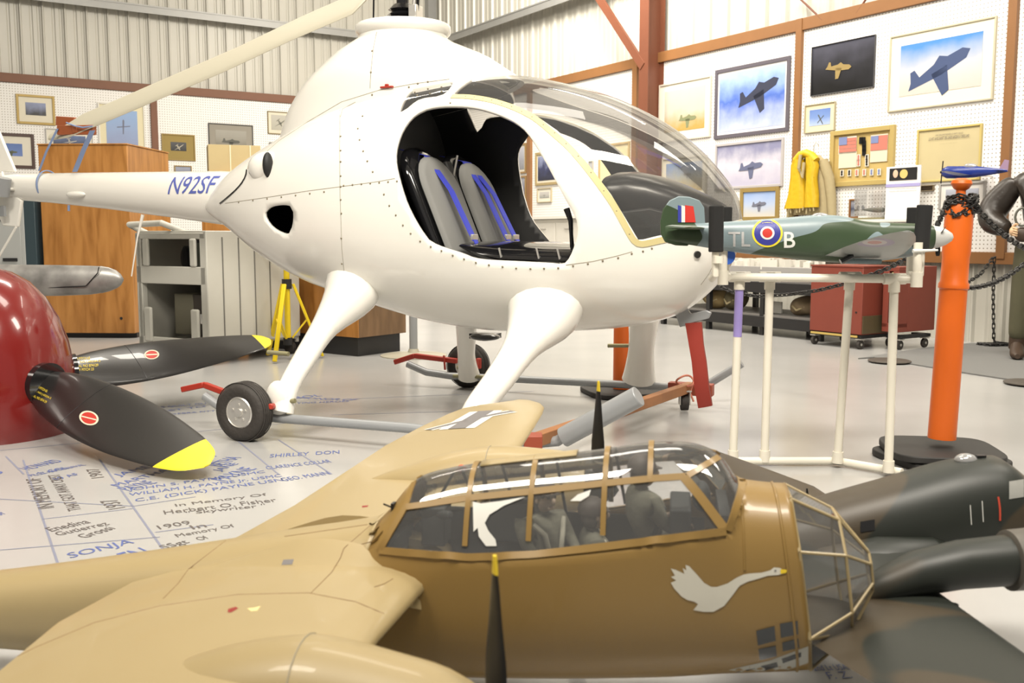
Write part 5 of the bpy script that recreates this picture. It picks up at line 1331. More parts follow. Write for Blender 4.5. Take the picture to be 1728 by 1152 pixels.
for root, tip, tab, w0, w1, dec in [
    ((.36, -.16, .27), (1.44, -1.02, .06), [(0, .17), (.12, .26), (.35, .33), (.6, .34), (.8, .29), (.9, .235), (.96, .16), (1, .03)], 0.75, 0.28, [(48, 650, 98, 700, .62), (150, 705, 25, 12)]),
    ((.33, .19, .27), (1.18, 1.13, .36), [(0, .20), (.15, .27), (.4, .30), (.65, .26), (.85, .20), (.94, .15), (.98, .10), (1, .03)], 0.75, 0.50, [(118, 600, 170, 632, 0), (256, 598, 19, 8)])]:
    sec, full, d, sd, up, A, L = bigblade(root, tip, 0, tab, w0, w1)
    tc = .86 if dec[0][4] else .93
    m = MB(); m.loft([sec(tc * k / 34) for k in range(35)]); bl = m.build('blade', M_bl, PR, ang=60)
    m = MB(); m.loft([sec(tc + (1 - tc) * k / 12) for k in range(13)]); m.build('blade_tip', M_yel, bl, ang=60)
    m = MB(); m.tube([p * 1 for p in sec(.30)] + [sec(.30)[0]], .0016, 5, False); m.build('cuff_seam', M_gm, bl)
    Mi_ = PR.matrix_world.inverted(); O_ = Mi_ @ CAM
    def bd(nm, poly, M_, off):
        vs_, fs_ = subdiv([Vector((x, y, 0)) for x, y in poly], [tuple(range(len(poly)))], 8); out = []; bad = set()
        for i, v in enumerate(vs_):
            dd = (Mi_.to_3x3() @ ray(v.x, v.y)).normalized(); h = full.ray_cast(O_, dd)
            if h[0] is None: bad.add(i); out.append(Vector((0, 0, 0)))
            else: out.append(h[0] - dd * off)
        mm = MB(); mm.add(out, [f for f in fs_ if not any(i in bad for i in f)])
        if mm.f: mm.build(nm, M_, bl, fix=False)
    (x0, y0, x1, y1, rot), (ex, ey, rx, ry) = dec
    rr_ = .25 if rot else -.05; E_ = lambda k: [(ex + rx / 1.5 * k * math.cos(t) * math.cos(rr_) - ry * k * math.sin(t) * math.sin(rr_), ey + rx / 1.5 * k * math.cos(t) * math.sin(rr_) + ry * k * math.sin(t) * math.cos(rr_)) for t in [2 * PI * q / 28 for q in range(28)]]
    bd('maker_emblem', E_(1.0), M_cr, .002); bd('maker_emblem', E_(.80), M_dr, .003)
    bd('maker_emblem', [(ex - rx * .5, ey - 1 - rx * .5 * rr_), (ex + rx * .5, ey - 1 + rx * .5 * rr_), (ex + rx * .5, ey + 1 + rx * .5 * rr_), (ex - rx * .5, ey + 1 - rx * .5 * rr_)], M_cr, .004)
    for k, s_ in enumerate(['HIGH PITCH 65', 'BLD. NO J 6523A-2', 'SERIAL NO 874129', 'LOW PITCH 23']):
        w = [32, 48, 43, 34][k]
        if rot: ox, oy, ux, uy = 58 - k * 4, 652 + k * 7.5, math.cos(rot * .72), math.sin(rot * .72); w *= .72
        else: ox, oy, ux, uy = 120 + k * 1.5, 608 + k * 6.2, 1, -.06
        vs_, fs_ = fit_text(s_, w, 4.6, bold=.01); vv = [Vector((ox + v.x * ux + v.y * uy * .9, oy + v.x * uy - v.y * ux, 0)) for v in vs_]
        out = []; ok = True
        for v in vv:
            dd = (Mi_.to_3x3() @ ray(v.x, v.y)).normalized(); h = full.ray_cast(O_, dd)
            if h[0] is None: ok = False; break
            out.append(h[0] - dd * .003)
        if ok:
            mm = MB(); mm.add(out, fs_); mm.build('blade_stencil', M_ylt, bl, fix=False, smooth=False)
m = MB(); m.cyl((.28, -.12, .27), (.40, -.172, .265), .115, 28); m.cyl((.25, .15, .27), (.36, .22, .27), .11, 28); m.build('blade_socket', M_gloss, PR)
AF = thing('aluminium_airfoil', 'scuffed grey aluminium airfoil with rounded tip, behind the red spinner at the left edge', 'airfoil', Matrix.Translation((-3.4, 5.9, 0)))
Ai = AF.matrix_world.inverted(); M_af = ramp_mat('scuffed_aluminium', [(.3, (.20, .195, .185)), (.7, (.40, .39, .37))], 'noise', 9, 8, rough=.35, metal=.4)
YA = 5.9
def afsec(px, yt, yb):
    a = at(px, yt, YA); b = at(px, yb, YA); c = (a + b) / 2; h = (a.z - b.z) / 2; r = []
    for k in range(24):
        q = 2 * PI * k / 24; r.append(Ai @ (c + Vector((0, .045 * math.copysign(abs(math.cos(q)) ** 1.5, math.cos(q)), 0)) * max(.15, h / .095) + Vector((0, 0, h * math.sin(q)))))
    return r
m = MB(); m.loft([afsec(*q) for q in [(-260, 444, 506), (-100, 445, 503), (0, 446, 500), (100, 447, 499), (150, 448, 497), (172, 449, 494)]]); m.build('airfoil_skin', M_af, AF, ang=60); m = MB(); m.tube([Ai @ (at(x, y, YA) + Vector((0, -.044, 0))) for x, y in [(172, 450), (170, 460), (150, 482)]] + [Ai @ (at(60, 486, YA) + Vector((0, -.03, 0)))], .003, 6); m.build('panel_seam', M_gm, AF)
m = MB(); m.loft([afsec(*q) for q in [(171, 448.5, 494.5), (185, 451, 491), (197, 456, 486), (204, 462, 481), (208, 469, 474)]]); m.build('airfoil_tip', M_af, AF, ang=60)
m = MB(); p = at(-150, 500, YA); m.cyl(Ai @ Vector((p.x, YA, 0)), Ai @ Vector((p.x, YA, p.z + .05)), .04); m.cyl(Ai @ Vector((p.x, YA, 0)), Ai @ Vector((p.x, YA, .03)), .25, 28); m.build('support_post', M_steel, AF)

# ============================================================ furniture on the left
M_oak = ramp_mat('oak_veneer', [(.30, (.26, .105, .020)), (.55, (.40, .18, .045)), (.8, (.46, .22, .06))], 'noise', 2.2, 7, rough=.35, stretch=(6, 6, .8), dist=.5)
M_oak2 = ramp_mat('brown_veneer', [(.3, (.13, .075, .035)), (.7, (.22, .13, .065))], 'noise', 3, 6, rough=.45, stretch=(5, 5, .8))
M_pl = mat('cart_plastic', (.50, .49, .44), .5, vary=.04)
M_bk = mat('satin_black', (.015, .015, .016), .4)
a = gz(80, 570); b = gz(231, 570)
CM = Matrix.Translation((a.x, a.y, 0)) @ Matrix.Rotation(math.radians(-3), 4, 'Z'); W = (b - a).length
C1 = thing('wooden_cabinet', 'tall oak-brown wooden cabinet on a dark plinth, left behind the tail boom', 'cabinet', CM)
Ht = 1.0 + 152 / 1650 * a.y
m = MB(); m.box((W / 2, .5, (Ht + .05) / 2), (W, 1.0, Ht - .05)); m.build('carcass', M_oak, C1, bevel=.006)
m = MB(); m.box((W / 2 + .01, .55, .03), (W - .04, .95, .06)); m.build('plinth', M_bk, C1)
m = MB(); m.box((W / 2, .5, Ht + .006), (W + .015, 1.015, .014)); m.build('top_board', M_oak, C1, bevel=.003)
m = MB(); m.cyl((W - .13, -.004, .20), (W - .13, .01, .20), .014, 14); m.build('keyhole', M_bk, C1)
a = gz(-40, 572); b = gz(62, 572); LM = Matrix.Translation((a.x, a.y + .1, 0)); W = (b - a).length
C2 = thing('grey_locker', 'pale grey steel locker with dark blue side, left of the oak cabinet', 'locker', LM)
m = MB(); m.box((W / 2 - .05, .3, .68), (W - .12, .6, 1.36)); m.build('locker_body', mat('locker_grey', (.36, .37, .36), .4), C2, bevel=.008)
m = MB(); m.box((W - .06, .3, .68), (.11, .6, 1.36)); m.build('side_panel', mat('dark_teal', (.03, .05, .06), .4), C2, bevel=.004)
m = MB(); m.box((W / 2 - .05, -.008, 1.0), (W - .2, .012, .56)); m.build('door', mat('locker_grey', (.36, .37, .36), .4), C2, bevel=.004)
m = MB()
for k in range(6): m.box((.30, -.017, 1.16 + k * .022), (.14, .004, .008))
m.box((W - .26, -.018, .78), (.14, .02, .03)); m.build('vents', M_bk, C2)
bg = MB(); bg.ball((W - .22, .25, 1.40), .07, (1.7, 1, .55)); o = bg.build('cloth_bundle', mat('dark_cloth', (.03, .035, .06), .9)); o.matrix_world = LM; tag(o, 'small dark blue cloth bundle lying on top of the pale grey locker', 'cloth')
# utility cart
a = gz(236, 607); b = gz(352, 618); ang = math.atan2(b.y - a.y, b.x - a.x); UM = Matrix.Translation((a.x, a.y, 0)) @ Matrix.Rotation(ang, 4, 'Z'); W = (b - a).length
UC = thing('utility_cart', 'grey plastic utility cart on black casters with slatted end panels, beside the oak cabinet', 'cart', UM)
D = 1.02; Hc = 1.03; zb = .13
m = MB()
for x in (.03, W - .03):
    for y in (.03, D - .03): m.box((x, y, (Hc + zb) / 2), (.06, .06, Hc - zb))
loose(m.build('corner_post', M_pl, UC, bevel=.008))
for z, h in ((zb + .02, .10), (.70, .14), (Hc - .02, .05)):
    m = MB(); m.box((W / 2, D / 2, z - h / 2 + .05), (W - .02, D - .02, .03)); 
    for y in (.015, D - .015): m.box((W / 2, y, z), (W, .03, h))
    m.build('shelf', M_pl, UC, bevel=.006)
m = MB(); m.box((W + .0, D / 2, .60), (.035, D, .90)); m.build('end_panel', M_pl, UC, bevel=.008)
m = MB()
for k in range(5):
    m.box((W + .019, .16 + k * .17, .60), (.006, .010, .80))
m.build('end_panel_slots', mat('slot_dark', (.16, .155, .14), .6), UC)
m = MB(); m.box((.04, D * .5, .58), (.03, D, .86)); m.box((W / 2, D - .02, .45), (W, .02, .55)); m.build('back_panel', mat('cart_shade', (.30, .29, .255), .6), UC)
m = MB()
for x in (W * .16, W * .84): m.box((x, .0, .30), (.09, .03, .28)); m.box((x, 0, .88), (.07, .03, .22))
loose(m.build('front_wing', M_pl, UC, bevel=.02))
m = MB(); m.tube([(.02, .1, Hc), (-.06, .0, Hc + .07), (W * .45, -.03, Hc + .08), (W * .62, .1, Hc)], .025, 10); m.build('handle', M_pl, UC)
for i, (x, y) in enumerate([(.06, .06), (W - .05, .05), (W - .05, D - .06), (.06, D - .06)]):
    m = MB(); m.cyl((x, y - .02, .055), (x, y + .02, .055), .055, 20); o = m.build('caster', M_tyre, UC, bevel=.006)
    m = MB(); m.box((x, y, .115), (.06, .05, .03)); m.build('caster_plate', M_bk, o)
LMp = UM @ Matrix.Translation((W * .36, .30, .73))
T = thing('projector', 'round dark metal projector lamp on the upper shelf of the grey cart', 'lamp', LMp)
m = MB(); m.lathe([(.02, -.1), (.08, -.09), (.10, -.02), (.10, .04), (.06, .06)], (0, 0, .10), (-.6, -1, 0), 20); m.build('lamp_body', M_bk, T)
m = MB(); m.box((0, 0, .01), (.16, .12, .02)); m.build('lamp_foot', M_bk, T)
T = thing('black_crate', 'black framed glass box standing on the upper shelf of the grey cart', 'box', UM @ Matrix.Translation((W * .72, .28, .735)))
m = MB()
for x in (-.11, .11):
    for y in (-.1, .1): m.box((x, y, .12), (.02, .02, .24))
for z in (.01, .23):
    m.box((0, -.1, z), (.24, .02, .02)); m.box((0, .1, z), (.24, .02, .02)); m.box((-.11, 0, z), (.02, .2, .02)); m.box((.11, 0, z), (.02, .2, .02))
m.build('box_frame', M_bk, T); m = MB(); m.box((0, 0, .12), (.19, .17, .2)); m.build('box_inside', mat('box_green', (.12, .13, .10), .5), T)
T = thing('carrying_case', 'olive and dark brown carrying case with top handle on the lower cart shelf', 'case', UM @ Matrix.Translation((W * .60, .30, .21)))
m = MB(); m.box((-.11, 0, .17), (.22, .3, .33)); m.build('case_lid', mat('case_olive', (.14, .13, .09), .6), T, bevel=.008)
m = MB(); m.box((.09, 0, .17), (.18, .3, .33)); m.build('case_body', mat('case_brown', (.04, .03, .022), .5), T, bevel=.008)
m = MB(); m.tube([(.04, 0, .33), (.04, 0, .37), (.16, 0, .37), (.16, 0, .33)], .01, 8); m.build('handle', M_bk, T)
m = MB(); m.lathe([(.035, 0), (.04, .006), (.03, .008)], (.10, -.150, .14), (0, -1, 0), 20); m.build('round_badge', M_alu, T)
# yellow tripod
p = gz(487, 606); T = thing('tripod', 'bright yellow tripod work light stand between the grey cart and the brown desk', 'tripod', Matrix.Translation(p))
M_ty = mat('tripod_yellow', (.75, .55, .01), .4)
m = MB(); m.cyl((0, 0, .12), (0, 0, .95), .024); m.build('centre_pole', M_ty, T)
for k in range(3):
    an = .35 + 2 * PI * k / 3; d = Vector((math.cos(an), math.sin(an), 0))
    m = MB(); m.bar(Vector((0, 0, .62)) + d * .05, d * .28 + Vector((0, 0, .015)), .035, .022); m.build('leg', M_ty, T, bevel=.004)
    m = MB(); m.bar(Vector((0, 0, .16)) + d * .02, d * .16 + Vector((0, 0, .33)), .018, .012); m.build('brace', M_ty, T)
m = MB(); m.cyl((0, 0, .58), (0, 0, .66), .04); m.cyl((0, 0, .12), (0, 0, .18), .038); m.cyl((0, 0, .80), (0, 0, .83), .036); m.build('collar', M_bk, T)
m = MB(); m.box((0, 0, .93), (.36, .05, .10), Matrix.Rotation(.25, 3, 'Y')); m.build('lamp_bar', M_ty, T, bevel=.01)
m = MB(); m.tube([(.05 + .12 * math.cos(t), -.04, .82 + .04 * math.sin(t) - .03 * math.cos(t * 2)) for t in [2 * PI * k / 24 for k in range(25)]], .008, 8, False); m.build('cable', M_bk, T)
p = gz(462, 588); T = thing('dark_cabinet', 'dark green-black metal cabinet standing behind the yellow tripod', 'cabinet', Matrix.Translation((p.x - .2, p.y + .9, 0)))
m = MB(); m.box((.45, .2, .55), (.9, .4, 1.1)); m.build('carcass', mat('dark_green', (.03, .032, .022), .3), T, bevel=.01); m = MB(); m.box((.45, -.006, .55), (.84, .012, .98)); m.build('door', mat('dark_green2', (.045, .045, .03), .3), T, bevel=.004)
# desk
c = gz(607, 602); r_ = gz(688, 591); l_ = gz(470, 580)
ang = math.atan2(r_.y - c.y, r_.x - c.x); DM = Matrix.Translation((c.x, c.y, 0)) @ Matrix.Rotation(ang, 4, 'Z'); W = (r_ - c).length * .97
DK = thing('wooden_desk', 'brown wood desk on a black plinth under the helicopter belly', 'desk', DM)
m = MB(); m.box((W / 2, .75, .46), (W, 1.5, .60)); m.build('carcass', M_oak2, DK, bevel=.004)
m = MB(); m.box((-.006, .75, .46), (.012, 1.5, .60)); m.build('side_panel', M_oak, DK, bevel=.003)
m = MB(); m.box((W / 2 - .02, .75, .08), (W - .06, 1.44, .16)); m.build('plinth', M_bk, DK)
p = gz(698, 600); T = thing('pole_stand', 'grey steel pole standing on a flat round plate beside the brown desk', 'pole', Matrix.Translation(p))
m = MB(); m.cyl((0, 0, .01), (0, 0, 1.0), .035); m.build('pole', M_skid, T); m = MB(); m.lathe([(.28, 0), (.28, .008), (.05, .03), (.04, .06)], (0, 0, 0), (0, 0, 1), 36); m.build('round_base', mat('beige_base', (.40, .37, .29), .4), T)
# tall shelf unit and model kit box
p = at(388, 290, 11.6); T = thing('shelf_unit', 'plain brown shelf unit behind the tail boom carrying a cream cardboard box', 'cabinet', Matrix.Translation((p.x, p.y, 0)))
m = MB(); m.box((0, .25, p.z / 2), (.7, .5, p.z)); m.build('carcass', M_oak, T, bevel=.005); m = MB(); m.box((0, -.006, p.z / 2), (.62, .012, p.z - .1)); m.build('door', M_oak, T, bevel=.004)
T = thing('cardboard_box', 'cream cardboard model box with a plane drawing, on the shelf unit above the tail boom', 'box', Matrix.Translation((p.x, p.y + .2, p.z + .003)) @ Matrix.Rotation(.35, 4, 'Z'))
m = MB(); m.box((0, .1, .16), (.60, .34, .32)); m.build('carton', mat('cream_card', (.46, .37, .19), .7, vary=.06), T, bevel=.004)
m = MB(); m.box((-.05, -.072, .16), (.012, .004, .32)); m.box((.18, -.072, .16), (.012, .004, .32)); m.build('tape', mat('tape_white', (.7, .64, .46), .5), T)

# ============================================================ pictures
def plane_poly(kind=0):
    if kind == 0: return [[(-.46, -.05), (-.40, .02), (-.36, .14), (-.30, .14), (-.27, .03), (-.05, .07), (.05, .13), (.14, .07), (.34, .06), (.42, 0), (.34, -.07), (.0, -.09)], [(-.12, -.02), (.10, -.02), (.02, -.30), (-.08, -.32)]]
    if kind == 1: return [[(-.45, -.03), (.45, .05), (.45, .01), (.05, -.07), (-.02, -.10), (-.10, -.05)], [(-.06, .22), (.0, .22), (.06, -.02), (.02, -.22), (-.02, -.22), (-.08, -.02)], [(-.16, .22), (.10, .25), (.10, .21), (-.16, .18)]]
    return [[(-.06, -.4), (.0, -.4), (.05, .35), (.0, .42), (-.05, .35)], [(-.35, .0), (.35, .08), (.35, .03), (-.35, -.06)]]
M_ART = {}
def art(name, bottom, mid, top, sc=5, br=.5):
    bottom, mid, top = [tuple(v ** 1.7 * (.95, .97, 1.05)[i] for i, v in enumerate(c_)) for c_ in (bottom, mid, top)]
    return ramp_mat('art_' + name, [(.05, bottom), (.5, mid), (.95, top)], 'grad', sc, 6, rough=.35, dist=br)
def picture(label, Mw, tl, br_, fcol, fw, mcol, mw, art_m, motif=None, mk=0, ms=.8, moff=(0, 0), rot=0, d=.075, name='framed_picture', depth=.03, frough=.4, metal=0.0):
    A = wp(Mw, tl[0], tl[1], d); Bq = wp(Mw, br_[0], br_[1], d); w = Bq.x - A.x; h = A.z - Bq.z
    T = thing(name, label, 'picture', Mw @ Matrix.Translation(((A.x + Bq.x) / 2, -d + .0, Bq.z)))
    zc = h / 2
    fm = mat('frame_%.2f_%.2f_%.2f' % fcol, fcol, frough, metal)
    m = MB(); m.box((-w / 2 + fw / 2, 0, zc), (fw, depth, h)); m.box((w / 2 - fw / 2, 0, zc), (fw, depth, h)); m.box((0, 0, fw / 2), (w - 2 * fw, depth, fw)); m.box((0, 0, h - fw / 2), (w - 2 * fw, depth, fw))
    m.build('frame', fm, T, smooth=False, bevel=.004)
    if mcol:
        m = MB(); m.box((0, .004, zc), (w - 2 * fw, .010, h - 2 * fw)); m.build('mount', mat('mount_%.2f_%.2f_%.2f' % mcol, mcol, .8), T, smooth=False)
    aw, ah = w - 2 * fw - 2 * mw, h - 2 * fw - 2 * mw
    m = MB(); m.box((0, .0 if mcol else .004, zc + mw * .12), (aw, .008, ah)); m.build('print', art_m, T, smooth=False)
    if motif:
        m = MB(); s = min(aw, ah * 1.5) * ms; c, n = math.cos(rot), math.sin(rot)
        for po in plane_poly(mk):
            m.prism([(moff[0] * aw + (x * c - y * n) * s, -.006, zc + moff[1] * ah + (x * n + y * c) * s) for x, y in po], (0, 1, 0), .002)
        m.build('painted_aeroplane', mat('motif_%.2f_%.2f_%.2f' % motif, tuple(v ** 1.4 for v in motif), .6), T, smooth=False)
    return T
gold = (.33, .235, .08); pal = (.62, .58, .46); slate = (.10, .09, .11); wht = (.72, .70, .66)
picture('pale wooden-framed watercolour with trees, left of the slate-framed ship picture', MR, (1113, 144), (1199, 231), (.55, .50, .42), .022, (.70, .66, .55), .09, art('palms', (.62, .48, .22), (.66, .64, .55), (.70, .68, .58), 7), (.30, .32, .2), 0, .5, (.1, -.2))
picture('large slate-framed painting of two dark planes over a ship on blue sea', MR, (1208, 119), (1331, 221), slate, .045, (.72, .70, .70), .03, art('sea', (.62, .66, .80), (.22, .32, .62), (.55, .66, .88), 5, .6), (.07, .08, .13), 0, .75, (.12, .12), .35)
picture('pale grey framed picture of a fighter in snow, below the ship painting', MR, (1208, 244), (1321, 314), (.40, .38, .38), .03, None, 0, art('snow', (.62, .60, .66), (.72, .70, .72), (.42, .42, .52), 6, .8), (.20, .22, .32), 0, .6, (.05, -.05), .1)
picture('gold-framed picture of a plane partly hidden by the helicopter nose', MR, (1250, 318), (1314, 372), gold, .05, None, 0, art('day', (.70, .68, .62), (.60, .66, .75), (.48, .58, .75), 5), (.25, .26, .32), 0, .6, (0, 0), .1, metal=.3)
picture('dark unframed painting of a plane over a night sea, top right wall', MR, (1371, 80), (1475, 147), (.05, .05, .055), .006, None, 0, art('night', (.06, .06, .06), (.11, .11, .12), (.20, .20, .23), 4, .8), (.38, .30, .14), 0, .5, (-.05, 0), -.1)
picture('small cream picture of a diving plane, below the dark night painting', MR, (1359, 178), (1409, 220), (.34, .30, .20), .012, (.68, .60, .38), .055, art('blue_sky', (.55, .62, .74), (.36, .46, .66), (.30, .40, .62), 6), (.18, .20, .2), 2, .6, (.05, -.1), .6)
picture('big cream-mounted picture of a blue gull-winged fighter above clouds, far right', MR, (1503, 62), (1676, 168), (.50, .46, .34), .018, (.72, .68, .54), .11, art('clouds', (.70, .66, .60), (.68, .68, .68), (.22, .42, .66), 3, .5), (.10, .14, .26), 0, 1.1, (.0, -.02), .40, metal=.2)
picture('pale certificate in a thin gold frame, right of the flag shadow box', MR, (1549, 219), (1654, 303), (.50, .40, .14), .02, None, 0, mat('certificate', (.48, .41, .23), .7, vary=.05), None)
for s_, x0, x1, y0, y1_ in [('THE DISTINGUISHED FLYING CROSS', 1577, 1624, 225, 227), ('TO ALL WHO SHALL SEE THESE PRESENTS GREETING', 1566, 1634, 231, 232.5), ('MARY S. NELSON', 1584, 1614, 240, 243)]:
    a = wp(MR, x0, y1_, .095); b = wp(MR, x1, y0, .095); vs_, fs_ = fit_text(s_, b.x - a.x, b.z - a.z)
    par = [o for o in COL.objects if o.get('label', '').startswith('pale certificate')][0]
    mm = MB(); mm.add([par.matrix_world.inverted() @ MR @ Vector((a.x + v.x, -.085, a.z + v.y)) for v in vs_], fs_); mm.build('lettering', M_ink, par, smooth=False, fix=False)
picture('dark landscape picture in grey frame behind the mannequin, low on the right wall', MR, (1586, 309), (1662, 352), (.36, .35, .33), .02, (.66, .64, .60), .05, art('grey_sky', (.45, .45, .45), (.55, .56, .58), (.62, .63, .66), 5), (.25, .28, .35), 0, .6)
picture('small brown-framed photograph left of the glass case with the grey model', MR, (1434, 336), (1447, 368), (.20, .09, .03), .018, None, 0, art('small', (.5, .5, .5), (.2, .22, .28), (.6, .6, .62), 9), None)
picture('little dark landscape sign on the wall, right of the white poster', MR, (1553, 313), (1576, 322), (.2, .15, .08), .008, None, 0, art('sign', (.1, .07, .04), (.14, .1, .06), (.2, .14, .08), 9), None)
picture('tall tan-framed pale picture seen through the windshield above the black hood', MR, (1011, 245), (1062, 322), (.45, .33, .14), .03, None, 0, mat('pale_print', (.64, .57, .36), .7, vary=.04), None)
picture('small grey picture seen through the windshield left of the tan-framed one', MR, (994, 272), (1001, 290), (.4, .38, .33), .012, None, 0, art('tiny', (.5, .5, .5), (.6, .6, .6), (.65, .65, .65), 9), None)
picture('gold-framed dark blue picture seen through the far cabin door', MR, (904, 258), (951, 310), (.34, .26, .12), .04, (.6, .56, .46), .03, art('dusk', (.05, .06, .12), (.10, .12, .24), (.45, .48, .6), 8, 1.2), None)
picture('small pale sketch in thin frame seen through the cabin, below the dark blue one', MR, (907, 318), (931, 341), (.40, .34, .22), .015, (.68, .65, .56), .05, art('sketch', (.5, .5, .46), (.62, .6, .55), (.66, .64, .6), 8), (.4, .4, .38), 0, .6)
picture('brown-framed picture against the far door edge, upper of two', MR, (868, 244), (888, 292), (.26, .16, .06), .03, (.6, .56, .46), .03, art('far1', (.4, .4, .4), (.5, .5, .52), (.6, .6, .62), 8), None)
picture('brown-framed picture against the far door edge, lower of two', MR, (868, 298), (888, 340), (.26, .16, .06), .03, None, .0, art('far2', (.25, .25, .3), (.35, .35, .4), (.5, .5, .52), 8), None)
picture('pale framed picture of planes over fields, seen through the curved windshield', MR, (1118, 268), (1192, 332), (.56, .52, .42), .02, (.68, .65, .55), .06, art('fields', (.60, .52, .34), (.55, .56, .52), (.40, .50, .66), 7), (.3, .3, .3), 0, .3, (.1, .1))
# left wall
picture('gold-framed picture of a ship at a dockside, top left corner', ML, (26, 158), (94, 212), (.36, .25, .07), .035, (.70, .66, .54), .09, art('dock', (.05, .05, .05), (.28, .30, .38), (.40, .44, .56), 9, 1.1), None, metal=.2)
picture('dark-framed picture of a propeller plane in blue sky, cut by the left edge', ML, (-34, 222), (60, 285), (.05, .02, .012), .045, (.68, .65, .56), .12, art('skyblue', (.30, .38, .60), (.26, .36, .58), (.22, .32, .55), 3), (.20, .22, .16), 0, .7, (.12, -.1))
picture('thin-framed picture of silver planes, just above the oak cabinet', ML, (76, 216), (158, 262), (.45, .44, .42), .015, (.70, .67, .58), .09, art('silver', (.10, .12, .18), (.20, .24, .34), (.25, .32, .48), 6, .9), (.55, .53, .5), 1, .9, (0, 0), .1)
picture('tall cream-framed pale blue picture behind the rotor blade', ML, (164, 172), (247, 268), (.68, .66, .60), .025, (.70, .64, .44), .09, art('mist', (.45, .48, .60), (.46, .54, .68), (.44, .56, .72), 4, .5), (.26, .28, .36), 2, .6, (.05, .1))
picture('gold and brown framed picture of a twin-boom plane, right of the wall post', ML, (272, 225), (330, 272), (.30, .21, .06), .02, (.30, .22, .07), .12, art('grey', (.10, .10, .10), (.16, .16, .16), (.2, .2, .2), 6), (.55, .52, .44), 1, 1.0, (0, 0), .5)
picture('black-edged grey picture of a parked plane, above the cardboard box', ML, (351, 207), (428, 262), (.05, .05, .05), .016, (.28, .26, .22), .10, art('sepia', (.40, .38, .32), (.48, .46, .40), (.52, .50, .44), 3), (.18, .18, .16), 0, .9, (0, -.15))
picture('small thin-framed plane sketch beside the helicopter engine cowling', ML, (451, 187), (494, 228), (.22, .17, .07), .014, (.66, .62, .5), .05, art('sketch2', (.60, .58, .50), (.62, .60, .52), (.64, .62, .55), 6), (.3, .3, .26), 1, .9, (0, 0), .5)
picture('small plain grey card on the wall beside the engine cowling', ML, (454, 240), (474, 254), (.26, .25, .23), .006, None, 0, mat('grey_card', (.26, .25, .23), .6), None)
picture('low wide gold-framed picture peeking above the tail boom', ML, (294, 279), (324, 300), (.32, .22, .07), .015, None, 0, art('low', (.4, .4, .38), (.45, .46, .5), (.5, .52, .58), 6), None)

# flag shadow box
T = picture('gold shadow box with two small flags and rows of medals', MR, (1404, 222), (1508, 310), (.46, .35, .13), .05, None, 0, mat('shadow_board', (.46, .34, .12), .7), None, depth=.06, metal=.2, name='shadow_box')
Ti = T.matrix_world.inverted() @ MR
def wbox(px0, py0, px1, py1, nm, M_, par, Mi_, d=.082, t=.006):
    a = wp(MR, px0, py0, d); b = wp(MR, px1, py1, d); m = MB(); m.box(((a.x + b.x) / 2, -d, (a.z + b.z) / 2), (b.x - a.x, t, a.z - b.z)); m.xf(Mi_); return m.build(nm, M_, par, smooth=False)
fr_, fw_, fb_ = mat('faded_flag_red', (.48, .16, .12), .6), mat('faded_flag_white', (.62, .58, .50), .6), mat('faded_flag_blue', (.16, .20, .38), .6)
wbox(1416, 232, 1445, 258, 'flag', fw_, T, Ti)
for k in range(4): wbox(1416, 234.5 + k * 6, 1445, 237.0 + k * 6, 'flag_stripe', fr_, T, Ti, .087, .004)
wbox(1416, 232, 1429, 244, 'flag_canton', fb_, T, Ti, .091, .003)
wbox(1416, 258, 1445, 282, 'cloth_panel', mat('panel_pale', (.60, .54, .42), .7), T, Ti)
wbox(1470, 228, 1497, 272, 'cloth_panel', mat('panel_pale', (.60, .54, .42), .7), T, Ti); wbox(1470, 230, 1497, 252, 'flag', fr_, T, Ti, .087, .004); wbox(1470, 230, 1482, 241, 'flag_canton', fb_, T, Ti, .091, .003)
for px, py in [(1453, 237), (1457, 237), (1458, 243), (1458, 250), (1458, 257), (1449, 266), (1463, 266), (1449, 275), (1463, 275)] + [(1421 + 12.5 * k, 292 - .4 * k) for k in range(6)]:
    a = wp(MR, px, py, .086); m = MB(); m.box((a.x, -.086, a.z), (.045, .006, .07)); m.xf(Ti); m.build('medal_card', fw_ if py > 260 else M_gm, T, smooth=False)
    if py > 260:
        m = MB(); m.box((a.x, -.092, a.z + .012), (.018, .004, .03)); m.cyl((a.x, -.094, a.z - .015), (a.x, -.088, a.z - .015), .011, 10); m.xf(Ti); m.build('medal', [fr_, fb_, M_gm][int(px) % 3], T, smooth=False)

# ============================================================ yellow life vest and khaki jacket on a hanger
hgM = MR @ Matrix.Translation((wp(MR, 1371, 300, .16).x, -.16, 0))
def hgl(px, py): 
    q = onplane(hgM, px, py, 0); return q
T = thing('khaki_jacket', 'khaki jacket hanging on the wall under the yellow life vest', 'jacket', hgM)
def garment(rows, th, M_, nm, par, fold=.012, seed=1):
    rnd = random.Random(seed); m = MB(); rings = []
    for px0, px1, py in rows:
        a = hgl(px0, py); b = hgl(px1, py); r = []
        for k in range(28):
            q = 2 * PI * k / 28; c = (a + b) / 2; hw = (b - a).length / 2
            r.append(Vector((c.x + hw * math.copysign(abs(math.cos(q)) ** .7, math.cos(q)), th * math.sin(q) + fold * math.sin(k * 2.1 + py * .15) * (1 if math.sin(q) < 0 else 0), c.z)))
        rings.append(r)
    m.loft(rings); return m.build(nm, M_, par, ang=60)
M_kh = mat('khaki_cloth', (.36, .30, .17), .9, bump=.5, bscale=25)
garment([(1362, 1382, 262), (1355, 1390, 270), (1350, 1397, 290), (1346, 1400, 320), (1340, 1400, 362)], .05, M_kh, 'jacket_body', T)
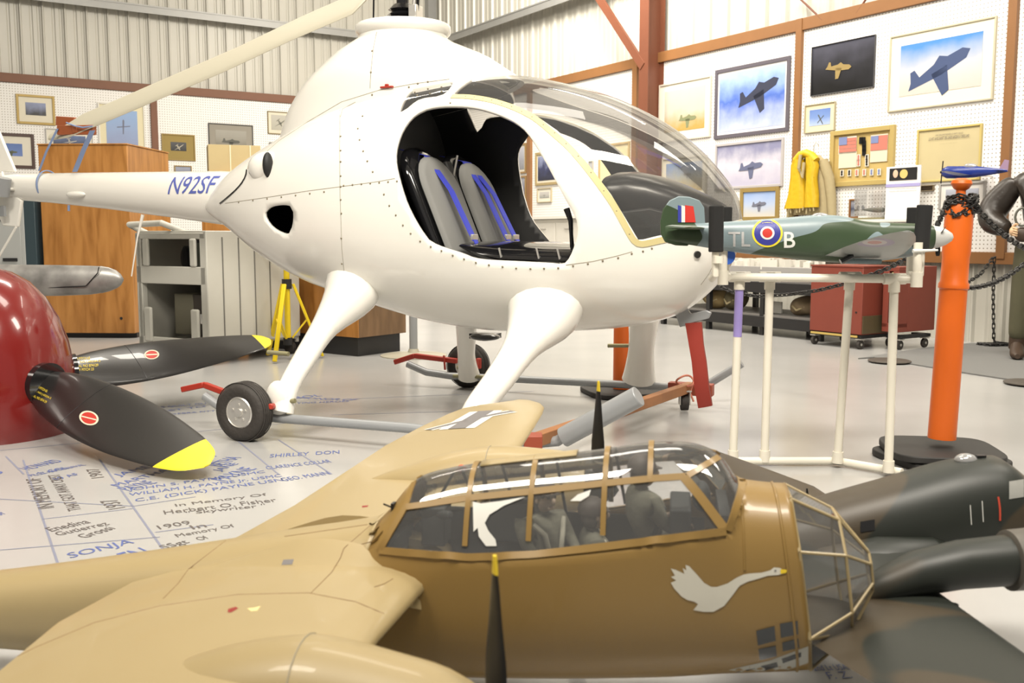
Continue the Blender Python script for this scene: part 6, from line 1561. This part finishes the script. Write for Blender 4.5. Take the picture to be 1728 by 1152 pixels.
for sd, pts in ((0, [(1354, 272, 10), (1345, 300, 10), (1338, 335, 9), (1334, 368, 8)]), (1, [(1389, 272, 10), (1399, 300, 10), (1403, 335, 9), (1404, 366, 8)])):
    m = MB(); P_ = [hgl(a, b) + Vector((0, .0, 0)) for a, b, r in pts]; m.tube(P_, [r / 1650 * 9.6 for a, b, r in pts], 14); m.build('sleeve', M_kh, T)
m = MB(); q = hgl(1371, 262); m.tube([q + Vector((-.20, .02, -.08)), q + Vector((0, .02, .01)), q + Vector((.22, .02, -.08))], .01, 8); m.tube([q + Vector((0, .02, 0)), q + Vector((0, .02, .10)), q + Vector((.02, .02, .13)), q + Vector((.04, .04, .12)), q + Vector((.03, .06, .09))], .005, 8); m.build('hanger', M_alu, T)
T = thing('life_vest', 'bright yellow life vest hanging over the khaki jacket on the wall', 'vest', hgM @ Matrix.Translation((0, -.10, 0)))
M_lv = mat('vest_yellow', (.58, .37, .008), .55, bump=.5, bscale=18)
def gv(rows, th, **k):
    o = garment(rows, th, M_lv, 'vest_panel', T, **k); return o
gv([(1352, 1366, 270), (1348, 1368, 280), (1347, 1369, 300), (1342, 1370, 330), (1336, 1369, 352)], .055)
gv([(1374, 1386, 266), (1373, 1391, 280), (1373, 1388, 300), (1371, 1391, 330), (1370, 1391, 350)], .055, seed=2)
m = MB(); m.tube([hgl(1354, 272), hgl(1362, 262), hgl(1371, 259), hgl(1380, 263), hgl(1388, 272)], .045, 12); m.build('collar', M_lv, T)
m = MB(); m.tube([hgl(1368, 262) + Vector((0, -.06, 0)), hgl(1366, 285) + Vector((0, -.07, 0)), hgl(1372, 300) + Vector((0, -.07, 0)), hgl(1374, 275) + Vector((0, -.06, 0))], .018, 8); m.build('cord', M_kh, T)
m = MB()
for k in range(9): a = hgl(1342 + k * 5.5, 350); m.tube([a + Vector((0, -.03, 0)), a + Vector((.01 * math.sin(k), -.03, -.05 - .02 * math.sin(k * 2.3)))], .009, 6)
m.build('fringe', M_kh, T)

# ============================================================ wall shelf, poster, glass case, blue model plane
a = wp(MR, 1428, 371, .06); b = wp(MR, 1560, 371, .06)
T = thing('wall_shelf', 'narrow white wall shelf under the glass case and white poster', 'shelf', MR @ Matrix.Translation((a.x, -.19, a.z - .02)))
m = MB(); m.box(((b.x - a.x) / 2, 0, .0), (b.x - a.x, .30, .03)); m.build('board', mat('shelf_white', (.7, .68, .62), .5), T, bevel=.003)
m = MB()
for x in (.2, b.x - a.x - .2): m.bar((x, .13, -.18), (x, -.10, -.02), .02, .02)
m.build('bracket', M_alu, T)
sz = a.z - .003
P0 = wp(MR, 1497, 282, .25); P1 = wp(MR, 1551, 373, .25)
T = thing('poster', 'white upright poster with a medal photograph and purple stripe, standing on the wall shelf', 'poster', MR @ Matrix.Translation(((P0.x + P1.x) / 2, -.25, sz)))
w = P1.x - P0.x; h = P0.z - sz
m = MB(); m.box((0, 0, h / 2), (w, .012, h)); m.build('board', mat('poster_white', (.74, .73, .72), .5), T, smooth=False)
m = MB(); m.box((0, -.008, h * .64), (w, .004, h * .06)); m.build('purple_stripe', mat('stripe_purple', (.34, .32, .58), .5), T)
m = MB(); m.box((0, -.009, h * .85), (w * .80, .004, h * .23)); m.build('photograph', M_bk, T)
m = MB(); m.cyl((.01, -.015, h * .85), (.01, -.011, h * .85), h * .085, 28); m.build('medal_print', mat('medal_gold', (.62, .46, .16), .4), T); m = MB(); m.ball((-w * .22, -.012, h * .86), h * .07, (.8, .06, 1.1)); m.build('hand_print', mat('hand_pale', (.6, .42, .3), .6), T)
for s_, zz in (('THE CONGRESSIONAL GOLD MEDAL', .57), ('WOMEN AIRFORCE SERVICE PILOTS', .52)):
    vs_, fs_ = fit_text(s_, w * .8, h * .018); m = MB(); m.add([Vector((-w * .4 + v.x, -.0085, h * zz + v.y)) for v in vs_], fs_); m.build('lettering', mat('grey_ink', (.35, .35, .38), .6), T, smooth=False, fix=False)
m = MB(); m.bar((0, .01, h * .5), (0, .12, .01), .03, .006); m.build('back_strut', M_skid, T)
P0 = wp(MR, 1450, 322, .22); P1 = wp(MR, 1494, 372, .22); w = P1.x - P0.x; h = P0.z - sz
T = thing('display_case', 'clear acrylic display case on the wall shelf, left of the white poster', 'display case', MR @ Matrix.Translation(((P0.x + P1.x) / 2, -.19, sz)))
m = MB(); m.box((0, 0, h / 2 + .02), (w, .2, h - .03)); m.build('acrylic_cover', glass_mat('acrylic', (.93, .93, .93), .2, .05), T, smooth=False); m = MB(); m.box((0, 0, .009), (w + .02, .22, .017)); m.build('case_base', mat('base_olive', (.2, .18, .1), .5), T)
def small_plane(name, label, M_, L, span, mc, mu, tail=True):
    T = thing(name, label, 'model aircraft', M_)
    m = MB(); m.loft([ringyz(x * L, w * L, (z - h_) * L, (z + h_) * L, 16, 2) for x, w, z, h_ in [(-.5, .006, .03, .018), (-.3, .03, .02, .045), (-.05, .055, .01, .08), (.2, .06, 0, .088), (.36, .075, 0, .088), (.42, .05, 0, .06), (.43, .005, 0, .01)]]); m.build('fuselage', mc, T, ang=60)
    for sg in (1, -1):
        m = MB(); m.loft([airfoil((.22 * L, sg * .02 * L, -.04 * L), (-.03 * L, sg * .02 * L, -.04 * L), .04 * L), airfoil((.20 * L, sg * span * .8, -.01 * L), (.03 * L, sg * span * .8, -.01 * L), .02 * L), airfoil((.15 * L, sg * span, 0), (.08 * L, sg * span, 0), .006 * L)]); m.build('wing', mc, T, ang=60)
    m = MB(); m.loft([airfoil((-.36 * L, -.17 * L, .03 * L), (-.46 * L, -.17 * L, .03 * L), .01 * L), airfoil((-.36 * L, .17 * L, .03 * L), (-.46 * L, .17 * L, .03 * L), .01 * L)]); m.build('tailplane', mc, T)
    m = MB(); m.prism([(-.37 * L, -.004, .03 * L), (-.44 * L, -.004, .18 * L), (-.50 * L, -.004, .17 * L), (-.50 * L, -.004, .02 * L)], (0, 1, 0), .008); m.build('fin', mu, T)
    m = MB(); m.ball((.03 * L, 0, .085 * L), .055 * L, (1.8, .7, .8)); m.build('cockpit_canopy', glass_mat('dome_perspex'), T)
    m = MB(); m.bar((.44 * L, 0, -.16 * L), (.44 * L, 0, .16 * L), .02 * L, .008 * L); m.cyl((.42 * L, 0, 0), (.46 * L, 0, 0), .02 * L, 10); m.build('propeller', M_gm, T)
    return T
small_plane('model_plane', 'grey model plane inside the clear acrylic case', MR @ Matrix.Translation(((P0.x + P1.x) / 2, -.19, sz + .095)), w * .9, .085, mat('model_grey', (.16, .17, .14), .5), M_skid)
pB = wp(MR, 1640, 291, .45)
T = small_plane('model_plane', 'dark blue model plane with striped tail, mounted on the wall above the orange stanchion', MR @ Matrix.Translation((pB.x, -.45, pB.z)) @ Matrix.Rotation(PI + .1, 4, 'Z') @ Matrix.Rotation(-.06, 4, 'Y'), .64, .36, mat('navy_blue', (.012, .03, .20), .25), mat('tail_stripe', (.30, .20, .30), .5))
m = MB(); m.cyl((0, 0, -.02), (0, -.43, -.02), .008, 8); m.build('wall_rod', M_alu, T)

# ============================================================ bench, diorama, bags, red cabinets
f0 = gl(MR, 1390, 579); f1 = gl(MR, 1228, 557)
yf = (f0.y + f1.y) / 2; xb1 = f0.x; xb0 = f1.x - 1.0; xb1 = min(xb1, gl(MR, 1388, 578).x - .05)
T = thing('display_bench', 'long black two-tier bench along the right wall under the framed pictures', 'bench', MR @ Matrix.Translation(((xb0 + xb1) / 2, yf, 0)))
Lb = xb1 - xb0; Db = .75
m = MB(); m.box((0, Db / 2, .56), (Lb, Db, .03)); m.build('table_top', mat('bench_grey', (.18, .17, .16), .5), T, bevel=.003)
m = MB(); m.box((0, .0, .49), (Lb, .05, .11)); m.box((0, Db, .49), (Lb, .05, .11)); m.build('top_rail', M_bk, T, bevel=.003)
m = MB(); m.box((0, .0, .14), (Lb, .05, .11)); m.box((0, Db, .14), (Lb, .05, .11)); m.build('bottom_rail', M_bk, T, bevel=.003)
m = MB(); m.box((0, Db / 2, .20), (Lb, Db, .025)); m.build('lower_shelf', mat('bench_grey', (.18, .17, .16), .5), T)
for x in (-Lb / 2 + .04, -Lb / 2 + Lb / 3, -Lb / 2 + 2 * Lb / 3, Lb / 2 - .04):
    for y in (.02, Db - .02): m = MB(); m.box((x, y, .27), (.05, .05, .54)); m.build('leg', M_bk, T)
T = thing('airfield_diorama', 'white airfield diorama with rows of tiny pale models on the black bench', 'diorama', MR @ Matrix.Translation((xb1 - 1.5, yf + .36, .578)))
m = MB(); m.box((0, 0, .06), (2.6, .6, .12)); m.build('diorama_board', mat('board_grey', (.30, .29, .28), .6), T, bevel=.003)
rnd = random.Random(3); m = MB()
for k in range(90): 
    x, y = rnd.uniform(-1.25, 1.2), rnd.uniform(-.27, .27); m.box((x, y, .12 + .02), (rnd.uniform(.05, .22), rnd.uniform(.03, .08), rnd.uniform(.04, .12)), Matrix.Rotation(rnd.uniform(0, 3), 3, 'Z'))
o = m.build('tiny_models', mat('model_white', (.62, .60, .54), .5), T, smooth=False); o['kind'] = 'stuff'
def bag(label, px, py, sz_, sc, col, seed):
    q = gl(MR, px, py, .215); T_ = MR @ Matrix.Translation((q.x, yf + .22, .2125 + 0))
    m = MB(); rnd = random.Random(seed); m.ball((0, 0, sz_ * sc[2]), sz_, sc, 28, 18)
    for i, v in enumerate(m.v):
        n = math.sin(v.x * 23 + seed) * math.cos(v.z * 31 + v.y * 17); v *= 1; v.x += .009 * n; v.y += .009 * math.cos(v.x * 29 + v.z * 19); v.z = max(.002, v.z + .012 * n)
    T = thing('kit_bag', label, 'bag', T_)
    m.build('bag_body', mat('bag_%d' % seed, col, .9, bump=.5, bscale=20), T, ang=70)
    m = MB(); m.tube([(-sz_ * .5 * sc[0], -sz_ * sc[1] * .8, sz_ * sc[2]), (0, -sz_ * sc[1] * 1.06, sz_ * sc[2] * .6), (sz_ * .5 * sc[0], -sz_ * sc[1] * .8, sz_ * sc[2])], .012, 8); m.build('strap', M_kh, T)
bag('khaki canvas bag on the lower bench shelf nearest the helicopter nose', 1208, 520, .15, (1.25, .8, .75), (.26, .19, .085), 5)
bag('dark olive bag behind the purple-marked upright pipe on the bench shelf', 1250, 522, .14, (1.0, .9, .85), (.10, .085, .045), 6)
bag('brown furry cap-like bag on the bench shelf beside the red cabinet', 1362, 532, .13, (1.2, .8, .75), (.20, .15, .09), 7)
o = MB().box((0, 0, .06), (.16, .02, .12)).build('leaning_frame', mat('pale_frame', (.6, .6, .56), .5), None, bevel=.004); o.matrix_world = MR @ Matrix.Translation((gl(MR, 1272, 530, .215).x, yf + .25, .2135)); tag(o, 'small white frame standing on the lower bench shelf between the bags', 'frame')
# white counter seen through the cabin
c = gz(930, 545); 
T = thing('white_counter', 'white drawer counter seen through the open cabin doors', 'cabinet', MR @ Matrix.Translation((gl(MR, 930, 540).x - 1.2, -1.10, 0)))
m = MB(); m.box((0, .33, .62), (2.6, .66, 1.24)); m.build('carcass', mat('counter_white', (.68, .66, .60), .5), T, bevel=.006); m = MB(); m.box((0, .31, 1.26), (2.7, .74, .03)); m.build('counter_top', mat('counter_white', (.68, .66, .60), .5), T)
for k in range(4):
    m = MB(); m.box((-.96 + k * .64, -.008, 1.02), (.60, .016, .34)); o = m.build('drawer', mat('drawer_white', (.64, .62, .56), .5), T, bevel=.004)
    m = MB(); m.box((-.96 + k * .64, -.025, 1.12), (.2, .02, .015)); m.build('handle', M_alu, o)
    m = MB(); m.box((-.96 + k * .64, -.02, .60), (.50, .03, .40)); m.build('glass_door', mat('pale_pane', (.45, .46, .42), .3), T, bevel=.003)
# red cabinets on dollies
cr_ = gl(MR, 1452, 590); cl = gl(MR, 1388, 578)
M_rc = mat('red_cabinet_paint', (.20, .042, .026), .5, vary=.08)
def casters(T, pts, z=.045, r=.042):
    for x, y in pts:
        m = MB(); m.cyl((x - .014, y, r), (x + .014, y, r), r, 20); o = m.build('caster', M_tyre, T, bevel=.004); m = MB(); m.box((x, y, r * 2 + .006), (.06, .06, .012)); m.cyl((x - .018, y, r), (x + .018, y, r), .012, 10); m.build('caster_fork', M_alu, o)
W = cr_.x - cl.x; x0 = cl.x; y0 = cr_.y
T = thing('red_cabinet', 'dark red box cabinet on a small caster dolly behind the pipe stand', 'cabinet', MR @ Matrix.Translation((x0, y0, 0)))
m = MB(); m.box((W / 2, .24, .43), (W, .48, .60)); m.build('carcass', M_rc, T, bevel=.005)
m = MB(); m.box((W + .004, .24, .22), (.01, .46, .16)); m.build('kick_panel', mat('kick_green', (.09, .07, .035), .5), T)
m = MB(); m.box((W / 2, .24, .738), (W + .01, .49, .014)); m.build('top_board', M_rc, T)
m = MB(); m.box((W / 2, .02, .112), (W, .06, .03)); m.box((W / 2, .46, .112), (W, .06, .03)); m.box((.03, .24, .112), (.05, .5, .03)); m.box((W - .03, .24, .112), (.05, .5, .03)); m.build('dolly', M_bk, T)
m = MB(); m.box((W / 2, -.014, .115), (W * .9, .008, .018)); m.build('dolly_edge', mat('pale_yellow_wood', (.5, .36, .10), .5), T)
casters(T, [(.04, .03), (W - .03, .03), (W - .03, .44), (.04, .44)])
m = MB(); m.cyl((W - .06, -.004, .33), (W - .06, .004, .33), .009, 10); m.build('keyhole', M_bk, T)
x1 = x0 + W + .06; y1 = y0 + .20; W2 = gl(MR, 1632, 580).x - x1
T = thing('red_cabinet', 'dark red cabinet with an open black compartment, behind the tall orange stanchion', 'cabinet', MR @ Matrix.Translation((x1, y1, 0)))
m = MB(); m.box((W2 / 2, .34, .45), (W2, .40, .58)); m.box((W2 / 2, .07, .72), (W2, .14, .04)); m.box((W2 / 2, .07, .20), (W2, .14, .08)); m.box((.03, .07, .45), (.06, .14, .5)); m.box((W2 - .03, .07, .45), (.06, .14, .5)); m.build('carcass', M_rc, T, bevel=.004)
m = MB(); m.box((W2 * .35, .12, .46), (W2 * .5, .03, .44)); m.build('open_compartment', M_black, T)
m = MB(); m.box((W2 * .62, -.004, .47), (.012, .008, .44)); m.build('brass_strip', M_seal, T)
m = MB(); m.box((W2 / 2, .1, .115), (W2, .06, .03)); m.box((W2 / 2, .46, .115), (W2, .06, .03)); m.box((W2 - .03, .28, .115), (.06, .4, .03)); m.build('dolly', M_bk, T)
casters(T, [(.05, .1), (W2 * .4, .1), (W2 - .04, .1), (W2 - .04, .46)])
# grey mat and round plates
pts = [gz(*q, .0) for q in [(1448, 606), (1475, 604), (1560, 619), (1640, 632), (1760, 650), (1900, 640), (1900, 575), (1760, 582), (1640, 580), (1560, 588)]]
o = MB().prism([p + Vector((0, 0, .002)) for p in pts], (0, 0, 1), .008).build('floor_mat', mat('grey_carpet', (.17, .17, .165), .95, bump=.4, bscale=150), smooth=False); tag(o, 'grey carpet mat on the floor at the right edge below the mannequin', 'mat')
for q, lab in [((1501, 609), 'thin dark round plate lying at the edge of the grey mat'), ((1738, 646), 'dark round plate cut by the right edge on the grey mat')]:
    p = gz(*q, .012); o = MB().lathe([(.165, 0), (.165, .006), (.15, .012), (.02, .014)], (0, 0, 0), (0, 0, 1), 40).build('round_plate', mat('plate_dark', (.07, .06, .05), .5)); o.matrix_world = Matrix.Translation((p.x, p.y, .011)); tag(o, lab, 'plate')

# ============================================================ mannequin in flying jacket at the right edge
fp = gz(1722, 606); MX = Matrix.Translation((fp.x + .11, fp.y, 0)) @ Matrix.Rotation(math.radians(-115), 4, 'Z')
T = thing('mannequin', 'standing mannequin in dark leather flying jacket and olive trousers at the right edge', 'mannequin', MX)
M_lj = mat('dark_leather', (.022, .016, .012), .38, bump=.5, bscale=12); M_ot = mat('olive_trousers', (.085, .08, .045), .9, bump=.3, bscale=25); M_bt = mat('brown_boot', (.05, .03, .018), .5); M_sk = mat('mannequin_skin', (.60, .40, .24), .6)
# x forward, y to the figure's left; the figure's right arm is bent, hand at the hip
tr = skin('trousers', [((0, 0, 1.0), (.16, .12)), ((0, .10, .90), (.11, .10)), ((.01, .12, .52), (.085, .085)), ((-.01, .13, .14), (.075, .075)), ((0, -.10, .90), (.11, .10)), ((.01, -.12, .52), (.085, .085)), ((-.01, -.13, .14), (.075, .075))], [(0, 1), (1, 2), (2, 3), (0, 4), (4, 5), (5, 6)], M_ot, T)
sk_ = skin('body', [((0, 0, 1.05), (.12, .10)), ((0, 0, 1.45), (.13, .09)), ((0, 0, 1.56), .06), ((.01, 0, 1.64), .055), ((.02, 0, 1.74), (.075, .085)), ((.01, 0, 1.82), (.065, .075))], [(0, 1), (1, 2), (2, 3), (3, 4), (4, 5)], M_sk, T)
jk = skin('flying_jacket', [((0, 0, 1.02), (.19, .15)), ((0, 0, 1.25), (.20, .15)), ((0, 0, 1.44), (.19, .13)), ((0, 0, 1.53), (.11, .10)),
     ((0, -.20, 1.45), .10), ((-.04, -.36, 1.24), .135), ((.04, -.38, 1.12), .12), ((.20, -.24, 1.06), .06), ((0, .20, 1.45), .10), ((-.04, .34, 1.22), .10), ((.06, .36, 1.10), .09), ((.20, .24, 1.06), .06)],
     [(0, 1), (1, 2), (2, 3), (2, 4), (4, 5), (5, 6), (6, 7), (2, 8), (8, 9), (9, 10), (10, 11)], M_lj, T)
for sg in (-1, 1):
    m = MB(); bx, by, bz = .235, .215 * sg, 1.05
    m.ball((bx + .02, by, bz - .005), .042, (1.05, .6, .9))
    for k in range(4):
        z = bz + .025 - k * .018; L_ = [.06, .07, .065, .05][k]
        m.tube([(bx + .04, by, z), (bx + .04 + L_ * .5, by - .012 * sg, z - .004), (bx + .04 + L_ * .8, by - .03 * sg, z - .010)], [.010, .009, .008], 8)
    m.tube([(bx + .01, by, bz + .03), (bx + .035, by - .022 * sg, bz + .052), (bx + .06, by - .03 * sg, bz + .05)], [.012, .011, .009], 8)
    m.build('hand', M_sk, T)
    m = MB(); m.loft([[Vector((x, .13 * sg + w * math.cos(q), max(.012, z + h * math.sin(q)))) for q in [2 * PI * k / 20 for k in range(20)]] for x, w, z, h in [(-.10, .02, .06, .04), (-.07, .05, .07, .07), (.02, .052, .08, .08), (.10, .055, .05, .045), (.18, .05, .045, .035), (.22, .02, .04, .02)]]); m.cyl((-.02, .13 * sg, .08), (-.02, .13 * sg, .26), .062, 18); m.build('boot', M_bt, T)
m = MB(); m.ball((.015, 0, 1.80), .098, (1, .86, 1.02)); m.ball((-.02, 0, 1.74), .092, (.85, .95, 1.1)); m.build('leather_helmet', M_lj, T)
m = MB(); m.ball((.105, 0, 1.735), .014, (1, .8, 1.4)); m.box((.093, 0, 1.70), (.01, .04, .006)); m.build('face', M_sk, T)
m = MB(); m.ball((.085, .03, 1.76), .010); m.ball((.085, -.03, 1.76), .010); m.build('eyes', M_gloss, T)
m = MB(); m.tube([(.13, -.07, 1.52), (.20, -.08, 1.40), (.21, -.10, 1.22), (.19, -.12, 1.05)], .014, 8); m.tube([(.20, -.15 + .05 * math.cos(t), 1.16 + .07 * math.sin(t)) for t in [2 * PI * k / 20 for k in range(21)]], .009, 8, False); m.build('harness_hose', mat('hose_green', (.10, .10, .08), .6), T)
m = MB(); m.ball((.18, -.14, 1.02), .06, (.6, 1, 1)); m.build('oxygen_mask', M_bt, T)
# white model plane on the white counter
cM = MR @ Matrix.Translation((gl(MR, 930, 540).x + .3, -.85, 1.275))
T = small_plane('model_plane', 'white model plane lying on the white counter, seen through the cabin', cM @ Matrix.Translation((0, 0, .07)) @ Matrix.Rotation(.4, 4, 'Z'), .9, .5, mat('model_cream', (.62, .60, .54), .5), mat('model_cream', (.62, .60, .54), .5))
